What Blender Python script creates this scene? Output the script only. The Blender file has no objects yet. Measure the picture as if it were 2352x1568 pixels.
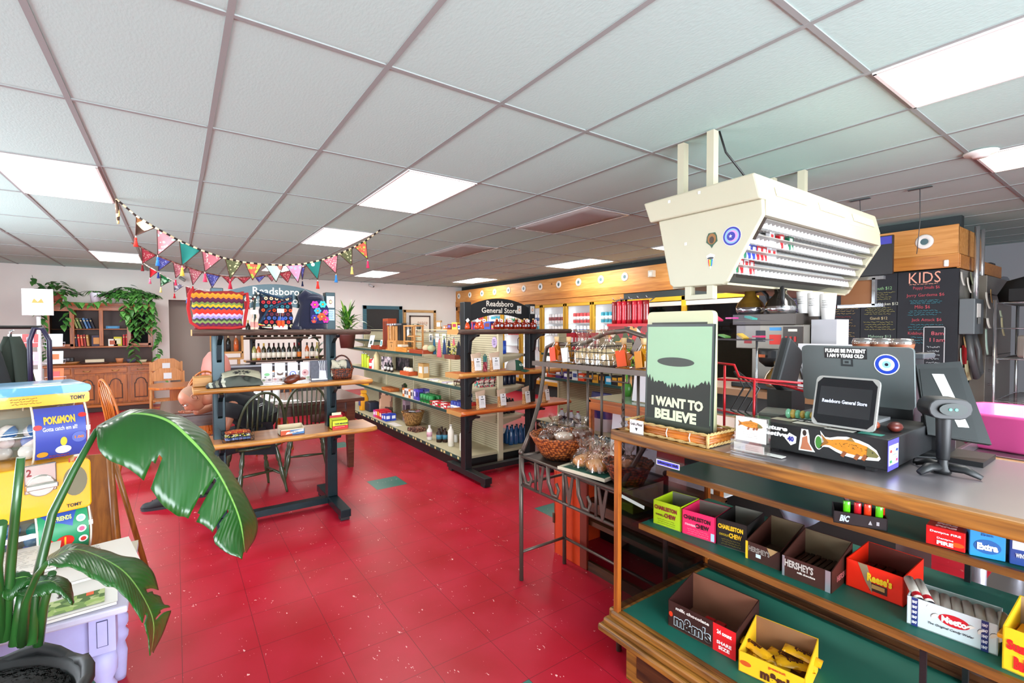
import bpy,bmesh,math,random
from math import pi,sin,cos,radians,sqrt,atan2
from mathutils import Vector,Matrix
SC=bpy.context.scene
COL=SC.collection
random.seed(7)
RND=random.Random(11)

# ---------------- camera, world, lights, exposure ----------------
F_PX,YAW,PITCH,ROLL,CAM_H=1091.6,0.6172,-0.0274,-0.0028,1.5126
_f=Vector((sin(YAW)*cos(PITCH),cos(YAW)*cos(PITCH),sin(PITCH)))
_r=Vector((cos(YAW),-sin(YAW),0));_u=_r.cross(_f)
_r,_u=_r*cos(ROLL)+_u*sin(ROLL),-_r*sin(ROLL)+_u*cos(ROLL)
CAM_P=Vector((0,0,CAM_H))
cam=bpy.data.cameras.new('camera');cam.sensor_fit='HORIZONTAL';cam.sensor_width=36
cam.lens=F_PX/2352*36;cam.clip_start=0.02;cam.clip_end=100
cam_o=bpy.data.objects.new('camera',cam);COL.objects.link(cam_o)
cam_o.matrix_world=Matrix.Translation(CAM_P) @ Matrix((_r,_u,-_f)).transposed().to_4x4()
SC.camera=cam_o

def at(px,py,ax,v):
    """point of the place seen at a photo pixel, on the plane ax = v"""
    d=_r*(px-1176)/F_PX -_u*(py-784)/F_PX +_f
    i='xyz'.index(ax)
    return CAM_P +d*((v-CAM_P[i])/d[i])

w=bpy.data.worlds.new('world');SC.world=w;w.use_nodes=True
w.node_tree.nodes['Background'].inputs[0].default_value=(0.72,0.82,1.0,1)
w.node_tree.nodes['Background'].inputs[1].default_value=1.3
SC.view_settings.view_transform='Standard';SC.view_settings.look='None'
SC.view_settings.gamma=1;SC.view_settings.exposure=0.5
SC.view_settings.use_curve_mapping=False
SC.cycles.transparent_max_bounces=24
LAMP_W=14.5      # strength of the ceiling diffusers
CEIL=2.688

def area(name,loc,aim,sx,sy,power,col=(1,1,1)):
    l=bpy.data.lights.new(name,'AREA');l.shape='RECTANGLE';l.size=sx;l.size_y=sy
    l.energy=power;l.color=col
    o=bpy.data.objects.new(name,l);COL.objects.link(o)
    o.location=loc
    o.rotation_euler=Vector(aim).to_track_quat('-Z','Y').to_euler()
    return o
# daylight through the shop windows behind the camera and in the left wall
area('daylight_front',(0.6,-3.35,1.55),(0,1,0.22),5.0,2.0,650,(0.86,0.93,1.0))
area('daylight_left',(-3.6,5.5,1.6),(1,0,0.2),4.0,1.8,260,(0.86,0.93,1.0))

# ---------------- materials ----------------
def lin(h):
    if isinstance(h,str):
        h=h.lstrip('#');c=[int(h[i:i+2],16)/255 for i in (0,2,4)]
    else:c=h
    return tuple(((x/12.92) if x <= 0.04045 else ((x+0.055)/1.055)**2.4) for x in c)+(1,)
_MC={}
def base(name):
    m=bpy.data.materials.new(name);m.use_nodes=True
    return m,m.node_tree,m.node_tree.nodes['Principled BSDF']
def P(col,rough=0.5,metal=0.0,bump=0.0,bs=60,var=0.0,spec=None,coat=0.0,sheen=0.0):
    """plain procedural material: colour with slight noise variation and bump"""
    k=(col,rough,metal,bump,bs,var,spec,coat,sheen)
    if k in _MC:return _MC[k]
    m,t,b=base('m_%d' % len(_MC));N,L=t.nodes,t.links
    b.inputs['Base Color'].default_value=lin(col);b.inputs['Roughness'].default_value=rough
    b.inputs['Metallic'].default_value=metal
    if spec is not None:b.inputs['Specular IOR Level'].default_value=spec
    if coat:b.inputs['Coat Weight'].default_value=coat
    if sheen:b.inputs['Sheen Weight'].default_value=sheen
    if bump or var:
        tc=N.new('ShaderNodeTexCoord');nz=N.new('ShaderNodeTexNoise')
        nz.inputs['Scale'].default_value=bs;nz.inputs['Detail'].default_value=4
        L.new(tc.outputs['Object'],nz.inputs['Vector'])
        if bump:
            bp=N.new('ShaderNodeBump');bp.inputs['Strength'].default_value=bump;bp.inputs['Distance'].default_value=0.01
            L.new(nz.outputs['Fac'],bp.inputs['Height']);L.new(bp.outputs['Normal'],b.inputs['Normal'])
        if var:
            mx=N.new('ShaderNodeMix');mx.data_type='RGBA'
            c=lin(col);mx.inputs['A'].default_value=tuple(max(0,x*(1-var)) for x in c[:3])+(1,)
            mx.inputs['B'].default_value=tuple(min(1,x*(1+var)) for x in c[:3])+(1,)
            L.new(nz.outputs['Fac'],mx.inputs['Factor']);L.new(mx.outputs['Result'],b.inputs['Base Color'])
    _MC[k]=m;return m
def E(col,s):
    k=('E',col,s)
    if k in _MC:return _MC[k]
    m,t,b=base('m_%d' % len(_MC))
    b.inputs['Base Color'].default_value=(0,0,0,1);b.inputs['Emission Color'].default_value=lin(col)
    b.inputs['Emission Strength'].default_value=s;b.inputs['Roughness'].default_value=.4
    _MC[k]=m;return m
def GL(col='#ffffff',rough=0.02,alpha=0.12):
    """thin clear glass or film: mostly transparent with a glossy coat"""
    k=('G',col,rough,alpha)
    if k in _MC:return _MC[k]
    m=bpy.data.materials.new('m_%d' % len(_MC));m.use_nodes=True
    t=m.node_tree;N,L=t.nodes,t.links;N.remove(N['Principled BSDF'])
    tr=N.new('ShaderNodeBsdfTransparent');gl=N.new('ShaderNodeBsdfGlossy');mx=N.new('ShaderNodeMixShader')
    fr=N.new('ShaderNodeLayerWeight');fr.inputs['Blend'].default_value=.5
    pw=N.new('ShaderNodeMath');pw.operation='POWER';pw.inputs[1].default_value=5;L.new(fr.outputs['Facing'],pw.inputs[0])
    ad=N.new('ShaderNodeMath');ad.operation='MULTIPLY_ADD';ad.use_clamp=True;ad.inputs[1].default_value=.5;ad.inputs[2].default_value=alpha*0.35
    tr.inputs[0].default_value=lin(col);gl.inputs['Roughness'].default_value=rough
    L.new(pw.outputs[0],ad.inputs[0]);L.new(ad.outputs[0],mx.inputs[0])
    L.new(tr.outputs[0],mx.inputs[1]);L.new(gl.outputs[0],mx.inputs[2])
    L.new(mx.outputs[0],N['Material Output'].inputs[0])
    _MC[k]=m;return m
def LQ(col,rough=0.05):
    """coloured translucent liquid in glass"""
    k=('L',col,rough)
    if k in _MC:return _MC[k]
    m,t,b=base('m_%d' % len(_MC));b.inputs['Base Color'].default_value=lin(col)
    b.inputs['Roughness'].default_value=rough;b.inputs['Transmission Weight'].default_value=0.35
    b.inputs['Coat Weight'].default_value=0.5
    _MC[k]=m;return m
def WD(c1,c2,scale=3.0,axis='x',rough=0.4,coat=0.0,knots=False,stretch=14):
    """wood grain running along the given axis"""
    k=('W',c1,c2,scale,axis,rough,coat,knots,stretch)
    if k in _MC:return _MC[k]
    m,t,b=base('m_%d' % len(_MC));N,L=t.nodes,t.links
    tc=N.new('ShaderNodeTexCoord');mp=N.new('ShaderNodeMapping');L.new(tc.outputs['Object'],mp.inputs[0])
    s=[stretch,stretch,stretch];s['xyz'.index(axis)]=1.0;mp.inputs['Scale'].default_value=s
    nz=N.new('ShaderNodeTexNoise');nz.inputs['Scale'].default_value=scale;nz.inputs['Detail'].default_value=6
    nz.inputs['Distortion'].default_value=0.6
    L.new(mp.outputs[0],nz.inputs['Vector'])
    cr=N.new('ShaderNodeValToRGB');cr.color_ramp.elements[0].position=.32;cr.color_ramp.elements[1].position=.68
    cr.color_ramp.elements[0].color=lin(c2);cr.color_ramp.elements[1].color=lin(c1)
    L.new(nz.outputs['Fac'],cr.inputs[0]);out=cr.outputs[0]
    if knots:
        vo=N.new('ShaderNodeTexVoronoi');vo.inputs['Scale'].default_value=3.2
        L.new(tc.outputs['Object'],vo.inputs['Vector'])
        r2=N.new('ShaderNodeValToRGB');r2.color_ramp.elements[0].position=.04;r2.color_ramp.elements[1].position=.09
        r2.color_ramp.elements[0].color=(1,1,1,1);r2.color_ramp.elements[1].color=(0,0,0,1)
        L.new(vo.outputs['Distance'],r2.inputs[0])
        mx=N.new('ShaderNodeMix');mx.data_type='RGBA';mx.inputs['B'].default_value=lin('#6b3512')
        L.new(r2.outputs[0],mx.inputs['Factor']);L.new(out,mx.inputs['A']);out=mx.outputs['Result']
    L.new(out,b.inputs['Base Color']);b.inputs['Roughness'].default_value=rough
    bp=N.new('ShaderNodeBump');bp.inputs['Strength'].default_value=.12;bp.inputs['Distance'].default_value=.005
    L.new(nz.outputs['Fac'],bp.inputs['Height']);L.new(bp.outputs['Normal'],b.inputs['Normal'])
    if coat:b.inputs['Coat Weight'].default_value=coat;b.inputs['Coat Roughness'].default_value=.15
    _MC[k]=m;return m
def WV(c1,c2,sx=60,sz=60,rough=.6):
    """woven / wicker surface"""
    k=('V',c1,c2,sx,sz)
    if k in _MC:return _MC[k]
    m,t,b=base('m_%d' % len(_MC));N,L=t.nodes,t.links
    tc=N.new('ShaderNodeTexCoord');mp=N.new('ShaderNodeMapping');L.new(tc.outputs['Object'],mp.inputs[0])
    mp.inputs['Scale'].default_value=(sx,sx,sz)
    ch=N.new('ShaderNodeTexVoronoi');ch.inputs['Scale'].default_value=1.0;ch.inputs['Randomness'].default_value=.45
    L.new(mp.outputs[0],ch.inputs['Vector'])
    cr=N.new('ShaderNodeValToRGB');cr.color_ramp.elements[0].position=.25;cr.color_ramp.elements[1].position=.62
    cr.color_ramp.elements[0].color=lin(c1);cr.color_ramp.elements[1].color=lin(c2)
    L.new(ch.outputs['Distance'],cr.inputs[0]);L.new(cr.outputs[0],b.inputs['Base Color'])
    b.inputs['Roughness'].default_value=rough
    bp=N.new('ShaderNodeBump');bp.inputs['Strength'].default_value=.8;bp.inputs['Distance'].default_value=.006;bp.invert=True
    L.new(ch.outputs['Distance'],bp.inputs['Height']);L.new(bp.outputs['Normal'],b.inputs['Normal'])
    _MC[k]=m;return m
def CELL(cols,scale=20,rough=.8,stretch=(1,1,1)):
    """random patches of a few colours (printed cloth, wrappers, packed goods)"""
    k=('C',tuple(cols),scale,stretch)
    if k in _MC:return _MC[k]
    m,t,b=base('m_%d' % len(_MC));N,L=t.nodes,t.links
    tc=N.new('ShaderNodeTexCoord');mp=N.new('ShaderNodeMapping');L.new(tc.outputs['Object'],mp.inputs[0])
    mp.inputs['Scale'].default_value=stretch
    vo=N.new('ShaderNodeTexVoronoi');vo.inputs['Scale'].default_value=scale;L.new(mp.outputs[0],vo.inputs['Vector'])
    cr=N.new('ShaderNodeValToRGB');cr.color_ramp.interpolation='CONSTANT'
    el=cr.color_ramp.elements;el[0].color=lin(cols[0]);el[1].position=1/len(cols);el[1].color=lin(cols[1])
    for i,c in enumerate(cols[2:],2):e=el.new(i/len(cols));e.color=lin(c)
    sp=N.new('ShaderNodeSeparateColor');L.new(vo.outputs['Color'],sp.inputs[0]);L.new(sp.outputs[0],cr.inputs[0])
    L.new(cr.outputs[0],b.inputs['Base Color']);b.inputs['Roughness'].default_value=rough
    _MC[k]=m;return m
def DOTS(bg,dot,scale=30,r=.3,rough=.8,dot2=None):
    """small flowers or dots on a cloth ground"""
    k=('D',bg,dot,scale,r,dot2)
    if k in _MC:return _MC[k]
    m,t,b=base('m_%d' % len(_MC));N,L=t.nodes,t.links
    tc=N.new('ShaderNodeTexCoord');vo=N.new('ShaderNodeTexVoronoi');vo.inputs['Scale'].default_value=scale
    L.new(tc.outputs['Object'],vo.inputs['Vector'])
    lt=N.new('ShaderNodeMath');lt.operation='LESS_THAN';lt.inputs[1].default_value=r
    L.new(vo.outputs['Distance'],lt.inputs[0])
    mx=N.new('ShaderNodeMix');mx.data_type='RGBA';mx.inputs['A'].default_value=lin(bg);mx.inputs['B'].default_value=lin(dot)
    L.new(lt.outputs[0],mx.inputs['Factor']);L.new(mx.outputs['Result'],b.inputs['Base Color'])
    b.inputs['Roughness'].default_value=rough
    _MC[k]=m;return m
def BANDS(cols,h,axis='z',rough=.8,zig=0,zf=40,z0=0.0):
    """horizontal knitted bands of colour, optionally with a zigzag edge; h = total height in local units"""
    k=('B',tuple(cols),h,axis,zig,zf,z0)
    if k in _MC:return _MC[k]
    m,t,b=base('m_%d' % len(_MC));N,L=t.nodes,t.links
    tc=N.new('ShaderNodeTexCoord');sp=N.new('ShaderNodeSeparateXYZ');L.new(tc.outputs['Object'],sp.inputs[0])
    i='XYZ'.index(axis.upper());o=sp.outputs[i]
    other=sp.outputs[0 if i else 1]
    if zig:
        a=N.new('ShaderNodeMath');a.operation='MULTIPLY';a.inputs[1].default_value=zf;L.new(other,a.inputs[0])
        f=N.new('ShaderNodeMath');f.operation='PINGPONG';f.inputs[1].default_value=1;L.new(a.outputs[0],f.inputs[0])
        g=N.new('ShaderNodeMath');g.operation='MULTIPLY_ADD';g.inputs[1].default_value=zig;L.new(f.outputs[0],g.inputs[0]);L.new(o,g.inputs[2]);o=g.outputs[0]
    d=N.new('ShaderNodeMath');d.operation='MULTIPLY_ADD';d.inputs[1].default_value=1/h;d.inputs[2].default_value=-z0/h
    L.new(o,d.inputs[0])
    cr=N.new('ShaderNodeValToRGB');cr.color_ramp.interpolation='CONSTANT';el=cr.color_ramp.elements
    el[0].color=lin(cols[0]);el[1].position=1/len(cols);el[1].color=lin(cols[1])
    for j,c in enumerate(cols[2:],2):e=el.new(j/len(cols));e.color=lin(c)
    L.new(d.outputs[0],cr.inputs[0]);L.new(cr.outputs[0],b.inputs['Base Color']);b.inputs['Roughness'].default_value=rough
    _MC[k]=m;return m

# ---------------- mesh builder ----------------
class B:
    def __init__(s):s.bm=bmesh.new();s.m=[]
    def _mi(s,m):
        if m not in s.m:s.m.append(m)
        return s.m.index(m)
    def face(s,vs,m,smooth=False):
        try:f=s.bm.faces.new(vs)
        except ValueError:return None
        f.material_index=s._mi(m);f.smooth=smooth;return f
    def box(s,c,sz,m,M=None,tp=(1,1)):
        """box by centre and size; tp tapers the top in x and y"""
        vs=[]
        for z in (-.5,.5):
            for x,y in ((-.5,-.5),(.5,-.5),(.5,.5),(-.5,.5)):
                k=tp if z > 0 else (1,1)
                v=Vector((x*sz[0]*k[0],y*sz[1]*k[1],z*sz[2]))
                if M is not None:v=M @ v
                vs.append(s.bm.verts.new(v+Vector(c)))
        for q in ((3,2,1,0),(4,5,6,7),(0,1,5,4),(1,2,6,5),(2,3,7,6),(3,0,4,7)):
            s.face([vs[i] for i in q],m)
        return s
    def bx(s,x0,x1,y0,y1,z0,z1,m):
        return s.box(((x0+x1)/2,(y0+y1)/2,(z0+z1)/2),(abs(x1-x0),abs(y1-y0),abs(z1-z0)),m)
    def rbox(s,c,sz,m,r=.01,M=None,seg=3):
        """box with rounded vertical-plane corners (rounded in its xz outline), extruded along y"""
        x,y,z=sz;pts=[]
        for cx,cz,a0 in ((x/2-r,z/2-r,0),(-x/2+r,z/2-r,90),(-x/2+r,-z/2+r,180),(x/2-r,-z/2+r,270)):
            for i in range(seg+1):
                a=radians(a0+90*i/seg);pts.append((cx+r*cos(a),cz+r*sin(a)))
        T=Matrix.Translation(Vector(c)) @ (M.to_4x4() if M is not None else Matrix.Identity(4))
        vf=[s.bm.verts.new(T @ Vector((a,-y/2,b))) for a,b in pts]
        vb=[s.bm.verts.new(T @ Vector((a,y/2,b))) for a,b in pts]
        n=len(pts);s.face(vf[::-1][::-1],m);s.face(vb[::-1],m)
        for i in range(n):s.face([vf[i],vb[i],vb[(i+1) % n],vf[(i+1) % n]],m,True)
        return s
    def prism(s,pts,T,th,m,m2=None):
        """flat outline in the local xy plane of T, extruded th along local z"""
        a=[s.bm.verts.new(T @ Vector((x,y,0))) for x,y in pts]
        b=[s.bm.verts.new(T @ Vector((x,y,th))) for x,y in pts]
        n=len(pts)
        s.face(b,m);s.face(a[::-1],m2 or m)
        for i in range(n):s.face([a[i],a[(i+1) % n],b[(i+1) % n],b[i]],m2 or m)
        return s
    def cyl(s,p0,p1,r0,m,r1=None,seg=12,caps=True,smooth=True):
        p0,p1=Vector(p0),Vector(p1);r1=r0 if r1 is None else r1
        d=(p1-p0).normalized();a=d.orthogonal().normalized();b=d.cross(a)
        A=[s.bm.verts.new(p0+a*r0*cos(2*pi*i/seg)+b*r0*sin(2*pi*i/seg)) for i in range(seg)]
        D=[s.bm.verts.new(p1+a*r1*cos(2*pi*i/seg)+b*r1*sin(2*pi*i/seg)) for i in range(seg)]
        for i in range(seg):s.face([A[i],A[(i+1) % seg],D[(i+1) % seg],D[i]],m,smooth)
        if caps:s.face(A[::-1],m);s.face(D,m)
        return s
    def tube(s,pts,r,m,seg=8,closed=False,flat=1.0):
        pts=[Vector(p) for p in pts];n=len(pts);rings=[];prev=None
        for i,p in enumerate(pts):
            if closed:d=pts[(i+1) % n]-pts[i-1]
            else:d=pts[min(i+1,n-1)]-pts[max(i-1,0)]
            if d.length < 1e-9:d=Vector((0,0,1))
            d.normalize()
            if prev is None:a=d.orthogonal().normalized()
            else:
                a=prev-d*prev.dot(d)
                a=a.normalized() if a.length > 1e-6 else d.orthogonal().normalized()
            prev=a;b=d.cross(a);rr=r[i] if isinstance(r,(list,tuple)) else r
            rings.append([s.bm.verts.new(p+a*rr*cos(2*pi*k/seg)+b*rr*flat*sin(2*pi*k/seg)) for k in range(seg)])
        for i in range(n if closed else n-1):
            A,D=rings[i],rings[(i+1) % n]
            for k in range(seg):s.face([A[k],A[(k+1) % seg],D[(k+1) % seg],D[k]],m,True)
        if not closed:s.face(rings[0][::-1],m);s.face(rings[-1],m)
        return s
    def lathe(s,prof,c,m,seg=20,M=None,sy=1.0,sq=0.0):
        """profile of (radius, z) turned about z; material may be a list per segment; sq>0 squares it off"""
        rings=[]
        for r,z in prof:
            ring=[]
            for k in range(seg):
                a=2*pi*k/seg;q=1.0
                if sq:q=1/((abs(cos(a))**(2+sq*6)+abs(sin(a))**(2+sq*6))**(1/(2+sq*6)))
                v=Vector((r*cos(a)*q,r*sin(a)*sy*q,z))
                if M is not None:v=M @ v
                ring.append(s.bm.verts.new(v+Vector(c)))
            rings.append(ring)
        for i in range(len(prof)-1):
            mm=m[min(i,len(m)-1)] if isinstance(m,list) else m
            A,D=rings[i],rings[i+1]
            for k in range(seg):s.face([A[k],A[(k+1) % seg],D[(k+1) % seg],D[k]],mm,True)
        m0=m[0] if isinstance(m,list) else m;m1=m[-1] if isinstance(m,list) else m
        if prof[0][0] > 1e-4:s.face(rings[0][::-1],m0)
        if prof[-1][0] > 1e-4:s.face(rings[-1],m1)
        return s
    def ball(s,c,r,m,seg=12,M=None):
        r=r if isinstance(r,(tuple,list)) else (r,r,r);n=max(5,seg//2+1)
        T=Matrix.Diagonal((r[0],r[1],r[2]));T=(M @ T) if M is not None else T
        return s.lathe([(max(sin(pi*i/n),1e-5),-cos(pi*i/n)) for i in range(n+1)],c,m,seg,T)
    def grid(s,fn,nu,nv,m,smooth=True,mfn=None):
        V=[[s.bm.verts.new(fn(i/nu,j/nv)) for j in range(nv+1)] for i in range(nu+1)]
        for i in range(nu):
            for j in range(nv):
                mm=mfn(i/nu,j/nv) if mfn else m
                if mm is None:continue
                s.face([V[i][j],V[i+1][j],V[i+1][j+1],V[i][j+1]],mm,smooth)
        return s
    def obj(s,name,parent=None,bevel=0,solid=0,sub=0):
        bmesh.ops.remove_doubles(s.bm,verts=s.bm.verts,dist=1e-6)
        bmesh.ops.recalc_face_normals(s.bm,faces=s.bm.faces) if not solid else None
        me=bpy.data.meshes.new(name);s.bm.to_mesh(me);s.bm.free()
        for m in s.m:me.materials.append(m)
        o=bpy.data.objects.new(name,me);COL.objects.link(o)
        if parent is not None:o.parent=parent
        if solid:k=o.modifiers.new('solid','SOLIDIFY');k.thickness=solid;k.offset=0
        if bevel:
            k=o.modifiers.new('bevel','BEVEL');k.width=bevel;k.segments=2;k.limit_method='ANGLE';k.angle_limit=radians(40)
        if sub:k=o.modifiers.new('sub','SUBSURF');k.levels=sub;k.render_levels=sub
        return o

def fr(o,right,up):
    """frame: local x = right, local y = up, local z = outward normal"""
    right,up=Vector(right).normalized(),Vector(up).normalized();n=right.cross(up).normalized();up=n.cross(right)
    M=Matrix((right,up,n)).transposed().to_4x4();M.translation=Vector(o);return M
def tag(o,label,cat,group=None,kind=None):
    o['label']=label;o['category']=cat
    if group:o['group']=group
    if kind:o['kind']=kind
    return o
def struct(o):o['kind']='structure';return o
def thing(name,label,cat,loc=(0,0,0),rz=0.0,group=None):
    o=bpy.data.objects.new(name,None);COL.objects.link(o);o.empty_display_size=.05
    o.location=loc;o.rotation_euler=(0,0,rz)
    return tag(o,label,cat,group)
def one(b,name,label,cat,group=None,kind=None,**k):
    return tag(b.obj(name,**k),label,cat,group,kind)
def dup(root,loc,rz=None,label=None,group=None,scale=None):
    def cp(o,par):
        c=o.copy();COL.objects.link(c)
        if par is not None:c.parent=par
        for ch in o.children:cp(ch,c)
        return c
    r=cp(root,None);r.location=loc
    if rz is not None:r.rotation_euler=(r.rotation_euler[0],r.rotation_euler[1],rz)
    if label:r['label']=label
    if group:r['group']=group
    if scale:r.scale=scale if isinstance(scale,tuple) else (scale,)*3
    return r
_TC={}
def txt_mesh(s,ext,bold):
    k=(s,ext,bold)
    if k not in _TC:
        c=bpy.data.curves.new('t','FONT');c.body=s;c.extrude=ext;c.align_x='CENTER';c.align_y='CENTER'
        c.size=1;c.resolution_u=2;c.offset=bold
        o=bpy.data.objects.new('t',c);COL.objects.link(o)
        bpy.context.view_layer.update()
        me=bpy.data.meshes.new_from_object(o.evaluated_get(bpy.context.evaluated_depsgraph_get()))
        bpy.data.objects.remove(o);_TC[k]=me
    return _TC[k]
def text(b,s,T,width,height,m,bold=0.0,ext=0.0006,shear=0):
    """lettering added to builder b: centred on frame T, scaled to width x height"""
    me=txt_mesh(s,0.01,bold)
    if not me.vertices:return b
    xs=[v.co.x for v in me.vertices];ys=[v.co.y for v in me.vertices]
    cx,cy=(min(xs)+max(xs))/2,(min(ys)+max(ys))/2
    kx=width/max(1e-6,max(xs)-min(xs));ky=height/max(1e-6,max(ys)-min(ys))
    vs=[]
    for v in me.vertices:
        y=(v.co.y-cy)*ky;vs.append(b.bm.verts.new(T @ Vector(((v.co.x-cx)*kx+shear*y,y,(v.co.z/0.01)*ext+ext))))
    for p in me.polygons:b.face([vs[i] for i in p.vertices],m)
    return b
def label_text(name,s,T,width,height,m,parent=None,**k):
    b=B();text(b,s,T,width,height,m,**k);return b.obj(name,parent)
def scrib(b,T,w,h,m,rows,r=.0008,seed=1,cols=None):
    """rows of illegible handwriting or small print inside a w x h field"""
    q=random.Random(seed)
    for i in range(rows):
        y=h/2-(i+.5)*h/rows;x=-w/2+q.random()*w*.12;e=w/2-q.random()*w*.2
        while x < e:
            L=min(w*(.06+.1*q.random()),e-x);pts=[]
            n=4
            for k in range(n+1):pts.append(T @ Vector((x+L*k/n,y+(q.random()-.5)*h/rows*.45,.0008)))
            b.tube(pts,r,m if not cols else cols[i % len(cols)],3)
            x += L+w*.025
    return b
def oval(n=24,a=1,b_=1):return [(a*cos(2*pi*i/n),b_*sin(2*pi*i/n)) for i in range(n)]
def ordn(n):return ['first','second','third','fourth','fifth','sixth','seventh','eighth','ninth','tenth','eleventh','twelfth','thirteenth','fourteenth','fifteenth','sixteenth'][n]
X,Y,Z=Vector((1,0,0)),Vector((0,1,0)),Vector((0,0,1))
# ---------------- the room ----------------
XL,XR,YF,YB=-3.4,9.6,-3.0,12.0
def floor_mat(kind):
    m,t,b=base('floor_'+kind);N,L=t.nodes,t.links
    tc=N.new('ShaderNodeTexCoord');sp=N.new('ShaderNodeSeparateXYZ');L.new(tc.outputs['Object'],sp.inputs[0])
    def ln(out,off):
        a=N.new('ShaderNodeMath');a.operation='SUBTRACT';a.inputs[1].default_value=off;L.new(out,a.inputs[0])
        p=N.new('ShaderNodeMath');p.operation='PINGPONG';p.inputs[1].default_value=.1524;L.new(a.outputs[0],p.inputs[0])
        l=N.new('ShaderNodeMath');l.operation='LESS_THAN';l.inputs[1].default_value=.0012;L.new(p.outputs[0],l.inputs[0]);return l.outputs[0]
    g=N.new('ShaderNodeMath');g.operation='MAXIMUM';L.new(ln(sp.outputs[0],.306),g.inputs[0]);L.new(ln(sp.outputs[1],1.905),g.inputs[1])
    nz=N.new('ShaderNodeTexNoise');nz.inputs['Scale'].default_value=3;nz.inputs['Detail'].default_value=5;L.new(tc.outputs['Object'],nz.inputs['Vector'])
    c=N.new('ShaderNodeValToRGB');a1,a2=(('#9c0a1e','#aa162e') if kind == 'red' else ('#24594f','#33685c'))
    c.color_ramp.elements[0].position=.35;c.color_ramp.elements[1].position=.65
    c.color_ramp.elements[0].color=lin(a1);c.color_ramp.elements[1].color=lin(a2);L.new(nz.outputs['Fac'],c.inputs[0])
    # streaky white flecks moulded in the tile
    mp=N.new('ShaderNodeMapping');mp.inputs['Scale'].default_value=(1,.4,1);mp.inputs['Rotation'].default_value=(0,0,.6);L.new(tc.outputs['Object'],mp.inputs[0])
    n2=N.new('ShaderNodeTexNoise');n2.inputs['Scale'].default_value=120;n2.inputs['Detail'].default_value=2;L.new(mp.outputs[0],n2.inputs['Vector'])
    n3=N.new('ShaderNodeTexNoise');n3.inputs['Scale'].default_value=14;n3.inputs['Detail'].default_value=3;L.new(tc.outputs['Object'],n3.inputs['Vector'])
    ml=N.new('ShaderNodeMath');ml.operation='MULTIPLY';L.new(n2.outputs['Fac'],ml.inputs[0]);L.new(n3.outputs['Fac'],ml.inputs[1])
    gt=N.new('ShaderNodeMath');gt.operation='GREATER_THAN';gt.inputs[1].default_value=.426;L.new(ml.outputs[0],gt.inputs[0])
    m1=N.new('ShaderNodeMix');m1.data_type='RGBA';m1.inputs['B'].default_value=lin('#e8b9b4');L.new(gt.outputs[0],m1.inputs['Factor']);L.new(c.outputs[0],m1.inputs['A'])
    m2=N.new('ShaderNodeMix');m2.data_type='RGBA';m2.inputs['B'].default_value=lin('#5d1016');L.new(g.outputs[0],m2.inputs['Factor']);L.new(m1.outputs['Result'],m2.inputs['A'])
    L.new(m2.outputs['Result'],b.inputs['Base Color'])
    b.inputs['Specular IOR Level'].default_value=.35
    rr=N.new('ShaderNodeMapRange');rr.inputs[3].default_value=.26;rr.inputs[4].default_value=.48;L.new(nz.outputs['Fac'],rr.inputs[0]);L.new(rr.outputs[0],b.inputs['Roughness'])
    bp=N.new('ShaderNodeBump');bp.inputs['Strength'].default_value=.05;bp.inputs['Distance'].default_value=.01;L.new(nz.outputs['Fac'],bp.inputs['Height']);L.new(bp.outputs['Normal'],b.inputs['Normal'])
    return m
RED,GRN=floor_mat('red'),floor_mat('green')
b=B();T_=.3048;i0=int((XL-.306)//T_);i1=int((XR-.306)//T_)+1;j0=int((YF-1.905)//T_);j1=int((YB-1.905)//T_)+1
greens={(4,8),(7,3),(4,14),(-3,2),(2,-2),(-7,32)}
V={}
for i in range(i0,i1+1):
    for j in range(j0,j1+1):V[i,j]=b.bm.verts.new((.306+i*T_,1.905+j*T_,0))
for i in range(i0,i1):
    for j in range(j0,j1):b.face([V[i,j],V[i+1,j],V[i+1,j+1],V[i,j+1]],GRN if (i,j) in greens else RED)
struct(b.obj('floor'))
# ceiling tiles with light pressed texture
m,t,bs=base('ceiling_tile');N,L=t.nodes,t.links
tc=N.new('ShaderNodeTexCoord');nz=N.new('ShaderNodeTexNoise');nz.inputs['Scale'].default_value=90;nz.inputs['Detail'].default_value=3
mp=N.new('ShaderNodeMapping');mp.inputs['Scale'].default_value=(1,.45,1);L.new(tc.outputs['Object'],mp.inputs[0]);L.new(mp.outputs[0],nz.inputs['Vector'])
bp=N.new('ShaderNodeBump');bp.inputs['Strength'].default_value=.22;bp.inputs['Distance'].default_value=.005
L.new(nz.outputs['Fac'],bp.inputs['Height']);L.new(bp.outputs['Normal'],bs.inputs['Normal'])
bs.inputs['Base Color'].default_value=lin('#b2d0ca');bs.inputs['Roughness'].default_value=.9
CT=m
b=B();b.bx(XL,XR,YF,YB,CEIL,CEIL+.1,CT);struct(b.obj('ceiling'))
GX=[-1.03+.61*i for i in range(-4,18) if XL < -1.03+.61*i < XR]
GY=[.86+1.22*j for j in range(-3,10) if YF < .86+1.22*j < YB]
b=B();bar=P('#8f9694',.6)
for x in GX:b.bx(x-.0125,x+.0125,YF,YB,CEIL-.006,CEIL,bar)
for y in GY:b.bx(XL,XR,y-.0115,y+.0115,CEIL-.0055,CEIL,bar)
struct(b.obj('trim_1'))
WALL=P('#dfdcd7',.85,var=.03,bs=4);DARKW=P('#2b3334',.8)
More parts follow.
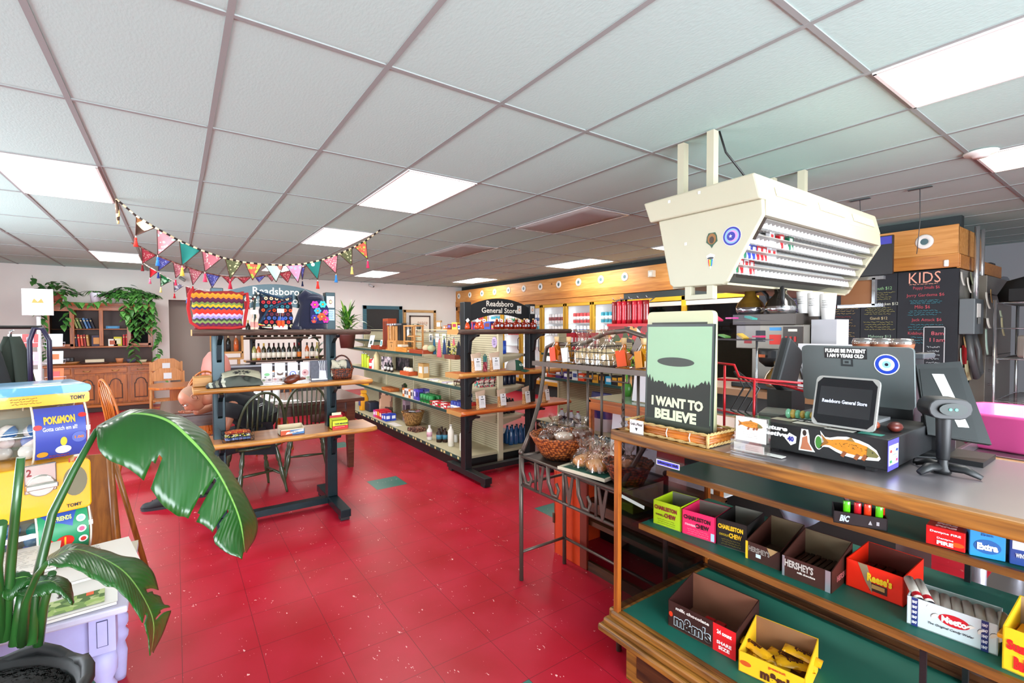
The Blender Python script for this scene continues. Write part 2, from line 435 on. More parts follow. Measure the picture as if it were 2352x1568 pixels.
# back wall with the corridor opening
b=B()
b.bx(XL,-.09,YB,YB+.12,0,CEIL,WALL);b.bx(.66,6.75,YB,YB+.12,0,CEIL,WALL);b.bx(-.09,.66,YB,YB+.12,2.12,CEIL,WALL)
struct(b.obj('wall_back'))
b=B();TP=P('#9a9088',.85)
b.bx(-.15,.72,YB+.4,YB+.5,0,2.3,TP);b.bx(-.15,-.09,YB+.12,YB+.4,0,2.3,TP);b.bx(.66,.72,YB+.12,YB+.4,0,2.3,TP);b.bx(-.15,.72,YB+.12,YB+.4,2.12,2.2,TP);b.bx(-.09,.66,YB,YB+.4,-.05,0,TP)
struct(b.obj('door_1'))
# left wall with a window, front wall with shop windows (both behind or beside the view)
b=B()
b.bx(XL-.12,XL,YF,3.4,0,CEIL,WALL);b.bx(XL-.12,XL,7.6,YB,0,CEIL,WALL);b.bx(XL-.12,XL,3.4,7.6,0,.65,WALL);b.bx(XL-.12,XL,3.4,7.6,2.5,CEIL,WALL)
struct(b.obj('wall_left'))
b=B()
b.bx(XL,-2.0,YF-.12,YF,0,CEIL,WALL);b.bx(3.2,XR,YF-.12,YF,0,CEIL,WALL);b.bx(-2,3.2,YF-.12,YF,0,.5,WALL);b.bx(-2,3.2,YF-.12,YF,2.55,CEIL,WALL)
struct(b.obj('wall_front'))
FRM=P('#d8d8d4',.5)
def window(n,p,q,ax):
    b=B()
    for k in range(4):
        s=p[0]+(p[1]-p[0])*k/3
        if ax == 'x':b.bx(XL-.08,XL-.03,s-.03,s+.03,q[0],q[1],FRM)
        else:b.bx(s-.03,s+.03,YF-.08,YF-.03,q[0],q[1],FRM)
    for z in q:
        if ax == 'x':b.bx(XL-.08,XL-.03,p[0],p[1],z-.03,z+.03,FRM)
        else:b.bx(p[0],p[1],YF-.08,YF-.03,z-.03,z+.03,FRM)
    f=struct(b.obj('window_%d' % n))
    g=B()
    if ax == 'x':g.bx(XL-.06,XL-.055,p[0],p[1],q[0],q[1],GL())
    else:g.bx(p[0],p[1],YF-.06,YF-.055,q[0],q[1],GL())
    g.obj('window_pane',f)
window(1,(3.4,7.6),(.65,2.5),'x');window(2,(-2,3.2),(.5,2.55),'y')
# right side: walk-in cooler front at x=6.55, its side at y=1.33, kitchen beyond
b=B();b.bx(6.75,6.85,1.36,YB+.12,0,CEIL,DARKW);struct(b.obj('wall_right'))
KW=P('#a9adb2',.7)
b=B();b.bx(XR,XR+.1,YF,1.4,0,CEIL,KW);b.bx(XR,XR+.1,1.4,3.0,0,CEIL,KW);struct(b.obj('wall_kitchen'))
b=B();b.bx(6.85,XR,3.02,3.12,0,CEIL,KW);struct(b.obj('wall_pantry'))

# ceiling lights
LW,LF=E('#fffdf8',LAMP_W),P('#e4e2df',.4)
lights=[(-1.03,4.52,'at the left edge of the view'),(-1.03,9.40,'at the far left above the hutch'),(1.41,3.30,'largest one near the middle of the ceiling'),
 (1.41,5.74,'second in the middle row, above the bunting end'),(1.41,9.40,'behind the bunting, furthest of the middle row'),(3.24,9.40,'far one right of the bunting'),
 (5.68,9.40,'furthest one beside the wood soffit'),(5.68,5.74,'nearer one beside the wood soffit'),(5.68,3.30,'half hidden behind the hanging cigarette rack'),
 (2.63,-.36,'large one at the upper right corner'),(4.46,-.36,'cropped by the right edge, warm and smaller')]
for k,(x,y,s) in enumerate(lights):
    t=thing('ceiling_light','bright recessed ceiling panel light, '+s,'ceiling light',(x+.305,y+.61,CEIL),0,'recessed ceiling lights')
    b=B();w_,h_=.305,.61
    for sx in (-1,1):b.box((sx*(w_-.018),0,-.008),(.014,2*h_-.02,.014),LF)
    for sy in (-1,1):b.box((0,sy*(h_-.018),-.008),(2*w_-.02,.014,.014),LF)
    b.obj('light_frame',t)
    b=B();b.box((0,0,-.006),(2*w_-.05,2*h_-.05,.008),LW if k != 10 else E('#ffeec0',LAMP_W*.5));b.obj('diffuser',t)
# two unlit sagging panels
for (x,y,s) in ((3.24,3.30,'nearer, above the aisle'),(3.24,5.74,'further one, toward the back')):
    t=thing('ceiling_panel','unlit grey sagging ceiling panel with bright metal edge, '+s,'ceiling panel',(x+.305,y+.61,CEIL),0,'unlit ceiling panels')
    b=B();b.grid(lambda u,v:Vector(((u-.5)*.55,(v-.5)*1.16,-.012-.02*sin(pi*u)*sin(pi*v))),6,6,P('#9d9894',.8));b.obj('panel',t,solid=.004)
    b=B()
    for sx in (-1,1):b.box((sx*.287,0,-.010),(.012,1.19,.012),P('#e8e8e8',.25,.6))
    for sy in (-1,1):b.box((0,sy*.59,-.010),(.58,.012,.012),P('#e8e8e8',.25,.6))
    b.obj('panel_frame',t)
# smoke detectors and camera
p=at(2253,351,'z',CEIL-.01)
b=B();b.lathe([(.001,-.035),(.04,-.034),(.05,-.02),(.085,-.012),(.09,0)],(p.x,p.y,CEIL-.006),P('#e3e1dc',.5));one(b,'smoke_detector','round white smoke detector on the ceiling beside the cropped right light','smoke detector')
p=Vector((4.05,11.9,2.62))
t=thing('security_camera','small grey bullet security camera high on the back wall','camera',p)
b=B();b.cyl((0,.1,.03),(0,0,.03),.012,P('#cfcfcf',.4));b.obj('bracket',t)
b=B();b.cyl((-.02,.02,0),(.07,-.06,-.04),.028,P('#c9c9c9',.4));b.cyl((.071,-.061,-.041),(.075,-.065,-.043),.022,P('#111111',.2));b.obj('camera_body',t)
p=at(640,778,'x',6.5)
p2=at(456,676,'y',11.9)
t=thing('security_camera','small dark bullet camera on the back wall left of the bunting flags','camera',(at(417,640,'y',11.9)))
b=B();b.cyl((0,.1,.02),(0,0,.02),.012,P('#cfcfcf',.4));b.obj('bracket',t)
b=B();b.cyl((-.03,0,.03),(.06,-.03,-.04),.03,P('#8f9690',.4));b.obj('camera_body',t)
# ---------------- wood soffit over the coolers ----------------
PINE=WD('#dba05a','#c07f36',2.0,'y',.45,knots=True);PINE2=WD('#c8873c','#a9662a',2.5,'y',.45)
XC=6.55
t=thing('wood_soffit','long knotty pine board soffit with a lower trim board above the coolers','soffit',(XC,6.5,2.1))
b=B();b.bx(0,.03,-5.16,5.49,.175,.47,PINE);b.bx(0,.9,-5.16,-5.13,.175,.45,PINE);b.obj('upper_board',t,bevel=.004)
b=B();b.bx(-.012,.022,-5.17,5.49,.03,.175,PINE2);b.bx(0,1.9,-5.18,-5.15,.02,.16,PINE2);b.obj('lower_board',t,bevel=.004)
# round white outlets
WHT=P('#e9e7e0',.5);BLK=P('#17181a',.45);DGR=P('#3b3f42',.5)
px=[(1054,679),(1079,676.5),(1107,673.5),(1136,670),(1168,666.5),(1203,663),(1241,658.5),(1283,654.5),(1328.5,649.5),(1380,644),(1435,637.5),(2123,562)]
for k,(x,y) in enumerate(px):
    p=at(x,y,'x',XC-.004)
    s=('large round white rosette on the soffit over the chalkboard menu' if k == 11 else
         ordn(k)+' round white rosette from the left along the pine soffit')
    t=thing('soffit_rosette',s,'rosette',(XC,p.y,2.425),0,'white rosettes on the soffit')
    b=B();M=Matrix.Rotation(-pi/2,3,'Y');b.lathe([(.035,.004),(.04,.014),(.072,.01),(.08,0)],(-.002,0,0),WHT,24,M);b.obj('ring',t)
    b=B();b.lathe([(.034,.006),(.001,.001)],(-.002,0,0),P('#4d6a6e',.5),16,M);b.obj('bore',t)
p=at(1498,628,'x',XC-.03)
b=B();b.bx(p.x-.05,p.x+.028,p.y-.05,p.y+.05,p.z-.06,p.z+.05,P('#cfc9b8',.5));b.bx(p.x-.055,p.x-.05,p.y-.03,p.y+.03,p.z-.04,p.z+.02,WHT)
one(b,'thermostat_box','small beige box fixed to the soffit left of the cigarette rack','control box',bevel=.006)
p=at(2173,604,'x',XC-.03)
b=B();b.bx(XC-.03,XC-.012,p.y-.02,p.y+.02,p.z-.035,p.z+.035,WHT);one(b,'wall_plate','small white oval plate on the lower board right above the word KIDS','plate',bevel=.01)

# ---------------- glass door coolers ----------------
GOLD=P('#c79a2e',.35,.35);YEL=P('#d9a81e',.4)
yd=[5.80+.775*i for i in range(8)]      # edges
ITEM=[]
def canw(c1,c2,h=.2,r=.04,lab=True):
    b=B();b.lathe([(r*.8,0),(r,.01),(r,h-.02),(r*.8,h),(r*.75,h)],(0,0,0),[P(c1,.3),P(c1,.3),P(c1,.3),P('#c9c9c9',.3,.8)],10)
    b.lathe([(r+.001,h*.3),(r+.001,h*.65)],(0,0,0),P(c2,.4),10);return b
CANS=[('#e8e8ea','#8c2b34'),('#3fa6bd','#e8f2f4'),('#e6ebf0','#2b5a9a'),('#cf3a3f','#f2f2f2'),('#f0f0f0','#3a8a5a')]
protos={}
def cooler_stock(ci,loc,label,group):
    if ci not in protos:
        o=one(canw(*CANS[ci]),'drink_can',label,'drink can',group);o.location=loc;protos[ci]=o;return o
    return dup(protos[ci],loc,0,label,group)
LIGHTC=E('#f2f7ff',5.0)
for k in range(7):
    y0,y1=yd[k],yd[k+1];yc=(y0+y1)/2;n=6-k
    t=thing('cooler_door',ordn(k)+' gold framed glass cooler door counting from the right of the row','cooler door',(XC,yc,0),0,'gold framed cooler doors')
    w_=(y1-y0)/2-.006;b=B()
    for s in (-1,1):b.bx(-.0,.05,s*w_,s*(w_-.055),.28,2.02,GOLD)
    b.bx(0,.05,-w_,w_,1.96,2.02,GOLD);b.bx(0,.05,-w_,w_,.28,.36,GOLD);b.obj('door_frame',t,bevel=.006)
    b=B();b.bx(.02,.026,-w_+.055,w_-.055,.36,1.96,GL());b.obj('door_glass',t)
    b=B();b.tube([(-.005,-w_+.03,1.0),(-.04,-w_+.03,1.03),(-.04,-w_+.03,1.27),(-.005,-w_+.03,1.3)],.009,P('#222222',.4));b.obj('door_handle',t)
# cooler cabinet body behind the doors
b=B();CW=P('#e4ebf0',.5)
y0,y1=yd[0],yd[-1]
b.bx(XC+.12,6.74,y0-.02,y1+.02,.2,.3,CW);b.bx(7.04,7.06,y0,y1,.3,2.05,CW)
t=thing('drink_cooler','white lit drink cooler interior with wire shelves behind the gold doors','cooler',(0,0,0))
b=B();b.bx(6.735,6.748,y0,y1,.3,2.05,CW);b.bx(XC+.05,6.748,y0,y1,2.03,2.06,CW);b.bx(XC+.05,6.748,y0-.03,y0-.005,.28,2.05,CW);b.bx(XC+.05,6.748,y1,y1+.02,.28,2.05,CW);b.obj('liner',t)
b=B()
for e in yd[1:-1]:b.bx(XC+.055,XC+.075,e-.02,e+.02,.4,1.95,LIGHTC)
b.bx(XC+.055,XC+.085,y0+.005,y0+.02,.4,1.95,LIGHTC);b.obj('light_tubes',t)
b=B()
for z in (.5,.8,1.1,1.36,1.62):
    b.bx(XC+.08,6.73,y0+.01,y1-.01,z-.012,z,P('#d8dde0',.3,.3))
b.obj('shelves',t)
for k in range(7):
    for zi,z in enumerate((1.36,1.62)):
        ci=(k*2+zi) % 5
        for q in range(6):
            yy=yd[k]+.11+q*.1
            cooler_stock(ci,(XC+.13,yy,z+.001),'small %s can, %s shelf behind the %s cooler door from the right' % (['white and maroon','teal','white and blue','red and white','white and green'][ci],['lower','upper'][zi],ordn(k)),
                         'cans behind the %s cooler door, %s shelf' % (ordn(k),['lower','upper'][zi]))
# pine jamb and narrow last door at the far corner
b=B();b.bx(XC,XC+.06,yd[-1]+.02,yd[-1]+.16,.1,2.12,PINE2);b.bx(XC,XC+.06,11.9,11.98,.1,2.12,PINE2);b.bx(XC,XC+.04,yd[-1]+.16,11.9,2.0,2.12,PINE2)
one(b,'cooler_jamb','pine jamb and header around the far corner of the coolers','jamb')
b=B();b.bx(XC,XC+.05,3.36,5.78,2.025,2.125,DARKW);b.bx(XC,XC+.05,5.78,11.98,2.025,2.125,PINE2);one(b,'cooler_header','dark and pine header strip between the soffit and the cooler doors','header')
# wide dark freezer with yellow frame
t=thing('freezer_door','yellow framed dark freezer doors right of the lit coolers, behind the red candy stand','freezer door',(XC,4.55,0))
b=B()
for s in (-1.17,0,1.17):b.bx(-.01,.05,s-.04,s+.04,.28,2.02,YEL)
b.bx(-.01,.05,-1.2,1.2,1.95,2.02,YEL);b.bx(-.01,.05,-1.2,1.2,.28,.36,YEL);b.bx(.0,.04,-1.13,1.13,1.87,1.94,P('#cfccc0',.5));b.obj('door_frame',t,bevel=.005)
b=B();b.bx(.03,.034,-1.13,1.13,.36,1.87,GL('#9aa4a8'));b.obj('door_glass',t)
b=B();b.bx(.16,.17,-1.13,1.13,.36,1.9,P('#3c4346',.7));b.obj('dark_interior',t)
# walk-in body, right of the chalkboards
STL=P('#8d8b86',.38,.55,var=.08,bs=5)
b=B();b.bx(XC+.02,XC+.1,1.35,3.34,0,2.12,P('#22262b',.8));b.bx(XC+.03,XC+1.75,1.33,1.36,0,2.11,STL);b.bx(XC+1.72,XC+1.75,1.33,3.0,0,2.11,STL)
b.bx(XC+.03,XC+1.75,1.33,2.9,2.09,2.11,STL)
one(b,'walk_in_cooler','stainless walk-in cooler side at the end of the chalkboards, covered in notes','cooler',bevel=.003)
# ---------------- chalkboard menu ----------------
BB=P('#1b1f26',.75,var=.25,bs=6)
def chalk(col):return E(col,.0) if False else P(col,.9)
cols_=[(1744,1812,'#5fbf7a','green'),(1812,1886,'#9a86c9','violet'),(1886,1978,'#a8563c','rust'),(1978,2062,'#9a9c62','olive'),(2062,2203,'#4f9aa6','teal')]
panels={}
for k,(xa,xb,c,cn) in enumerate(cols_):
    ya,yb=at(xa,700,'x',XC).y,at(xb,700,'x',XC).y
    t=thing('chalkboard','black chalkboard menu column written in %s chalk' % cn if k < 4 else 'black chalkboard headed KIDS in pink chalk with small teal writing','chalkboard',(XC-.006,(ya+yb)/2,1.3),0,'chalkboard menu columns')
    b=B();b.bx(-.012,.012,(yb-ya)/2+.003,-(yb-ya)/2-.003,-.95,.815,BB);b.obj('board',t)
    panels[k]=(t,ya,yb)
def chalk_line(k,s,px0,px1,py,hpx,col,kind='txt',rows=3):
    t,ya,yb=panels[k]
    a,c_=at(px0,py,'x',XC-.02),at(px1,py,'x',XC-.02);d=at((px0+px1)/2,py+hpx/2,'x',XC-.02);e=at((px0+px1)/2,py-hpx/2,'x',XC-.02)
    mid=(d+e)/2;wdt=abs(a.y-c_.y);hh=abs(e.z-d.z);T=fr(Vector((-.0145,mid.y-(ya+yb)/2,mid.z-1.3)),-Y,Z)
    if kind == 'txt':label_text('chalk_writing',s,T,wdt,hh,chalk(col),t,bold=-.004)
    else:
        b=B();scrib(b,T,wdt,hh,chalk(col),rows,.0035,seed=int(px0+py));b.obj('chalk_lines',t)
PK='#d98f8f'
chalk_line(4,'KIDS',2087,2160,637,25,'#e8a58f');chalk_line(4,'',2085,2163,652,3,'#e8a58f','s',1)
for s,a,c_,y in (('Poppy Smalls $6',2097,2158,661),('Jerry Gardema $6',2081,2168,678),('Milo $6',2101,2136,705),('Jack Attack $6',2093,2162,735),('Kidsburger $7',2085,2147,766)):
    chalk_line(4,s,a,c_,y,9,'#b8505a')
for y,h in ((693,10),(718,14),(751,16),(781,20)):chalk_line(4,'',2082,2166,y,h,'#3f7e8c','s',3)
chalk_line(3,'Furrmouth $12',1988,2048,663,8,'#8fc08a');chalk_line(3,'Chubby Chicken $12',1984,2062,699,8,'#d6dcc8')
chalk_line(3,'Gandi $12',1998,2038,731,7,'#c8b98c');chalk_line(3,'Mahoney $13',1994,2046,773,8,'#9bb8a0')
for y,h in ((680,20),(714,18),(748,22)):chalk_line(3,'',1982,2056,y,h,'#8a8450','s',4)
for y,h in ((715,16),(742,20),(768,12)):chalk_line(2,'',1890,1970,y,h,'#8f7a52','s',3)
for y in (704,728,757):chalk_line(2,'',1915,1955,y,6,'#8c3a36','s',1)
for y,h in ((694,14),(716,20),(745,16),(775,14)):chalk_line(1,'',1816,1880,y,h,'#8f84b8','s',4)
for y,h in ((690,24),(710,10)):chalk_line(0,'',1770,1808,y,h,'#8fcf9c','s',4)
# small framed board bottom right, mostly hidden
a=at(2120,800,'x',XC-.03);c_=at(2170,800,'x',XC-.03)
t=thing('hours_board','small black chalkboard sheet with opening hours below the KIDS menu','chalkboard',(XC-.022,(a.y+c_.y)/2,1.2))
b=B();hw=abs(a.y-c_.y)/2
b.bx(-.006,0,-hw,hw,-.4,.32,BB);b.obj('board',t)
b=B()
for q in ((-hw,-hw+.008,-.4,.32),(hw-.008,hw,-.4,.32),(-hw,hw,.312,.32)):b.bx(-.008,-.006,q[0],q[1],q[2],q[3],P('#b9bcbf',.8))
text(b,'8am',fr((-.009,-hw*.3,.25),-Y,Z),.1,.04,chalk('#c9606c'));text(b,'11am',fr((-.009,-hw*.3,.18),-Y,Z),.12,.04,chalk('#c9606c'))
scrib(b,fr((-.008,0,0),-Y,Z),hw*1.5,.25,chalk('#b8c0c4'),6,.003,5);b.obj('chalk_lines',t)

# ---------------- things on the side of the walk-in ----------------
PAP=['#dedbd2','#e7e0b0','#c9d9b8','#d8d3c8','#c7a46e','#efe9dd','#b5d0c0']
q=random.Random(5)
notes=[(2208,640,12,30),(2212,700,14,26),(2209,752,12,40),(2216,770,12,24),(2205,720,9,60),(2222,655,10,34),(2206,820,10,40),(2213,860,12,30),(2219,850,22,42),
         (2229,640,9,30),(2265,690,14,36),(2275,680,8,30),(2268,742,17,22),(2264,785,13,55),(2286,815,14,36),(2300,750,14,40),(2297,720,14,14),(2247,735,6,28),(2215,785,14,24)]
for k,(x,y,w_,h_) in enumerate(notes):
    yn=1.322 if x < 2250 else 1.182;p=at(x,y,'y',yn);s=(p-CAM_P).dot(_f)/F_PX*1.05;w2,h2=w_*s*1.5,h_*s
    b=B();cl=PAP[k % 7];curl=.02+.03*q.random()
    b.grid(lambda u,v:Vector((p.x+(u-.5)*w2,yn-curl*(v**2)*.6-.002,p.z+h2/2-v*h2)),3,5,P(cl,.8))
    where=('lower ' if y > 780 else 'middle ' if y > 715 else 'upper ')+('left edge' if x < 2212 else 'left part' if x < 2240 else 'centre' if x < 2280 else 'right part')
    one(b,'pinned_note','%s paper note, %s of the steel walk-in side' % (['off-white','pale yellow','pale green','grey','tan','cream','mint'][k % 7],ordn(k % 16)+' of the slips, '+where if False else where+', slip %s' % ['narrow','curled','long','short','creased','hanging','square','thin','wide','folded','loose','tilted','plain','torn','flat','drooping','doubled','taped','small'][k]),'note','notes on the walk-in',solid=.001)
p=at(2214,812,'y',1.32)
b=B();b.bx(p.x-.07,p.x+.07,1.31,1.322,p.z-.11,p.z+.09,P('#c01820',.6));one(b,'red_tag','red paper tag on the steel walk-in corner','tag')
# conduits, disconnect box, cable
CND=P('#c9ccd0',.25,.8)
a,c_=at(2247,700,'y',1.29),at(2238,700,'y',1.29)
b=B();b.cyl((a.x,1.27,1.74),(a.x,1.27,CEIL-.12),.022,CND);one(b,'conduit_pipe','right one of two steel conduit pipes rising to the ceiling','pipe','steel conduits')
b=B();b.cyl((a.x-.28,1.26,1.5),(a.x-.28,1.26,CEIL-.12),.022,CND);one(b,'conduit_pipe','left one of two steel conduit pipes, longer at the bottom','pipe','steel conduits')
p=at(2231,727,'y',1.26)
t=thing('switch_box','grey electrical disconnect box on the steel walk-in with a looping cable','switch box',(p.x,1.26,p.z))
b=B();b.box((0,0,0),(.36,.12,.36),P('#5c6468',.5));b.obj('box',t,bevel=.008)
b=B();b.box((-.05,-.065,.06),(.14,.006,.14),P('#d4d4cf',.6));b.box((-.05,-.069,-.04),(.09,.004,.07),P('#7d7f7c',.6));b.obj('box_label',t)
b=B();b.tube([(-.1,0,-.18),(-.12,-.03,-.4),(-.02,-.05,-.62),(.14,-.05,-.58),(.15,-.03,-.35),(.1,0,-.18)],.03,P('#4a4c4e',.4),10);b.obj('cable',t)
# kitchen odds and ends at the right edge
p=at(2290,560,'y',2.2)
t=thing('duct_hose','crumpled foil duct hose going up to the ceiling beside the conduits','duct',(7.55,1.7,2.15))
b=B();b.tube([(0,0,-.02),(.05,.02,.12),(.18,0,.3),(.34,0,.52)],[.1,.09,.1,.09],P('#c9c9c9',.18,.95,.9,25),14);b.obj('hose',t)
b=B();b.box((0,0,-.01),(.25,.2,.06),P('#c58a4c',.5));b.obj('base_box',t)
p=Vector((7.95,1.75,0))
b=B();b.lathe([(.08,0),(.11,.03),(.1,.13),(.06,.14)],(p.x,1.75,2.112),P('#d6c31a',.5),14);b.tube([(p.x-.03,1.75,2.22),(p.x-.1,1.75,2.4)],.012,DGR);b.tube([(p.x+.03,1.75,2.22),(p.x+.12,1.75,2.42)],.012,DGR)
b.ball((p.x-.1,1.75,2.42),.03,DGR);b.ball((p.x+.12,1.75,2.44),.03,DGR)
one(b,'yellow_container','yellow plastic tub with two dark prongs on top of the walk-in','tub')
b=B();b.box((8.05,1.45,2.2),(.2,.25,.17),P('#2e2f31',.6));one(b,'control_unit','black box on top of the walk-in beside the foil duct','box',bevel=.01)
# steel wire shelving unit in the kitchen
t=thing('wire_shelving','chrome wire shelving unit at the right edge of the kitchen','shelving',(6.62,.62,0))
CH=P('#b9bdc2',.2,.9)
for sx in (0,1.1):
    for sy in (0,.45):
        b=B();b.cyl((sx,sy,0),(sx,sy,1.78),.014,CH);b.obj('post',t)
for z in (.35,.78,1.2,1.5,1.75):
    b=B()
    for sy in (0,.45):b.cyl((0,sy,z),(1.1,sy,z),.006,CH,seg=6)
    for k in range(15):b.cyl((.04+k*.073,0,z),(.04+k*.073,.45,z),.003,CH,seg=4)
    for sx in (0,1.1):b.cyl((sx,0,z),(sx,.45,z),.006,CH,seg=6)
    b.obj('wire_shelf',t)
b=B();b.box((7.0,.85,1.32),(.3,.2,.22),P('#b8b4ae',.4));b.lathe([(.05,1.43),(.03,1.5),(.03,1.53)],(7.0,.85,0),P('#8a4a3a',.4));one(b,'appliance','pale boxy kitchen appliance with a brown knob on the wire shelving','appliance',bevel=.02)
b=B();b.box((6.72,.8,1.33),(.05,.16,.24),P('#d9d6d0',.6));one(b,'paper_box','narrow white box on the wire shelving','box')
b=B();b.lathe([(.25,0),(.27,.1),(.2,.24),(.02,.3)],(7.3,.9,1.76),P('#141517',.8,bump=.5,bs=12),16);b.box((7.0,.85,1.83),(.5,.3,.12),P('#141517',.8));one(b,'black_bundle','black bundle heaped on top of the wire shelving','bundle')
b=B();b.bx(7.0,8.28,1.20,1.32,.1,2.06,P('#7a756c',.35,.6,var=.1,bs=3));b.bx(7.05,8.24,1.19,1.2,1.86,1.87,BLK);b.bx(7.05,8.24,1.19,1.2,1.2,1.205,BLK)
b.tube([(7.1,1.19,1.05),(7.1,1.15,1.05),(7.1,1.15,.9),(7.1,1.19,.9)],.012,CH)
one(b,'steel_refrigerator','tall brushed steel refrigerator doors right of the notes','refrigerator',bevel=.004)
p=at(2330,560,'x',9.5)
b=B();b.tube([(9.2,2.0,2.6),(9.2,2.0,2.3),(9.1,1.8,2.1),(8.8,1.5,2.08),(8.5,1.3,2.1)],.05,P('#5a6068',.4));one(b,'kitchen_pipe','dark bent pipe on the kitchen wall by the right edge','pipe')

# ---------------- back wall: teal window, pictures, hutch ----------------
def wallrect(x0,y0,x1,y1,yy=11.95):
    a,c_=at(x0,y0,'y',yy),at(x1,y1,'y',yy);return a.x,c_.x,c_.z,a.z
x0,x1,z0,z1=wallrect(834,701,925,815);TEAL=P('#2c5d6b',.5,var=.2,bs=5)
t=thing('framed_chalkboard','wide dark board in a painted teal wood frame on the back wall','framed board',((x0+x1)/2,11.95,(z0+z1)/2))
W_,H_=(x1-x0)/2,(z1-z0)/2;b=B()
b.bx(-W_,W_,0,.04,H_-.09,H_,TEAL);b.bx(-W_,W_,0,.04,-H_,-H_+.09,TEAL);b.bx(-W_,-W_+.09,0,.04,-H_,H_,TEAL);b.bx(W_-.09,W_,0,.04,-H_,H_,TEAL);b.obj('frame',t,bevel=.004)
b=B();b.bx(-W_+.08,W_-.08,.02,.035,-H_+.08,H_-.08,P('#12181c',.3));b.obj('board',t)
x0,x1,z0,z1=wallrect(927,711,1002,790);W_,H_=(x1-x0)/2,(z1-z0)/2;PF=WD('#c9a066','#a87e48',3,'x',.5)
t=thing('framed_picture','large pine framed white picture right of the teal framed board','picture',((x0+x1)/2,11.95,(z0+z1)/2));b=B()
b.bx(-W_,W_,0,.04,H_-.07,H_,PF);b.bx(-W_,W_,0,.04,-H_,-H_+.07,PF);b.bx(-W_,-W_+.07,0,.04,-H_,H_,PF);b.bx(W_-.07,W_,0,.04,-H_,H_,PF);b.obj('frame',t,bevel=.004)
b=B();b.bx(-W_+.06,W_-.06,.02,.035,-H_+.06,H_-.06,P('#d9d7d2',.7));b.obj('picture_sheet',t)
x0,x1,z0,z1=wallrect(941,724,989,765,11.6);W_,H_=(x1-x0)/2,(z1-z0)/2
t=thing('framed_print','print reading peace in a thin black frame leaning before the pine frame','print',((x0+x1)/2,11.6,(z0+z1)/2));b=B();K_=P('#3a2a22',.4)
b.bx(-W_,W_,0,.03,H_-.035,H_,K_);b.bx(-W_,-W_+.03,0,.03,-H_,H_,K_);b.bx(W_-.03,W_,0,.03,-H_,H_,K_);b.bx(-W_,W_,0,.03,-H_,-H_+.03,K_);b.obj('frame',t)
b=B();b.bx(-W_+.03,W_-.03,.015,.025,-H_+.03,H_-.03,P('#d6cfc0',.7));b.obj('print_sheet',t)
b=B();text(b,'peace',fr((W_*.25,.012,.02),X,Z),W_*.95,.1,P('#a8785c',.7));text(b,'happiness',fr((-W_*.1,.012,-.16),X,Z),W_*1.3,.1,P('#a8785c',.7));b.obj('print_lettering',t)
b=B();b.bx(4.9,6.2,11.45,11.9,0,z0-.005,P('#7f6a4e',.6));one(b,'side_cabinet','low brown cabinet under the framed prints at the back wall','cabinet')

# hutch
OAK=WD('#b8661a','#84420c',2.4,'x',.35,coat=.2);OAKV=WD('#b8661a','#84420c',2.4,'z',.35,coat=.2);OAKD=P('#3d2012',.5);BRS=P('#b08d4a',.3,.8)
HX0,HX1,HY=-1.86,-.36,11.45
t=thing('hutch','tall brown wooden hutch with glass doors above and arched cupboard doors below','hutch',(-1.11,11.5,0));hw=.76
b=B();b.bx(-hw+.03,hw-.03,-.03,.42,.0,.1,OAKD);b.bx(-hw-.02,hw+.02,-.08,.44,.09,.14,OAK);b.bx(-hw,hw,-.02,.42,.14,.84,OAKV);b.obj('base_cabinet',t,bevel=.006)
b=B();b.bx(-hw-.03,hw+.03,-.08,.44,.84,.885,OAK);b.obj('worktop',t,bevel=.01)
b=B();b.bx(-hw+.02,hw-.02,.40,.43,.885,1.95,OAKD)
for x in (-hw+.035,hw-.035):b.box((x,.27,1.56),(.035,.3,.76),OAKV)
for x in (-.385,.385):b.box((x,.27,1.56),(.025,.3,.76),OAKV)
for x in (-hw+.03,hw-.03,-.40,.40):b.box((x,.115,1.56),(.06,.02,.78),OAKV)
b.box((0,.115,1.56),(.06,.02,.7),OAKV);b.box((0,.27,1.19),(2*hw-.02,.32,.025),OAK);b.box((0,.27,1.52),(2*hw-.06,.28,.015),OAK);b.box((0,.25,1.94),(2*hw-.02,.36,.03),OAK);b.box((0,.115,1.9),(2*hw,.03,.07),OAK)
b.obj('upper_cabinet',t,bevel=.004)
b=B();b.box((0,.22,1.985),(2*hw+.06,.5,.03),OAK);b.box((0,.2,1.965),(2*hw+.02,.42,.03),OAK);b.obj('cornice',t,bevel=.008)
for sx in (-1,1):
    b=B();cx=sx*(hw-.2)
    for dx in (-.15,.15):b.box((cx+dx,.1,1.55),(.04,.02,.68),OAKV)
    for z in (1.23,1.87):b.box((cx,.1,z),(.34,.02,.045),OAK)
    f=b.obj('glass_door',t)
    b=B();b.box((cx,.1,1.55),(.27,.004,.6),GL('#cfd6d8',.2,0));b.obj('door_glass',f)
for cx,w_ in ((-.57,.32),(-.13,.5),(.45,.5)) if False else ((-.57,.3),(0,.74),(.57,.3)):
    b=B();b.box((cx,-.03,.76),(w_,.02,.1),OAK);d=b.obj('drawer',t,bevel=.005)
    b=B()
    for hx in ([cx] if w_ < .5 else [cx-.2,cx+.2]):b.tube([(hx-.05,-.04,.765),(hx-.04,-.06,.755),(hx,-.065,.745),(hx+.04,-.06,.755),(hx+.05,-.04,.765)],.006,BRS,6)
    b.obj('drawer_pull',d)
def arch(w_,h_,n=10):
    return [(-w_/2,-h_/2),(w_/2,-h_/2),(w_/2,h_/2-.08)]+[(w_/2*cos(pi*k/n)*.85,h_/2-.08+.1*sin(pi*k/n)) for k in range(n+1)]+[(-w_/2,h_/2-.08)]
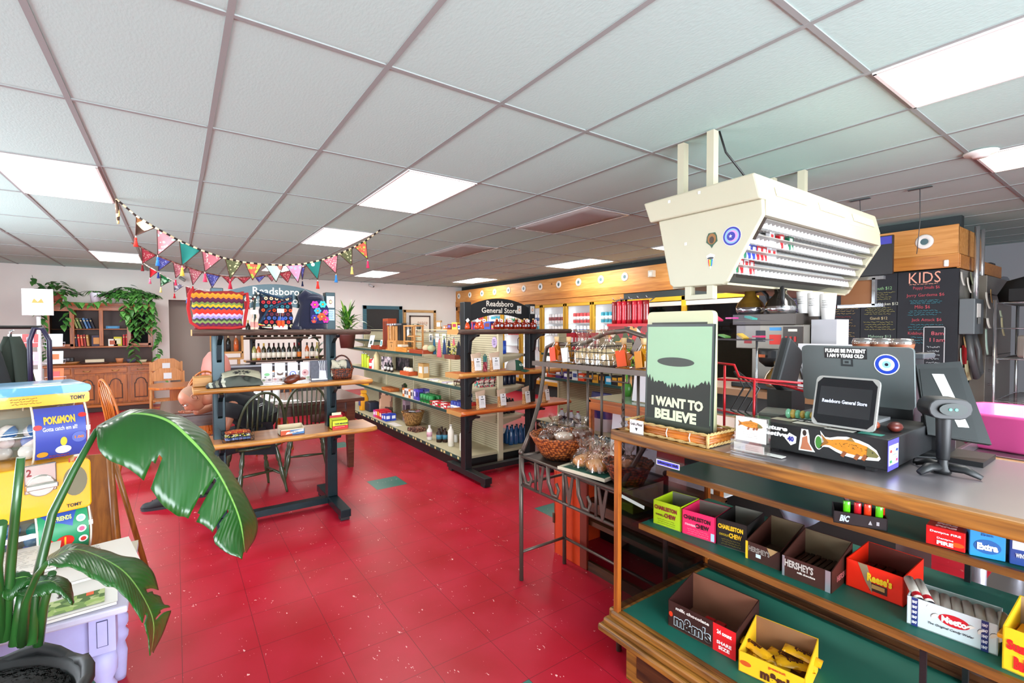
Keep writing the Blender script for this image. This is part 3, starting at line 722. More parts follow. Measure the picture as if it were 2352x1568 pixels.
for cx in (-.57,-.2,.2,.57):
    b=B();b.box((cx,-.03,.42),(.33,.02,.5),OAKV);d=b.obj('cupboard_door',t,bevel=.004)
    b=B();b.prism(arch(.2,.36),fr((cx,-.038,.41),X,Z),.012,OAKD);b.prism(arch(.17,.33),fr((cx,-.049,.41),X,Z),.006,OAKV);b.obj('raised_panel',d,bevel=.004)
# ---------------- live-edge display stands ----------------
STEEL=P('#13262b',.3,.55,var=.3,bs=4);STEEL2=P('#222426',.45,.4);SLABE=WD('#c98f45','#8a5a26',3,'x',.5,knots=True);SLABT=WD('#b9763c','#94541f',3,'x',.3,coat=.3)
SLABO=WD('#c8692a','#a34c17',3,'x',.35,coat=.2);BARK=WD('#5c463a','#33241c',5,'x',.8);BARKE=P('#b98648',.6)
def slab(b,x0,x1,yf,yb,z,th,top,edge,seed,amp=.03):
    """live-edge plank: wavy front edge, straighter back; returns on builder b"""
    q=random.Random(seed);n=28;ph=[q.random()*6 for _ in range(4)]
    fx=lambda u:yf-amp*(sin(3.1*u+ph[0])*.6+sin(8*u+ph[1])*.3+sin(19*u+ph[2])*.12)+amp*1.6*max(0,(u-.9)*10)**2*.5
    R=[[],[],[],[],[]]
    for i in range(n+1):
        u=i/n;x=x0+(x1-x0)*u;y=fx(u)
        for k,(dy,dz) in enumerate(((.012,0),(-.006,-th*.35),(.004,-th*.7),(.03,-th),(None,0))):
            if dy is None:continue
            R[k].append(b.bm.verts.new((x,y+dy+.004*sin(40*u+k),z+dz)))
    T=[b.bm.verts.new((x0+(x1-x0)*i/n,yb+.01*sin(9*i/n+ph[3]),z)) for i in range(n+1)]
    D=[b.bm.verts.new((x0+(x1-x0)*i/n,yb+.01*sin(9*i/n+ph[3]),z-th)) for i in range(n+1)]
    for i in range(n):
        b.face([R[0][i],R[0][i+1],T[i+1],T[i]],top)
        for k in range(3):b.face([R[k+1][i],R[k+1][i+1],R[k][i+1],R[k][i]],edge,True)
        b.face([T[i],T[i+1],D[i+1],D[i]],edge);b.face([D[i],D[i+1],R[3][i+1],R[3][i]],edge)
    for i in (0,n):
        f=[R[0][i],R[1][i],R[2][i],R[3][i],D[i],T[i]];b.face(f if i else f[::-1],BARKE)
    return b
def make_stand(label,x0,x1,yp,mats,shelves,zt,metal,brace=False,sign=True):
    t=thing('display_stand',label,'display stand',(0,0,0),0)
    for x in (x0,x1):
        b=B();b.bx(x-.04,x+.04,yp-.045,yp+.045,.09,zt,metal)
        if brace:
            for zz in (s[2] for s in shelves):pass
        b.obj('post',t,bevel=.004)
        b=B();b.bx(x-.04+.05*(x > x0)*0,x+.04,yp-.42,yp+.35,.03,.09,metal);b.bx(x-.035,x+.035,yp-.40,yp-.33,0,.03,BLK);b.bx(x-.035,x+.035,yp+.26,yp+.33,0,.03,BLK);b.obj('foot',t,bevel=.004)
    b=B();b.bx(x0,x1,yp-.035,yp+.035,.035,.085,metal);b.obj('floor_rail',t)
    for k,(a,c_,z,th,yf,yb,top,edge) in enumerate(shelves):
        b=slab(B(),a,c_,yf,yb,z,th,top,edge,3+k+int(a*10));b.obj('shelf',t)
        for x in (x0,x1):
            b=B();b.prism([(0,0),(.2,0),(.19,-.02),(.12,-.03),(.05,-.07),(.03,-.18),(0,-.2)],fr((x+.02,yp-.045,z-th),-Y,Z),.03,metal);b.obj('shelf_bracket',t)
    if sign:
        n=16;w_=x1-x0-.08;pts=[]
        for i in range(n+1):u=i/n;pts.append((-w_/2+w_*u,.085*sin(pi*u)**.8 if 0 < u < 1 else 0))
        for i in range(n+1):u=1-i/n;pts.append((-w_/2+w_*u,-.16+.075*sin(pi*u)))
        b=B();T=fr(((x0+x1)/2,yp-.01,zt-.035),X,Z);b.prism(pts,T,.006,metal)
        s=b.obj('sign_plate',t)
        b=B();LT=P('#d9d2c4',.5);T2=fr(((x0+x1)/2,yp-.017,zt-.035),X,Z)
        text(b,'Readsboro',T2 @ Matrix.Translation((0,.028,0)),w_*.46,.058,LT,.01)
        text(b,'General Store',T2 @ Matrix.Translation((0,-.042,0)),w_*.62,.055,LT,.01)
        b.obj('sign_lettering',s)
    return t
st1=make_stand('live-edge display stand with teal steel posts and sign, striped bag on its top shelf',.262,1.075,4.2,None,
    [(.10,1.385,1.51,.045,4.03,4.38,BARK,BARK),(.10,1.375,1.085,.04,3.98,4.4,SLABT,SLABE),(.12,1.385,.69,.045,3.93,4.32,SLABT,SLABE)],1.82,STEEL)
st2=make_stand('black steel display stand with orange slabs and sign, syrup bottles on its top shelf',2.405,3.225,4.2,None,
    [(2.22,3.72,1.505,.05,4.02,4.24,BARK,BARK),(2.22,3.62,1.075,.05,4.0,4.3,SLABO,SLABE),(2.24,3.66,.70,.045,3.98,4.3,SLABO,SLABO)],1.78,STEEL2)
# cards stuck on the posts
def card(name,label,cat,T,w_,h_,bg,parts=(),th=.002,group=None,parent=None):
    """flat printed card; parts: list of callables adding print to a builder on frame T"""
    b=B();b.prism([(-w_/2,-h_/2),(w_/2,-h_/2),(w_/2,h_/2),(-w_/2,h_/2)],T,th,bg)
    for f in parts:f(b,T @ Matrix.Translation((0,0,th+.0003)))
    o=b.obj(name,parent)
    return tag(o,label,cat,group) if parent is None else o
def portrait(b,T):b.prism(oval(16,.014,.019),T @ Matrix.Translation((0,.0,0)),.001,P('#5c4031',.7));b.prism(oval(12,.011,.013),T @ Matrix.Translation((0,.0,.001)),.001,P('#e0b596',.7));scrib(b,T @ Matrix.Translation((0,.032,0)),.03,.01,BLK,1,.001,3)
WP=P('#f0efec',.6)
card('post_card','white card with a small portrait on the right post of the teal stand','card',fr((1.075,4.154,1.74),X,Z),.06,.095,WP,[portrait])
card('post_card','pale blue card with small drawings on the right post of the teal stand','card',fr((1.075,4.154,1.63),X,Z),.06,.09,P('#a9c8e0',.6),[lambda b,T:scrib(b,T,.05,.07,P('#2d4c74',.7),5,.0012,4)])
card('post_card','portrait sticker on the black sign plate, left one of the pair','card',fr((3.06,4.175,1.715),X,Z),.055,.085,P('#c9c6c0',.6),[portrait])
card('post_card','portrait sticker on the black right post, right one of the pair','card',fr((3.225,4.154,1.715),X,Z),.055,.085,P('#c9c6c0',.6),[portrait])

# ---------------- goods on the teal stand ----------------
zt=1.512
# striped crossbody bag
t=thing('shoulder_bag','woven shoulder bag in red, purple and yellow zigzag stripes on the top shelf','bag',(.265,4.12,zt),0)
cols=['#6b2a3a','#8a2a34','#5b2146','#7a8f4a','#3a3f3a','#8c7fb8','#b9a4cc','#e02a1e','#d8361c','#2b2d5c','#e2a21c','#6b7f3a','#4a1530','#5a1a3a','#c97a1c','#d98c1f','#8a1c1c']
def bagf(w0,w1,h_,d_,tilt=0):
    def f(u,v):
        a=2*pi*u;k=max(.0,sin(pi*min(1,v*1.05)))**.35;w_=w0+(w1-w0)*v
        x=w_/2*cos(a);x=(abs(x)/(w_/2))**.45*(w_/2)*(1 if x > 0 else -1)
        return Vector((x+.004*sin(20*v),d_/2*sin(a)*(.35+.65*k)*(1-.55*v),h_*v+.006*sin(9*x*10)*v))
    return f
b=B();b.grid(bagf(.30,.33,.28,.13),28,18,BANDS(cols,.285,'z',.9,.012,60));b.grid(lambda u,v:Vector(((u-.5)*.29,(v-.5)*.09,.002)),2,2,P('#8a1c1c',.9));b.obj('bag_body',t,solid=.004)
b=B();SR=BANDS(['#b01c1c','#a31a22','#6b1a1c','#3a5c34'],.06,'z',.9,0)
b.tube([(.16,-.02,.26),(.185,-.04,.27),(.19,-.05,.2),(.17,-.06,.1),(.16,-.07,.02),(.08,-.08,.008),(-.05,-.085,.012),(-.12,-.08,.008),(-.17,-.06,.05),(-.185,-.05,.15),(-.175,-.03,.25),(-.16,-.02,.285)],.011,P('#a51c1f',.9),8)
b.obj('strap',t)
b=B()
for k in range(4):b.tube([(.165+.006*k,-.055,.21),(.17+.009*k,-.06,.15)],.004,P('#8f1a22',.9),5)
b.obj('tassel',t)
# flower pattern bag
t=thing('shoulder_bag','dark woven bag with rows of bright flowers and a striped rope strap','bag',(.66,4.17,zt),0)
b=B();b.grid(bagf(.25,.22,.255,.12),28,14,P('#1d1226',.9));b.obj('bag_body',t,solid=.004)
b=B();fc=['#e8d9a0','#d42a28','#3f63b8','#6b2a3a','#e0501e','#2a7a86','#cf2a30','#e6c9a0']
def flower(b,c,r,m,m2,T):
    for k in range(6):a=k*pi/3;b.prism(oval(8,r*.33,r*.33),T @ Matrix.Translation((c[0]+r*.6*cos(a),c[1]+r*.6*sin(a),0)),.002,m)
    b.prism(oval(8,r*.22,r*.22),T @ Matrix.Translation((c[0],c[1],.001)),.002,m2)
Tf=fr((0,-.064,.0),X,Vector((0,.11,1)))
for r_ in range(8):
    for c_ in range(6):
        xx=-.1+c_*.04+(.02 if r_ % 2 else 0)
        if abs(xx) < .112:flower(b,(xx*(1-.06*r_/8),.025+r_*.031),.015,P(fc[r_],.9),P('#1d1226',.9),Tf)
b.obj('flower_pattern',t)
def ropestrap(b,pts,r=.009):
    b.tube(pts,r,BANDS(['#c02028','#efe6cf','#1f4a34','#c02028','#e8c94a','#14324a'],.05,'z',.9),8)
b=B();ropestrap(b,[(-.1,-.02,.255),(-.13,-.04,.29),(-.05,-.06,.265),(.04,-.06,.24),(.11,-.05,.27),(.115,-.03,.23),(.02,-.075,.2),(-.07,-.085,.15),(-.12,-.09,.06),(-.14,-.1,.04),(-.1,-.11,.02),(-.05,-.12,.01)]);b.obj('strap',t)
b=B();b.tube([(-.13,-.03,.28),(-.15,-.04,.24),(-.16,-.05,.15),(-.15,-.05,.05)],.008,P('#2b3b33',.9),6)
for k in range(5):b.ball((-.13-.012*k,-.05,.275-.014*k),.009,P(['#e8e0cc','#2a2a2a','#e8e0cc','#6b2a2a','#e8e0cc'][k],.9),6)
b.obj('tassel',t)
# navy backpack with flowers
t=thing('backpack','small navy backpack with an embroidered magenta and orange flower pocket','bag',(.93,4.13,zt),0)
b=B();NV=P('#10152e',.95,bump=.3,bs=30,sheen=.3)
b.grid(lambda u,v:Vector(((.11-.035*v**2)*cos(2*pi*u)*(1+.15*(cos(2*pi*u) < 0)*(1-v)),.075*sin(2*pi*u)*(1-.3*v),.27*v+.02*sin(pi*u)*v)),20,12,NV)
b.tube([(-.07,0,.2),(-.085,.0,.26),(-.06,-.02,.29),(-.02,-.02,.27)],[.03,.035,.03,.02],NV,8);b.lathe([(.001,.27),(.06,.265),(.075,.25)],(0,0,0),NV,16);b.obj('pack_body',t,solid=.004)
b=B();T=fr((.025,-.079,.135),Vector((1,-.05,0)),Vector((0,.05,1)))
b.prism([(-.065,-.09),(.07,-.09),(.075,.03),(.05,.085),(0,.1),(-.05,.085),(-.065,.02)],T,.012,P('#171a4a',.9));T=T @ Matrix.Translation((0,0,.013))
for (x,y,r,c) in ((-.03,.06,.035,'#e0289a'),(.03,.065,.032,'#2ec4b6'),(.05,.0,.025,'#c94a9a'),(-.01,.012,.03,'#3aa7d8'),(.02,-.035,.038,'#f0521c'),(.05,-.06,.03,'#d8268a'),(-.035,-.045,.03,'#3a2a8a'),(-.04,-.07,.02,'#e8452a')):
    flower(b,(x,y),r,P(c,.8),P('#f0a03a',.8),T)
b.obj('flower_pocket',t)
b=B();b.tube([(-.1,.0,.16),(-.13,-.02,.06),(-.15,-.04,.0),(-.11,-.07,.005)],[.012,.02,.035,.02],NV,8);b.obj('shoulder_strap',t)
# earrings on cards, small display tray, hanging brass earrings
def earring(label,x,z,cols_,y=4.0):
    t=thing('earring_card',label,'earrings',(x,y,z))
    b=B();b.prism([(-.024,0),(.024,0),(.024,.032),(-.024,.032)],fr((0,0,0),X,Z),.002,WP);b.tube([(0,.01,.0),(0,.02,-.1)],.002,P('#999999',.5),4);b.obj('card',t)
    for s in (-1,1):
        b=B();b.cyl((s*.012,-.003,0),(s*.014,-.003,-.03),.0012,P('#b9963f',.3,.9),seg=5)
        b.lathe([(.003,0),(.012,-.03),(.014,-.07),(.012,-.085)],(s*.013,-.004,-.028),[P(c,.9) for c in cols_],8);b.obj('earring',t)
earring('pink and cream tassel earrings on a white card between the two woven bags',.485,zt+.112,['#d8b8a0','#c88a80','#d9c8b0'])
earring('blue, orange and red tassel earrings on a white card before the flower bag',.665,zt+.125,['#2f4fa8','#e0501e','#d42420'])
b=B();b.bx(.615,.71,3.985,4.03,zt,zt+.022,WHT);b.bx(.62,.705,3.985,4.02,zt+.022,zt+.024,P('#d8d8d8',.6));one(b,'display_tray','small white box lid at the front of the top shelf','box')
b=B();b.lathe([(.02,0),(.012,.02),(.001,.05)],(.665,4.012,zt+.024),P('#8a8a86',.4),4);one(b,'earring_easel','tiny grey pyramid easel on the white box lid','easel')
t=thing('succulent_ornament','small ornament of pale buds and dark leaves beside the flower bag','ornament',(.56,4.25,zt))
b=B()
for k in range(7):b.ball((.02*cos(k*1.9),.02*sin(k*1.9),.2+.012*k),.013,P('#d8d2c0' if k % 2 else '#3f3328',.7),7)
b.tube([(0,0,0),(0,0,.2)],.004,BLK,5);b.lathe([(.03,0),(.03,.01)],(0,0,0),BLK,10);b.obj('ornament',t)

# middle shelf: poncho bag, stickers rack, carved pod, notebook display, basket
zm=1.087
t=thing('woven_pouch','crumpled grey striped bag with a cream flap printed with a black mandala','bag',(.36,4.11,zm),0)
GRS=BANDS(['#8b8e80','#23262a','#a3a594','#3a3e3c','#77796a','#15171a','#b5b4a3','#4f544c'],.16,'x',.95,.01,40,-.2)
b=B();b.grid(lambda u,v:Vector(((u-.5)*.36,(v-.5)*.19,.005+(.055+.02*sin(13*u+5*v)+.015*sin(29*u)*cos(11*v))*sin(pi*v)**.6*sin(pi*u)**.5+.02*u*sin(pi*v))),36,16,GRS);b.obj('pouch_body',t,solid=.004)
b=B();b.grid(lambda u,v:Vector((-.08+.25*u,-.075+.13*v-.01*u,.068+.022*sin(pi*u)+.03*v-.02*u*u*(v < .2))),14,8,P('#a8a48c',.95));b.obj('flap',t,solid=.003)
T=fr((.045,-.03,.096),X,Vector((0,1,.3)))
b=B()
for k in range(10):a=k*pi/5;b.tube([T @ Vector((.02*cos(a),.013*sin(a),.006)),T @ Vector((.045*cos(a-.13),.03*sin(a-.13),.006)),T @ Vector((.058*cos(a),.04*sin(a),.006)),T @ Vector((.045*cos(a+.13),.03*sin(a+.13),.006)),T @ Vector((.02*cos(a),.013*sin(a),.006))],.0022,BLK,4)
for k in range(8):a=k*pi/4;b.ball(T @ Vector((.013*cos(a),.009*sin(a),.006)),.003,BLK,5)
b.obj('mandala_print',t)
b=B();b.bx(.105,.235,4.2,4.34,zm,zm+.07,WD('#c08a3e','#9a6424',3,'x',.5));one(b,'wood_block','plain wooden block behind the grey pouch at the left shelf end','block',bevel=.004)
# acrylic sticker rack with four sticker cards
b=B();b.bx(.535,.90,4.09,4.094,zm,zm+.045,GL(alpha=.5));b.bx(.535,.90,4.13,4.134,zm,zm+.09,GL(alpha=.5));b.bx(.535,.90,4.09,4.134,zm,zm+.003,GL(alpha=.5))
one(b,'acrylic_rack','low clear acrylic rack of stickers on the middle shelf','rack')
def ring(b,T,r0,r1,m,z=0.0,n=20):
    o=[b.bm.verts.new(T @ Vector((r1*cos(2*pi*k/n),r1*sin(2*pi*k/n),z))) for k in range(n)];i_=[b.bm.verts.new(T @ Vector((r0*cos(2*pi*k/n),r0*sin(2*pi*k/n),z))) for k in range(n)] if r0 > 0 else None
    if i_ is None:b.face(o,m)
    else:
        for k in range(n):b.face([o[k],o[(k+1) % n],i_[(k+1) % n],i_[k]],m)
def eye(b,T,r=.02):
    for q_,c in ((1,'#ffffff'),(.92,'#1c3fae'),(.62,'#f4f6f8'),(.36,'#8fc4e6'),(.15,'#14202c')):b.prism(oval(28,r*q_,r*q_),T @ Matrix.Translation((0,0,.0004*(1.2-q_)*3)),.0004,P(c,.35))
stk=[('green leaf motif',lambda b,T:[b.prism(oval(12,.02,.012),T @ Matrix.Translation((0,-.01,0)),.001,P('#6fae74',.6)),b.prism(oval(8,.008,.005),T @ Matrix.Translation((-.012,-.03,0)),.001,P('#3b3f3a',.6))]),
       ('brown moth motif',lambda b,T:[b.prism([(0,0),(.025,.012),(.02,-.01),(0,-.014),(-.02,-.01),(-.025,.012)],T @ Matrix.Translation((0,-.008,0)),.001,P('#5c4638',.6))]),
       ('blue eye motif',lambda b,T:eye(b,T @ Matrix.Translation((0,-.016,0)),.027)),
       ('pink branch motif',lambda b,T:[b.prism(oval(14,.026,.028),T @ Matrix.Translation((0,-.01,0)),.001,P('#c79a97',.6)),b.prism(oval(10,.01,.008),T @ Matrix.Translation((-.004,-.008,.001)),.001,P('#8a3a48',.6))])]
for k,(s,f) in enumerate(stk):
    card('sticker_card','white sticker card with a %s in the acrylic rack' % s,'sticker',fr((.58+k*.093,4.115,zm+.082),X,Z),.075,.155,P('#cdcbd2',.5),[f],group='sticker cards in the rack')
q=random.Random(3)
for k in range(9):
    card('small_sticker','small %s sticker in the front row of the acrylic rack, %s from the left' % (['green','grey','pink','brown','white','tan','dark','rose','mint'][k],ordn(k)),'sticker',
         fr((.555+k*.04,4.102-.003*(k % 2),zm+.028+.008*q.random()),Vector((1,0,.15*(q.random()-.5))),Z),.034,.034,P('#dcd8d4',.5),
         [lambda b,T,k=k:b.prism(oval(9,.012,.009),T,.001,P(['#5f8a5c','#6f7078','#c48a94','#6b4a3a','#b9b9b9','#c9a884','#33363a','#b56a74','#8fb9a0'][k],.6))],group='small stickers in the rack')
t=thing('seed_pod','carved brown wooden pod with a short stem lying on the middle shelf','carving',(.745,4.03,zm))
b=B();b.ball((0,0,.034),(.062,.04,.034),WD('#6b2f18','#3f170c',8,'x',.4),16,Matrix.Rotation(-.3,3,'Y'));b.obj('pod',t)
b=B();b.cyl((.045,-.01,.03),(.095,-.02,.035),.010,P('#5a2612',.5),.007);b.obj('stem',t)
# notebook / drawing display
t=thing('print_display','grey charcoal print with white brush drawing leaning on the shelf','print',(.955,4.06,zm),0)
b=B();b.prism([(-.065,0),(.065,0),(.065,.17),(-.065,.17)],fr((0,0,0),X,Vector((0,.12,1))),.006,P('#50525c',.7,var=.4,bs=60));b.obj('board',t)
b=B();T=fr((0,-.002,0),X,Vector((0,.12,1)))
b.prism([(-.005,.015),(.055,.02),(.05,.085),(0,.09)],T @ Matrix.Translation((0,0,.009)),.001,P('#c9cdd6',.7))
for k in range(4):b.tube([T @ Vector((.0+k*.013,.08,.01)),T @ Vector((.006+k*.012,.12,.012)),T @ Vector((-.002+k*.015,.165,.01))],.0025,P('#dfe2ea',.6),5)
b.prism([(-.06,.012),(.06,.012),(.06,.02),(-.06,.024)],T @ Matrix.Translation((0,0,.009)),.001,WHT);b.obj('drawing',t)
WK=WV('#8a3c16','#2e0f06',55,75);WKO=WV('#c26a2c','#5c2408',60,80);WKT=WV('#c99a58','#6b4420',60,80)
def basket(name,label,loc,r0,r1,h_,m,seg=28,sy=1.0,rim=True,sq=0.0,handle=None,rz=0,group=None):
    t=thing(name,label,'basket',loc,rz,group)
    b=B();b.lathe([(.001,.004),(r0*.97,.004),(r0,0),(r0*.6+r1*.4,h_*.35),(r1*.98,h_*.9),(r1,h_),(r1-.008,h_),(r1*.96-.01,h_*.88),(r0*.6+r1*.4-.012,h_*.35),(r0-.012,.012),(.001,.012)],(0,0,0),m,seg,None,sy,sq)
    b.obj('basket_body',t)
    if rim:
        b=B();n=40;pts=[]
        for k in range(n*2):
            a=2*pi*k/(n*2);q_=1/((abs(cos(a))**(2+sq*6)+abs(sin(a))**(2+sq*6))**(1/(2+sq*6))) if sq else 1
            pts.append(((r1+.002*sin(k*1.3))*cos(a)*q_,(r1+.002*sin(k*1.3))*sin(a)*sy*q_,h_+.003*sin(k*1.3)))
        b.tube(pts,.007,m,6,True);b.obj('rim',t)
    if handle:
        b=B();pts=[(r1*cos(pi*k/14),0,h_*.7+handle*sin(pi*k/14)) for k in range(15)];b.tube(pts,.007,m,7);b.obj('handle',t)
    return t
t=basket('wicker_basket','dark red-brown handled wicker basket of folded cloths on the middle shelf',(1.16,4.15,zm),.075,.088,.085,WK,sy=.75,sq=.25,handle=.14)
def cloth(label,loc,w_,h_,m,seed,pr=None,name='folded_cloth',rz=0):
    q=random.Random(seed);t=thing(name,label,'cloth',loc,rz)
    b=B();b.grid(lambda u,v:Vector(((u-.5)*w_,-.012+.02*sin(2*pi*v)+.004*sin(15*u),v*h_+.01*sin(9*u+seed))),12,10,m);b.obj('cloth',t,solid=.012)
    if pr:pr(t)
    return t
def mand(t):
    b=B();T=fr((0,-.033,.075),X,Z)
    for k in range(10):a=k*pi/5;b.tube([T @ Vector((.012*cos(a),.01*sin(a),0)),T @ Vector((.035*cos(a-.16),.03*sin(a-.16),0)),T @ Vector((.048*cos(a),.04*sin(a),0)),T @ Vector((.035*cos(a+.16),.03*sin(a+.16),0)),T @ Vector((.012*cos(a),.01*sin(a),0))],.0022,BLK,4)
    b.obj('mandala_print',t)
cloth('cream cloth with a black mandala standing in the handled basket',(1.13,4.14,zm+.02),.12,.135,P('#b5b09a',.95),1,mand)
cloth('black and white striped cloth in the handled basket behind the mandala cloth',(1.19,4.19,zm+.02),.09,.13,BANDS(['#e8e6e0','#2a2b30','#b9b7b0','#44464c'],.05,'x',.9,0,40,-.05),2)
# lower shelf
zl=.692
t=basket('wire_basket','small black wire basket with patterned fabric rim on the lower shelf',(.37,4.06,zl),.075,.09,.001,BLK,rim=False)
for o in list(t.children):bpy.data.objects.remove(o)
WB=P('#1a1a1c',.4,.5)
b=B()
for z in (.0,.03,.06):b.tube([(sx*.1,sy*.07,z) for sx,sy in ((-1,-1),(1,-1),(1,1),(-1,1))],.002,WB,5,True)
for k in range(9):
    x=-.1+.025*k;b.tube([(x,-.07,.06),(x,-.07,0),(x,.07,0),(x,.07,.06)],.0015,WB,4)
for sx in (-1,1):b.tube([(sx*.1,-.03,.06),(sx*.12,0,.1),(sx*.1,.03,.06)],.002,WB,5)
b.obj('basket_wires',t)
for k,(c,z,s) in enumerate((('#6b7ba0',.012,'blue and pink folded pouch at the bottom'),('#a09c4a',.034,'black and white checked folded pouch in the middle'),('#b83a1c',.056,'red folded pouch with gold braid on top'))):
    b=B();mm=[CELL(['#5a6a94','#8792b8','#b56a7a','#3a4a74'],30),CELL(['#1d1d22','#d8d6cc','#2a2a2a','#c9c43a'],90),DOTS('#a83218','#e0a03a',90,.35)][k]
    b.grid(lambda u,v:Vector((.37+(.17 if k < 2 else .14)*(u-.5),4.06+.1*(v-.5),zl+z+.018*sin(pi*u)**.3*sin(pi*v)**.5)),10,8,mm);b.bx(.37-.08,.37+.08,4.015,4.105,zl+z-.006,zl+z+.004,mm)
    one(b,'folded_pouch',s+' of the wire basket','pouch','pouches in the wire basket')
def carton(name,label,loc,rz,w_,d_,hf,hb,outer,inner,front=None,sides=None,hs=None,th=.004,group=None,cat='box',extra=None,tone=None):
    """open-topped display carton; local x = width, -y = front; front/sides add print on a frame"""
    t=thing(name,label,cat,loc,rz,group);hs=hs or [hf,hb]
    b=B();b.bx(-w_/2,w_/2,-d_/2,d_/2,0,th,inner);b.bx(-w_/2,w_/2,-d_/2,-d_/2+th,0,hf,outer);b.bx(-w_/2,w_/2,d_/2-th,d_/2,0,hb,outer)
    for s in (-1,1):
        x=s*(w_/2-th/2);A=[(-d_/2,0),(d_/2,0),(d_/2,hs[1]),(-d_/2,hs[0])]
        b.prism(A,fr((x+th/2,0,0),Y,Z),-th,outer,outer)
    # inner faces
    b.bx(-w_/2+th,w_/2-th,-d_/2+th,-d_/2+th*1.3,th,hf-.001,inner);b.bx(-w_/2+th,w_/2-th,d_/2-th*1.3,d_/2-th,th,hb-.001,inner)
    b.obj('carton',t)
    if front:
        b=B();front(b,fr((0,-d_/2-.0005,hf/2),X,Z));b.obj('front_print',t)
    if sides:
        b=B();sides(b,fr((w_/2+.0005,0,hf/2),Y,Z));b.obj('side_print',t)
    if extra:extra(t)
    return t
def rect(b,T,x,y,w_,h_,m,z=.0003,th=.0004):b.prism([(x-w_/2,y-h_/2),(x+w_/2,y-h_/2),(x+w_/2,y+h_/2),(x-w_/2,y+h_/2)],T @ Matrix.Translation((0,0,z)),th,m)
def tx(b,T,x,y,s,w_,h_,col,bold=.02,z=.0008,shear=0,rough=.5):text(b,s,T @ Matrix.Translation((x,y,z)),w_,h_,P(col,rough),bold,.0004,shear)
def f_screw(b,T):
    rect(b,T,0,-.004,.17,.035,P('#b9481c',.6));b.prism([(0,-.022),(.085,-.022),(.085,.014),(-.02,.014)],T @ Matrix.Translation((0,0,.0007)),.0004,P('#3f6ea0',.6));b.prism([(-.05,-.016),(.08,-.002),(.08,.012),(-.04,.0)],T @ Matrix.Translation((0,0,.0012)),.0004,P('#e8e2d4',.6))
    tx(b,T,.01,-.002,'ZIPPER PULL',.07,.011,'#22304a',z=.002,shear=.3)
carton('display_carton','open cream carton with an orange and blue printed front on the lower shelf',(.735,4.05,zl),0,.175,.12,.045,.065,P('#cdbfa6',.7),P('#c9b998',.8),f_screw,group=None)
def f_tape(b,T):
    rect(b,T,0,-.022,.125,.028,P('#c41c22',.5));tx(b,T,.008,.008,'TAPE MEASURE',.108,.013,'#15151a',.05);rect(b,T,0,-.008,.09,.003,P('#2a2a2a',.5));scrib(b,T @ Matrix.Translation((0,-.018,.001)),.09,.008,P('#f0e8c8',.6),1,.0012,3)
YG=P('#c2cc1a',.5)
carton('display_carton','yellow-green and red tape measure carton on the lower shelf',(1.10,4.04,zl),0,.13,.08,.066,.08,YG,P('#a7ac18',.6),f_tape,
       extra=lambda t:(lambda b:(b.bx(-.062,.04,.041,.045,.08,.1,P('#b81c22',.5)),b.bx(-.045,.03,.04,.043,.1,.122,P('#d8d8b0',.5)),b.obj('header_flap',t)))(B()))
# ---------------- goods on the orange-slab stand ----------------
zt=1.507;SYR=LQ('#8f1f06');SYRO=LQ('#d2490a');CORK=P('#c9a878',.8)
def syrup(label,loc,big=True,rz=0,group=None):
    t=thing('syrup_bottle',label,'bottle',loc,rz,group);b=B()
    if big:b.lathe([(.034,0),(.038,.006),(.039,.03),(.038,.055),(.03,.07),(.013,.078),(.012,.092),(.015,.093),(.015,.098)],(0,0,0),SYR,14,None,.6,.35)
    else:b.lathe([(.022,0),(.026,.004),(.02,.04),(.01,.065),(.009,.08),(.011,.082)],(0,0,0),SYRO,12,None,.6,.3)
    b.obj('bottle_glass',t);z0=.098 if big else .082
    b=B();b.cyl((0,0,z0),(0,0,z0+.014),.011,CORK,.012,8);b.obj('cork',t)
    b=B()
    if big:
        for k in range(5):a=k*2*pi/5+pi/2;b.prism([(0,0),(.006,.008),(0,.018),(-.006,.008)],fr((0,-.0245,.036),X,Z) @ Matrix.Rotation(a-pi/2,4,'Z'),.001,P('#cfd6dd',.6))
    else:b.prism([(-.013,-.02),(.013,-.02),(.013,.016),(-.013,.016)],fr((.0,-.018,.03),Vector((1,0,.2)),Z),.002,P('#e2451a',.5))
    b.obj('leaf_label',t)
    return t
def hang_tag(t,dx=.01,red=True,rot=.3):
    b=B();T=fr((dx,-.028,.085),Vector((1,0,rot)),Z);b.prism([(-.017,-.014),(.017,-.014),(.017,.016),(-.017,.016)],T,.001,WP)
    if red:b.prism([(-.008,-.008),(.004,-.006),(.009,.008),(0,.004),(-.006,.009)],T @ Matrix.Translation((0,0,.0012)),.001,P('#c41c1c',.6))
    b.obj('hang_tag',t)
xs=[2.665,2.735,2.79,2.855,2.91,2.97,3.02,3.085,3.14]
for k,x in enumerate(xs):
    t=syrup(ordn(k)+' from the left of the square maple syrup bottles on the top shelf',(x+.04,4.08+.035*(k % 2),zt),True,0,'maple syrup bottles')
    if k in (1,2,3,5,6,7,8):hang_tag(t,.008*(-1)**k,k != 7,.25*(-1)**k)
for k,x in enumerate((2.35,2.46,2.515)):
    t=syrup('%s small orange syrup bottle with a white tag, left end of the top shelf' % ['leftmost','middle','rightmost'][k],(x,4.07,zt),False,0,'small syrup bottles')
    hang_tag(t,-.012 if k < 2 else .012,k == 2,.8 if k < 2 else -.2)
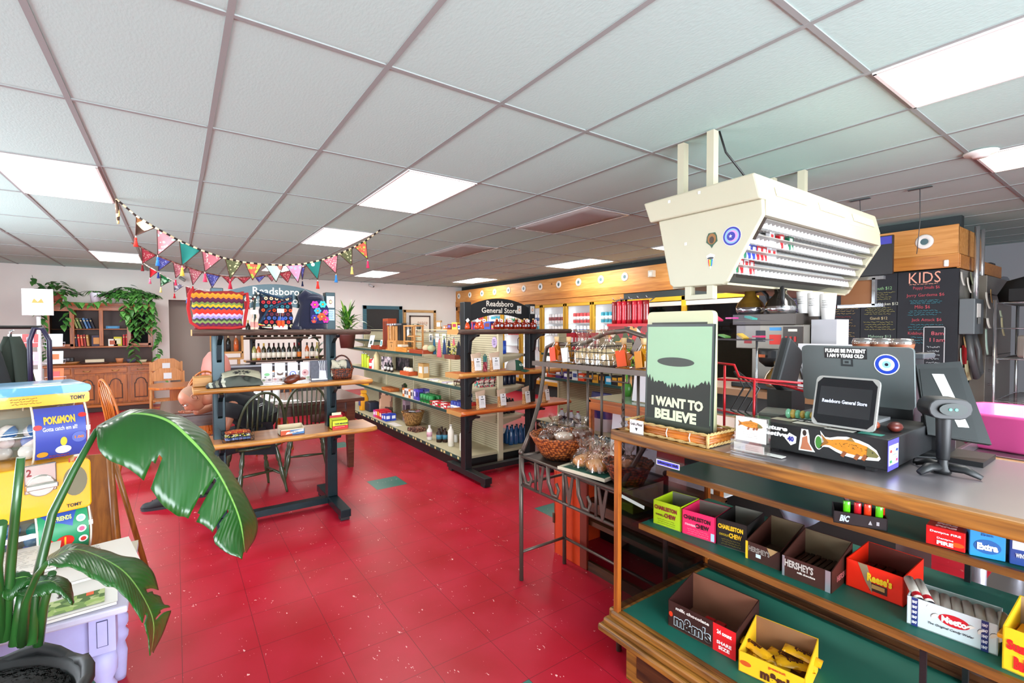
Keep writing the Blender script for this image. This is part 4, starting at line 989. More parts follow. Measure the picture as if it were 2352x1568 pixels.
def pouch(label,loc,w_=.095,h_=.16,rz=0,group='granola pouches'):
    t=thing('granola_pouch',label,'pouch',loc,rz,group);t.scale=(1.05,1,1.15)
    b=B();PL=P('#c0a58c',.35,coat=.4);GRA=DOTS('#b07a44','#e2c08a',120,.35,.6)
    b.grid(lambda u,v:Vector(((w_/2)*cos(2*pi*u)*(.9+.28*v*v),.028*sin(2*pi*u)*(1-v*.95),h_*v+.008*cos(2*pi*u)*v)),20,8,None,True,lambda u,v:GRA if v < .62 else PL);b.obj('pouch_film',t)
    b=B();b.prism([(-w_*.36,-h_*.36),(w_*.36,-h_*.36),(w_*.38,h_*.3),(-w_*.38,h_*.3)],fr((.005,-.027,h_*.45),X,Vector((0,.16,1))),.002,P('#dcdbd9',.6))
    T=fr((.005,-.0325,h_*.5),X,Vector((0,.16,1)));b.prism(oval(8,.006,.007),T @ Matrix.Translation((0,.03,0)),.001,DGR);rect(b,T,0,.008,.035,.006,BLK,.0015);scrib(b,T @ Matrix.Translation((0,-.02,0)),.05,.03,P('#9a9a9a',.7),4,.0008,2);b.obj('pouch_label',t)
    return t
zm=1.077
pouch('left of two granola pouches on the middle orange slab',(at(1093,840,'y',4.08).x,4.08,zm),.1,.165);pouch('right of two granola pouches on the middle orange slab, beside the cap',(at(1135,840,'y',4.08).x,4.08,zm),.11,.165)
t=thing('pepper_bag','tall narrow bag of dark red goods with a teal top between the granola pouches','bag',(at(1114,840,'y',4.13).x,4.13,zm))
b=B();b.grid(lambda u,v:Vector((.024*cos(2*pi*u),.018*sin(2*pi*u)*(1-v*.9),.15*v)),14,8,None,True,lambda u,v:CELL(['#8a2430','#b0505a','#6b1a24'],80) if v < .6 else P('#2f6b62',.6));b.obj('bag_body',t)
b=B();b.tube([(-.02,0,.15),(0,0,.17),(.02,0,.15)],.005,P('#2f7a70',.6),6);b.obj('bag_tie',t)
# cap
t=thing('baseball_cap','baseball cap, green front and brim with grey mesh back, on the middle slab','cap',(at(1182,840,'y',4.07).x,4.07,zm),-.75)
GC,MC=P('#123f2c',.85),P('#a39b92',.9,bump=.6,bs=300)
b=B();b.grid(lambda u,v:Vector((.095*cos(2*pi*u)*cos(v*pi/2*.98)**.7,.08*sin(2*pi*u)*cos(v*pi/2*.98)**.7,.105*sin(v*pi/2)**.9)),28,10,None,True,lambda u,v:GC if (u < .25 or u > .75) else MC);b.obj('crown',t)
b=B();b.grid(lambda u,v:Vector((.07+.09*v*(1-(2*u-1)**2*.45),(2*u-1)*.075*(1-.1*v),.012-.02*v-.012*(2*u-1)**2)),12,6,GC);b.obj('brim',t,solid=.004)
b=B();T=fr((.075,-.052,.055),Vector((.75,.65,0)),Vector((-.3,.25,1)));b.prism([(-.02,-.01),(.02,-.01),(.024,.01),(-.02,.012)],T,.002,P('#dfe8df',.6));b.prism([(-.014,-.005),(.014,-.005),(.014,.005),(-.014,.006)],T @ Matrix.Translation((0,0,.002)),.001,GC);b.obj('cap_patch',t)
zl=.702
for k,(x,s) in enumerate(((2.575,'leftmost'),(2.90,'second from the left'),(3.26,'third from the left'),(3.55,'rightmost, behind the rack tube'))):
    pouch('%s of four granola pouches on the lower orange slab' % s,(at((1103,1151,1207,1252)[k],920,'y',4.07).x,4.07,zl),.095,.16,.1*k,'granola pouches on the lower slab')
# ---------------- gondola shelving ----------------
CRM=P('#b3a98a',.6);CRM2=P('#c9bf9f',.6);TEALE=P('#1f4440',.5);KICK=P('#101312',.5)
def pegmat():
    m,t,b=base('pegboard');N,L=t.nodes,t.links
    tc=N.new('ShaderNodeTexCoord');sp=N.new('ShaderNodeSeparateXYZ');L.new(tc.outputs['Object'],sp.inputs[0])
    w_=N.new('ShaderNodeMath');w_.operation='PINGPONG';w_.inputs[1].default_value=.0127;L.new(sp.outputs[2],w_.inputs[0])
    l=N.new('ShaderNodeMath');l.operation='LESS_THAN';l.inputs[1].default_value=.0028;L.new(w_.outputs[0],l.inputs[0])
    mx=N.new('ShaderNodeMix');mx.data_type='RGBA';mx.inputs['A'].default_value=lin('#b9af90');mx.inputs['B'].default_value=lin('#6f6750');L.new(l.outputs[0],mx.inputs['Factor']);L.new(mx.outputs['Result'],b.inputs['Base Color'])
    b.inputs['Roughness'].default_value=.7;return m
PEG=pegmat()
def gondola(label,xc,y0,y1,hd,left,right,top,tags=True):
    """double sided shelving along y; left/right = [(z, y0, y1, depth)]"""
    t=thing('shelving_gondola',label,'shelving',(0,0,0))
    b=B();b.bx(xc-.012,xc+.012,y0,y1,.15,top-.02,PEG);b.obj('pegboard_panel',t)
    n=max(1,round((y1-y0)/1.22))
    for k in range(n+1):
        y=y0+(y1-y0)*k/n;b=B();b.bx(xc-.03,xc+.03,y-.015,y+.015,0,top,CRM2);b.obj('upright',t)
    b=B();b.bx(xc-hd+.02,xc+hd-.02,y0+.02,y1,0,.125,KICK);b.obj('kick_base',t)
    for s,on in ((-1,True),(1,right is not None)):
        if not on:continue
        b=B();xa,xb=sorted((xc,xc+s*hd));b.bx(xa,xb,y0,y1,.125,.155,CRM);b.obj('base_deck',t,bevel=.004)
        b=B();b.bx(xc+s*hd-.006,xc+s*hd+.006,y0,y1,.115,.15,TEALE)
        if tags:
            for k in range(int((y1-y0)/.13)):b.bx(xc+s*(hd+.0065)-.001,xc+s*(hd+.0065)+.001,y0+.06+k*.13+.03*(k % 3),y0+.10+k*.13+.03*(k % 3),.12,.145,P('#d9c98a',.6))
        b.obj('price_rail',t)
        for z,ya,yb,d in (left if s < 0 else right):
            b=B();xa,xb=sorted((xc,xc+s*d));b.bx(xa,xb,ya,yb,z-.022,z,CRM2);b.bx(xc+s*d-.006,xc+s*d+.006,ya,yb,z-.03,z+.001,TEALE)
            for k in range(int((yb-ya)/1.2)+1):
                yy=ya+.02+k*(yb-ya-.04)/max(1,int((yb-ya)/1.2));b.prism([(0,0),(s*d*.9,0),(s*d*.9,-.02),(0,-.09)],fr((xc,yy,z-.022),X,Z),.003,CRM)
            b.obj('shelf',t)
    b=B();b.bx(xc-.05,xc+.05,y0,y1,top,top+.012,CRM2);b.obj('top_cap',t)
    return t
gondola('long cream shelving gondola with pegboard along the left aisle',2.93,4.36,8.9,.48,
        [(.57,4.40,8.9,.37),(.865,4.40,8.9,.37),(1.19,5.60,8.9,.37),(1.33,7.5,8.9,.22)],[(.52,4.40,6.6,.37),(.86,4.40,6.6,.37),(1.22,4.40,6.6,.37)],1.49)
gondola('second cream shelving gondola seen through the metal rack',4.88,3.8,5.6,.48,[(.80,3.8,5.55,.44),(1.15,3.8,5.55,.4)],None,1.47)
def wbox(b,x,y,z,sx,sy,sz,m):b.bx(x-sx/2,x+sx/2,y-sy/2,y+sy/2,z,z+sz,m)
def pk(name,label,cat,x,y,z,sx,sy,sz,m,group=None,stripe=None,bevel=.002,rz=0):
    """closed printed pack with a contrasting band on the aisle side"""
    b=B();R=Matrix.Rotation(rz,3,'Z');b.box((0,0,sz/2),(sx,sy,sz),m,R)
    if stripe:b.box(R @ Vector((-sx/2-.0004,0,0))+Vector((0,0,sz*.55)),(.0008,sy*.7,sz*.45),stripe,R);b.box(R @ Vector((0,-sy/2-.0004,0))+Vector((0,0,sz*.55)),(sx*.7,.0008,sz*.45),stripe,R)
    o=b.obj(name,bevel=bevel);o.location=(x,y,z);return tag(o,label,cat,group)
def can(name,label,cat,x,y,z,r,h_,m,group=None,band=None,cap=None,neck=0):
    b=B();prof=[(r*.92,0),(r,.004),(r,h_*(.75 if neck else .97)),(r*(.4 if neck else .92),h_*(.9 if neck else 1)),(r*(.4 if neck else .8),h_)]
    b.lathe(prof,(0,0,0),m,14)
    if band:b.lathe([(r+.0006,h_*.25),(r+.0006,h_*.6)],(0,0,0),band,14)
    if cap:b.lathe([(r*.45,h_),(r*.45,h_+.015),(.001,h_+.015)],(0,0,0),cap,10)
    o=b.obj(name);o.location=(x,y,z);return tag(o,label,cat,group)
# base deck goods (left aisle), x 2.45-2.9
D0,S1,S2,S3=.157,.571,.866,1.191
q=random.Random(9)
for k,(y,c,c2,s) in enumerate(((4.62,'#e3ded2','#c9857a','nearest tall white bottle on the bottom deck, pink mark'),(4.86,'#e3ded2','#2f5f4c','second tall white bottle on the bottom deck, green mark'))):
    can('lotion_bottle',s,'bottle',2.60-.02*k,y,D0,.036,.235,P(c,.4),'tall white bottles',None,P('#b9b4ac',.4),1)
    card('mark','','',fr((2.562-.02*k,y+.006,D0+.11),-Y,Z),.02,.025,P(c2,.6),parent=None) if False else None
for k,(x,y,s) in enumerate(((2.56,5.12,'front'),(2.62,5.08,'rear'),(2.63,5.19,'left'))):
    can('brown_bottle','%s one of three brown bottles with a blue label on the bottom deck' % s,'bottle',x,y,D0,.034,.15,P('#2e1a12',.35),'brown peroxide bottles',P('#3f7f9a',.5),P('#2e1a12',.4),1)
can('white_bottle','short white bottle with pink label left of the brown bottles','bottle',2.52,5.30,D0,.033,.16,P('#e8e2dc',.4),None,P('#d8a6b4',.5),P('#f0f0f0',.4),1)
can('spray_head','white nozzle bottle behind the brown bottles','bottle',2.72,5.0,D0,.022,.09,WHT,None)
pk('flat_box','flat brown patterned box on the bottom deck before the basket','box',2.60,5.86,D0,.16,.19,.045,CELL(['#4a2a20','#7a4a38','#3a1d16','#a9836a'],60),rz=.2)
basket('wicker_basket','pale straw basket of small packets on the bottom deck of the gondola',(2.72,6.25,D0),.10,.155,.19,WKT)
for k in range(6):
    a=k*1.05;o=pk('packet','%s small %s packet in the pale straw basket' % (['left','front','right','rear','central','upper'][k],['white','grey','pink','brown','silver','rose'][k]),'packet',2.72+.08*cos(a),6.25+.08*sin(a),D0+.17+.006*k,.09,.06,.014,P(['#d8d4cf','#8a8785','#c9a09a','#6b5148','#bfc0c4','#c98b8f'][k],.4),'packets in the straw basket',rz=a);o.rotation_euler=(.3*cos(a),.3*sin(a),a)
pk('tall_box','tall mauve box standing behind the straw basket','box',2.78,6.62,D0,.08,.10,.30,P('#9a8390',.6),None,P('#4a3440',.6))
pk('picture_board','tall brown photo board standing on the bottom deck','board',2.70,7.25,D0,.02,.30,.40,CELL(['#7a5540','#a98468','#4a3428','#c9a488'],14),None,P('#b08a6a',.6),rz=.35)
pk('white_leaflet','white leaflet with a red corner lying at the deck edge','leaflet',2.52,6.42,D0,.10,.30,.006,P('#d9d2cc',.6),None)
for k in range(12):
    x,y,z=2.53+.085*(k // 6),6.75+.09*(k % 6),D0
    c,c2=[('#2440b0','#e8e8f0'),('#2440b0','#e8e8f0'),('#c41c2c','#f0e4c4'),('#c41c2c','#e8c02a'),('#d42a4a','#f0f0f0'),('#c73aa0','#f0f0f0')][k % 6]
    pk('medicine_box','%s %s medicine box, %s row at the deck edge' % (ordn(k % 6),['blue','blue','red','red and yellow','crimson','magenta'][k % 6],'front' if k < 6 else 'back'),'box',x,y,z,.075,.082,[.10,.09,.12,.13,.12,.10][k % 6],P(c,.5),'medicine boxes on the bottom deck',P(c2,.5))
pk('navy_case','dark navy case on the bottom deck beyond the photo board','case',2.66,7.75,D0,.2,.25,.15,P('#1d2233',.5),bevel=.02)
b=B();b.lathe([(.06,0),(.07,.01),(.075,.2),(.05,.26),(.03,.28)],(0,0,0),P('#d9931a',.4),14,None,.7,.3);b.bx(-.04,.04,-.035,.035,.28,.33,P('#e0a02a',.4));b.box((-.072,0,.13),(.003,.09,.1),P('#4a4f86',.5));o=one(b,'yellow_jug','yellow plastic jug with a blue label beyond the table end','jug',bevel=.004);o.location=(2.56,7.9,.157)
pk('yellow_bag','yellow bag standing on the shelf just above the table corner','bag',2.60,7.95,S1+.002,.08,.16,.12,P('#e0a01c',.4),None,P('#c97a14',.5))
# shelf at z .57
zz=S1+.001
pk('flat_tray','orange handled wooden tray on the second shelf','tray',2.66,6.95,zz,.16,.34,.05,WD('#b9672a','#8a4418',5,'y',.5),bevel=.012)
b=B()
for k in range(14):
    a=-.9+1.8*k/13;b.grid(lambda u,v:Vector((2.70+.02*v+.25*u*sin(a)*.3,6.5+.22*u*a,zz+.13+.10*u-.16*u*u+.012*(v-.5)*(1-u))),6,2,P('#24401c',.6))
b.lathe([(.035,0),(.04,.13)],(2.70,6.5,zz),P('#3a2a1c',.7),10)
one(b,'trailing_plant','dark green trailing plant on the second shelf of the gondola','plant')
def row(n,y0,dy,x0,dx,z,size,cols_,group,desc,cat='box',kind='box',rows=1,names='box'):
    for r_ in range(rows):
        for k in range(n):
            c,c2,cn=cols_[(k+r_) % len(cols_)];x,y=x0+dx*r_,y0+dy*k
            lab='%s %s, %s from near end%s' % (cn,desc,ordn(k % 16),['',', back row',', third row'][r_])
            if kind == 'box':pk(names,lab,cat,x,y,z,size[0],size[1],size[2],P(c,.5),group,P(c2,.5))
            else:can(names,lab,cat,x,y,z,size[0],size[2],P(c,.35),group,P(c2,.5))
row(5,5.98,.07,2.61,.07,zz,(.055,.06,.115),[('#d8d4d0','#3a3a48','white'),('#d5762a','#f0e8dc','orange'),('#e0dcd8','#4a4a52','white')],'small cartons on the second shelf','carton by the trailing plant',names='carton',rows=1)
row(2,5.80,.08,2.62,.09,zz,(.07,.07,.14),[('#4a3fb0','#2a2f6b','violet'),('#5a54a8','#c9c4e0','lilac')],'violet cartons','carton, middle of second shelf',names='carton',rows=2)
row(4,5.42,.085,2.61,.09,zz,(.038,.04,.10),[('#14803a','#0c5a28','green')],'green tubs on the second shelf','tub','tub','can',2,'green_tub')
row(6,4.98,.075,2.60,.075,zz,(.06,.07,.05),[('#c41c2a','#f0ece4','red'),('#e8e2dc','#c41c2a','white'),('#c41c2a','#2f7a3a','red and green')],'small packets on the second shelf','packet laid flat by the shelf edge',names='packet',rows=2)
row(4,4.64,.07,2.61,.08,zz,(.032,.04,.11),[('#1d2f8f','#e8e8f0','blue'),('#24358f','#c9d2f0','dark blue')],'blue cans on the second shelf','can near the black post','can','can',2,'blue_can')
row(2,4.46,.08,2.62,.08,zz,(.06,.07,.12),[('#cf2f1f','#f0d8c8','red'),('#c4202c','#e8e8e8','crimson')],'red cartons','carton, near end of second shelf',names='carton',rows=2)
row(3,4.62,.07,2.69,.08,zz+.11,(.032,.04,.10),[('#16225e','#e8e8f0','navy')],'stacked navy cans','can stacked on top of the blue cans','can','can',1,'navy_can')
# shelf at z .865
zz=S2+.001
pk('wood_box','orange wooden box of bath bombs on the third shelf','box',2.66,6.25,zz,.14,.30,.055,P('#b3491c',.5),bevel=.004)
for k in range(3):b=B();b.ball((0,0,0),.04,P('#d8cbb4',.8,bump=.3),10);o=one(b,'bath_bomb','%s cream ball in the orange wooden box' % ['near','middle','far'][k],'ball','balls in the wooden box');o.location=(2.66,6.16+.09*k,zz+.07)
pk('kraft_bag','tan kraft paper bag with a white label on the third shelf','bag',2.68,5.80,zz,.09,.15,.19,P('#b98f54',.7),None,P('#cfc8c0',.6),bevel=.012)
for k in range(7):pk('soap_bar','%s wrapped soap or card lying flat toward the near end of the third shelf' % ordn(k),'soap',2.64+.02*(k % 2),5.55-.125*k,zz,.11,.09,.014,P(['#cfc4a4','#b7aebb','#d8d2c4','#c9bda0','#b3a8b8','#ddd6c6','#c4b898'][k],.7),'flat items on the third shelf',rz=.2*(k % 3))
t=thing('toy_cart','small brown wheeled wooden cart of paper slips on the third shelf','cart',(2.62,4.66,zz))
b=B();b.box((0,0,.05),(.10,.22,.015),WD('#4a2a18','#2e170c',6,'y',.5));b.obj('cart_bed',t)
for k,(x,y) in enumerate(((-.05,-.07),(-.05,.07),(.05,-.07),(.05,.07))):b=B();b.tube([(x,y+.028*cos(a*pi/6),.03+.028*sin(a*pi/6)) for a in range(12)],.004,P('#3a2016',.5),6,True);b.obj('wheel',t)
b=B();q=random.Random(2)
for k in range(9):b.box((.02*q.random()-.01,-.08+.02*k,.075+.03*q.random()),(.06,.002,.05),P(['#e0dcd8','#c9a8a4','#8a8f9c'][k % 3],.6),Matrix.Rotation(.4*q.random()-.2,3,'X'))
b.obj('paper_slips',t)
pk('photo_print','black and white photo print standing on the third shelf','print',2.70,7.2,zz,.02,.28,.21,CELL(['#d8ccd0','#8a8088','#4a4248','#c9b4ba'],26),rz=.2)
pk('photo_canvas','dark wide canvas of figures leaning at the back of the third shelf','canvas',2.84,6.9,zz,.02,.5,.20,CELL(['#3d3438','#2a2226','#5a4a50','#1c1a1e'],30))
for k in range(5):can('dark_bottle','%s small black dropper bottle before the dark canvas' % ordn(k),'bottle',2.62+.03*(k % 2),6.78+.065*k,zz,.02,.12,P('#181416',.3),'black dropper bottles',P('#c9c4c0',.6) if k % 2 == 0 else None,P('#111111',.4),1)
for k,(c,h_,s) in enumerate((('#c9b98a',.30,'tall tan paper tube'),('#e6e6e2',.17,'white bottle with red cap'),('#d42020',.15,'red and white tube'),('#c4cf3a',.20,'yellow-green bottle'),('#b4c81e',.22,'lime green carton'),('#c0d02a',.22,'bright lime carton'))):
    can('care_bottle','%s in the row at the far end of the third shelf' % s,'bottle',2.62,7.42+.13*k,zz,.035 if k != 0 else .045,h_,P(c,.5),'tall bottles at the far end',P('#f0f0f0',.5) if k == 2 else None,P('#d42020' if k == 1 else '#e0e0d8',.5),1 if k in (0,1,3) else 0)
# shelf at z 1.19 : wooden displays
zz=S3+.001;LWD=WD('#c89358','#a87038',4,'z',.5);RWD=P('#8f3512',.45)
def tray(label,x,y,z,sx,sy,h_,m):
    b=B();b.bx(-sx/2,sx/2,-sy/2,sy/2,0,.008,m)
    for s in (-1,1):b.bx(s*sx/2-.005,s*sx/2+.005,-sy/2,sy/2,0,h_,m);b.bx(-sx/2,sx/2,s*sy/2-.005,s*sy/2+.005,0,h_,m)
    o=one(b,'wood_tray',label,'tray',bevel=.003);o.location=(x,y,z);return o
tray('red-brown wooden tray, longest and nearest on the upper shelf',2.62,5.75,zz,.14,.42,.05,RWD)
tray('orange-tan wooden crate tray in the middle of the upper shelf',2.63,6.25,zz,.16,.36,.065,WD('#c8832f','#a8621c',4,'y',.5))
tray('reddish wooden tray with pens at the far end of the upper shelf',2.64,7.35,zz,.15,.34,.06,RWD)
t=thing('necklace_rack','pale wooden frame rack hung with white jewellery cards','rack',(2.68,6.12,zz),0)
b=B()
for y in (-.17,.17):
    for x in (-.06,.06):b.bx(x-.01,x+.01,y-.012,y+.012,0,.36,LWD)
b.bx(-.07,.07,-.19,.19,.35,.37,LWD);b.bx(-.065,.065,-.17,.17,.14,.155,LWD);b.bx(-.05,.05,-.12,.1,.21,.225,LWD);b.obj('rack_frame',t)
for k,y in enumerate((-.13,-.1,.1,.13)):b=B();b.box((-.03,y,.28-.02*(k % 2)),(.004,.035,.09),P('#e0ded8',.6));b.obj('jewellery_card',t)
t=thing('sock_rack','pale wooden crate rack with dark slots and hanging grey items','rack',(2.68,6.7,zz),0)
b=B();b.bx(-.09,.09,-.17,.17,0,.15,LWD)
for k in range(4):b.bx(-.08,-.06,-.16+.1*k,-.12+.1*k,.15,.36,LWD);
b.bx(.0,.08,-.16,.16,.15,.4,P('#2d2a28',.7));b.obj('crate',t)
b=B()
for k in range(9):b.box((-.05,-.17+.045*k,.385),(.08,.03,.022),P('#c9ccd2' if k % 2 else '#6f7278',.6))
b.bx(-.08,.07,.18,.27,.0,.02,LWD)
for k in range(3):b.box((-.02,.2+.02*k*0,.2+.07*k),(.02,.05,.06),P('#d9dade',.6))
b.obj('hanging_items',t)
b=B();text(b,'6',fr((-.0915,.0,.075),-Y,Z),.02,.04,BLK);scrib(b,fr((-.0915,0,.12),-Y,Z),.12,.02,BLK,1,.002,4);b.obj('crate_print',t)
b=B();b.bx(2.68,2.82,7.08,7.30,zz,zz+.48,P('#96380f',.45));b.bx(2.675,2.68,7.11,7.27,zz+.04,zz+.44,P('#6f240a',.5));one(b,'wooden_board','tall glossy red-brown wooden panel at the back of the upper shelf','panel',bevel=.01)
b=B()
for k in range(5):b.tube([(2.6,6.0+.03*k,zz+.01),(2.56,6.02+.03*k,zz+.02)],.01,P('#b79a6c',.7))
for k,(x,y,c) in enumerate(((2.64,5.62,'#c4a584'),(2.66,5.52,'#9aa07a'))):b.ball((x,y,zz+.07),(.05,.06,.045),P(c,.9,bump=.5,bs=40),12)
one(b,'soft_bundles','cream and olive soft bundles heaped on the red-brown tray','bundle',kind='stuff')
b=B();b.box((2.6,6.3,zz+.085),(.1,.14,.03),P('#d9c7ac',.7));one(b,'cream_card_stack','cream card stack on the tan crate tray','cards')
card('leaning_card','white card with a dark frame leaning at the far end of the upper shelf','card',fr((2.6,7.6,zz+.12),Vector((.3,-1,0)),Vector((.3,0,1))),.12,.2,P('#d8d8d4',.6),[lambda b,T:rect(b,T,0,-.02,.05,.06,P('#3a4a44',.6))])
card('leaning_card','small teal card by the pens on the upper shelf','card',fr((2.6,7.15,zz+.1),Vector((.3,-1,0)),Vector((.2,0,1))),.05,.1,P('#dfe8e4',.6),[lambda b,T:rect(b,T,0,0,.03,.07,P('#2f7f86',.5))])
# hanging garments on pegs
gc=['#c9576a','#14324a','#c9545a','#1c2636','#c4626a','#232630','#1f2430']
t=thing('garment_rail','chrome arm with small scarves and gloves hanging on the pegboard','rail',(2.9,5.0,1.4))
for k in range(3):b=B();b.cyl((0,.55-.28*k,0),(-.28,.55-.28*k,.01),.004,CH,seg=6);b.obj('peg_arm',t)
for k,(y,z0,h_,w_,c,s) in enumerate(((5.52,1.385,.20,.08,'#1d4f6a','teal-blue'),(5.38,1.375,.22,.10,'#c45a62','coral'),(5.24,1.385,.19,.08,'#27395e','navy blue'),(5.12,1.37,.2,.09,'#20242e','black, left'),(5.0,1.39,.08,.05,'#c05a66','small coral'),(4.88,1.36,.17,.10,'#1e2029','black, middle'),(4.72,1.35,.2,.10,'#2a2838','black, right'))):
    b=B();b.grid(lambda u,v:Vector((2.70+.012*sin(6*pi*u)*v,y+(u-.5)*w_*(.25+.75*v**.6),z0-h_*v)),12,8,P(c,.95,bump=.3,bs=50));b.tube([(2.70,y,z0),(2.70,y,z0+.02),(2.71,y,z0+.03)],.0015,CH,4)
    one(b,'hanging_mitt','%s knitted piece hanging from the pegboard arms' % s,'garment','knitwear on the pegboard',solid=.004)
b=B();q=random.Random(8)
for k in range(40):b.ball((2.66+.05*q.random(),4.92+.16*q.random(),1.19+.14*q.random()),.009,P('#c9c45a' if k % 3 else '#3a4a2a',.7),5)
b.box((2.68,4.98,1.18),(.1,.26,.05),P('#6f2e1a',.7,bump=.5,bs=50));one(b,'dried_flowers','bunch of yellow-green dried flowers hanging by the knitwear','flowers')
for k in range(3):card('wall_card','%s small framed card on the pegboard above the upper shelf' % ['left','middle','right'][k],'card',fr((2.91,6.05-.2*k,1.385),-Y,Z),.11,.12,P('#d9d8cf',.6),[lambda b,T,k=k:rect(b,T,0,0,.05,.07,P(['#4a5a66','#d9d2c4','#8a9a5a'][k],.6))],group='cards on the pegboard')
card('wall_card','pink printed card on the pegboard beside the black post','card',fr((2.91,4.62,1.12),-Y,Z),.06,.12,P('#d8bfc0',.6),[lambda b,T:scrib(b,T,.04,.08,P('#a04a55',.6),5,.001,3)])
b=B();b.prism(oval(20,.05,.06),fr((2.90,4.42,1.36),-Y,Z),.006,P('#b9a4c9',.5));scrib(b,fr((2.893,4.42,1.36),-Y,Z),.06,.07,P('#5a4a7a',.6),4,.0015,3);one(b,'lilac_plaque','round lilac plaque with writing hanging under the syrup shelf','plaque')
# top cap goods
cc=[('#e07a2a','orange'),('#7a2a2a','maroon'),('#e0c04a','yellow'),('#d8d4d8','white'),('#6f6fb0','lilac'),('#b02a4a','crimson'),('#2a4ab0','blue'),('#c9c9d8','pale'),('#2848a8','deep blue'),('#d44a6a','pink')]
for k,(c,cn) in enumerate(cc):pk('sweet_packet','%s sweet packet, %s along the top cap of the long gondola' % (cn,ordn(k)),'packet',2.93,5.62-.13*k,1.503,.06,.10,.05+.02*(k % 3),P(c,.4),'packets on the gondola top',P(cc[(k+3) % 10][0],.5),rz=.2*(k % 3)-.2)
pk('framed_card','small framed card with a blue figure standing on the gondola top','frame',2.93,5.84,1.503,.02,.14,.12,P('#a98457',.5),None,P('#dfe6ea',.6))
b=B()
for k in range(9):a=k*.7;b.grid(lambda u,v:Vector((2.93+.12*u*cos(a)*(1+.1*v),6.5+.12*u*sin(a)+.03*(v-.5)*sin(pi*u),1.56+.1*u-.1*u*u)),5,2,P('#2f4a30',.5))
b.lathe([(.03,0),(.04,.06)],(2.93,6.5,1.503),P('#4a4a44',.6),10);one(b,'small_plant','small dark green plant on top of the wooden rack line','plant')
# right side of gondola: dark drink packs
for k,(z,y,c,s) in enumerate(((.521,4.62,'#2b2024','black canned pack on the middle shelf'),(.861,4.6,'#1c2438','navy bottle pack on the third shelf'),(.861,5.0,'#1a2030','second navy bottle pack on the third shelf'),(.157,4.75,'#1d3f5c','blue long carton on the bottom deck'))):
    t=thing('bottle_pack',s+', right side of the long gondola','bottle pack',(3.16,y,z),0,'bottle packs')
    if k == 3:b=B();b.box((0,0,.06),(.34,.3,.12),P(c,.4));b.obj('pack_carton',t,bevel=.01);continue
    for i in range(4):
        for j in range(3):b=B();b.lathe([(.028,0),(.03,.02),(.03,.12),(.012,.15),(.012,.17)],(-.12+.065*i,-.07+.065*j,0),P(c,.2),10);b.obj('bottle',t)
t=thing('water_pack','shrink-wrapped pack of blue water bottles on the bottom deck, right side','bottle pack',(3.28,4.55,.157))
for i in range(4):
    for j in range(2):b=B();b.lathe([(.03,0),(.033,.02),(.033,.13),(.014,.18),(.014,.2)],(-.1+.068*i,-.04+.07*j,0),LQ('#2f6fae'),10);b.lathe([(.014,.2),(.014,.215),(.001,.215)],(-.1+.068*i,-.04+.07*j,0),P('#14243a',.4),8);b.obj('bottle',t)
for k in range(2):can('blue_canister','%s tall blue canister on the top right shelf under the syrup shelf' % ['left','right'][k],'canister',3.0+.1*k,4.56,1.222,.045,.15,P('#1d49b8',.4),'blue canisters',P('#4a72d0',.4))
pk('white_roll','white roll pack beside the blue canisters','pack',2.98,4.78,1.222,.12,.12,.13,P('#d9d9dc',.7),bevel=.02)
q=random.Random(4)
for k in range(7):b=B();b.box((0,0,.06),(.03,.1,.13),CELL(['#6b4038','#c94a5a','#2f8f86','#3a2420','#d8c4b4'],60),Matrix.Rotation(.25*q.random(),3,'X'));o=one(b,'candy_bag','%s patterned candy bag in the row under the middle orange slab' % ordn(k),'bag','candy bags under the middle slab');o.location=(2.72+.035*k,4.48+.02*(k % 2),S2+.002)
# gondola 2 goods
for k,(y,c,c2,s) in enumerate(((5.35,'#c23a1c','#e0662a','orange'),(5.15,'#3a2468','#e8e0f0','purple'),(4.98,'#40307a','#f0f0f0','violet'),(4.80,'#d8d8dc','#3a4a8a','white'),(4.68,'#e0441c','#f0d8c8','bright orange'),(4.52,'#1c1a1c','#e0902a','black'),(4.42,'#d99a2a','#a86a1c','amber'),(4.30,'#1c1a1c','#e0902a','black, second'),(4.18,'#2a9ac9','#e8f0f4','sky blue'),(4.08,'#1c1c20','#d9a02a','black, third'),(3.97,'#dba02a','#c97a1c','golden'),(3.87,'#cf9a5a','#e8d8b8','tan'))):
    pk('snack_bag','%s snack pack on the shelf seen through the metal rack' % s,'snack',4.50,y,.802,.08,.11,.10+.02*(k % 2),P(c,.45),'snacks behind the rack',P(c2,.5))
for k in range(4):can('detergent_bottle','%s white jug with a red cap on the low deck behind the rack' % ordn(k),'bottle',4.47+.03*(k % 2),5.08-.1*k,.157,.045,.20,P('#c9c4cc',.4),'red capped jugs',P('#3a2438',.5),P('#b01c24',.5),1)
def sack(label,x,y,z,w_,d_,h_,m,m2):
    b=B();b.grid(lambda u,v:Vector((d_/2*cos(2*pi*u)*(1-.8*max(0,v-.75)/.25),w_/2*sin(2*pi*u)*(1+.04*sin(9*v)),h_*v)),20,12,None,True,lambda u,v:m if v > .33 else m2);b.box((-d_/2-.004,0,h_*.78),(.004,w_*.5,h_*.1),P('#d8d8e4',.5));o=one(b,'dog_food_sack',label,'sack','blue sacks');o.location=(x,y,z)
sack('large blue and cream sack on the low deck behind the rack',4.62,4.45,.157,.36,.18,.50,P('#2a2a72',.4),P('#c4b4b8',.5));sack('second blue and cream sack, further right behind the rack',4.6,4.05,.157,.34,.18,.45,P('#2a2a66',.4),P('#c4b4b8',.5))
for k in range(3):pk('red_party_bag','%s red printed bag hanging above the gondola behind the rack' % ['left','middle','right'][k],'bag',4.45,4.85-.2*k,1.155,.05,.16,.30,P('#b3142a',.4),'red printed bags',P('#e8dcdc',.5))
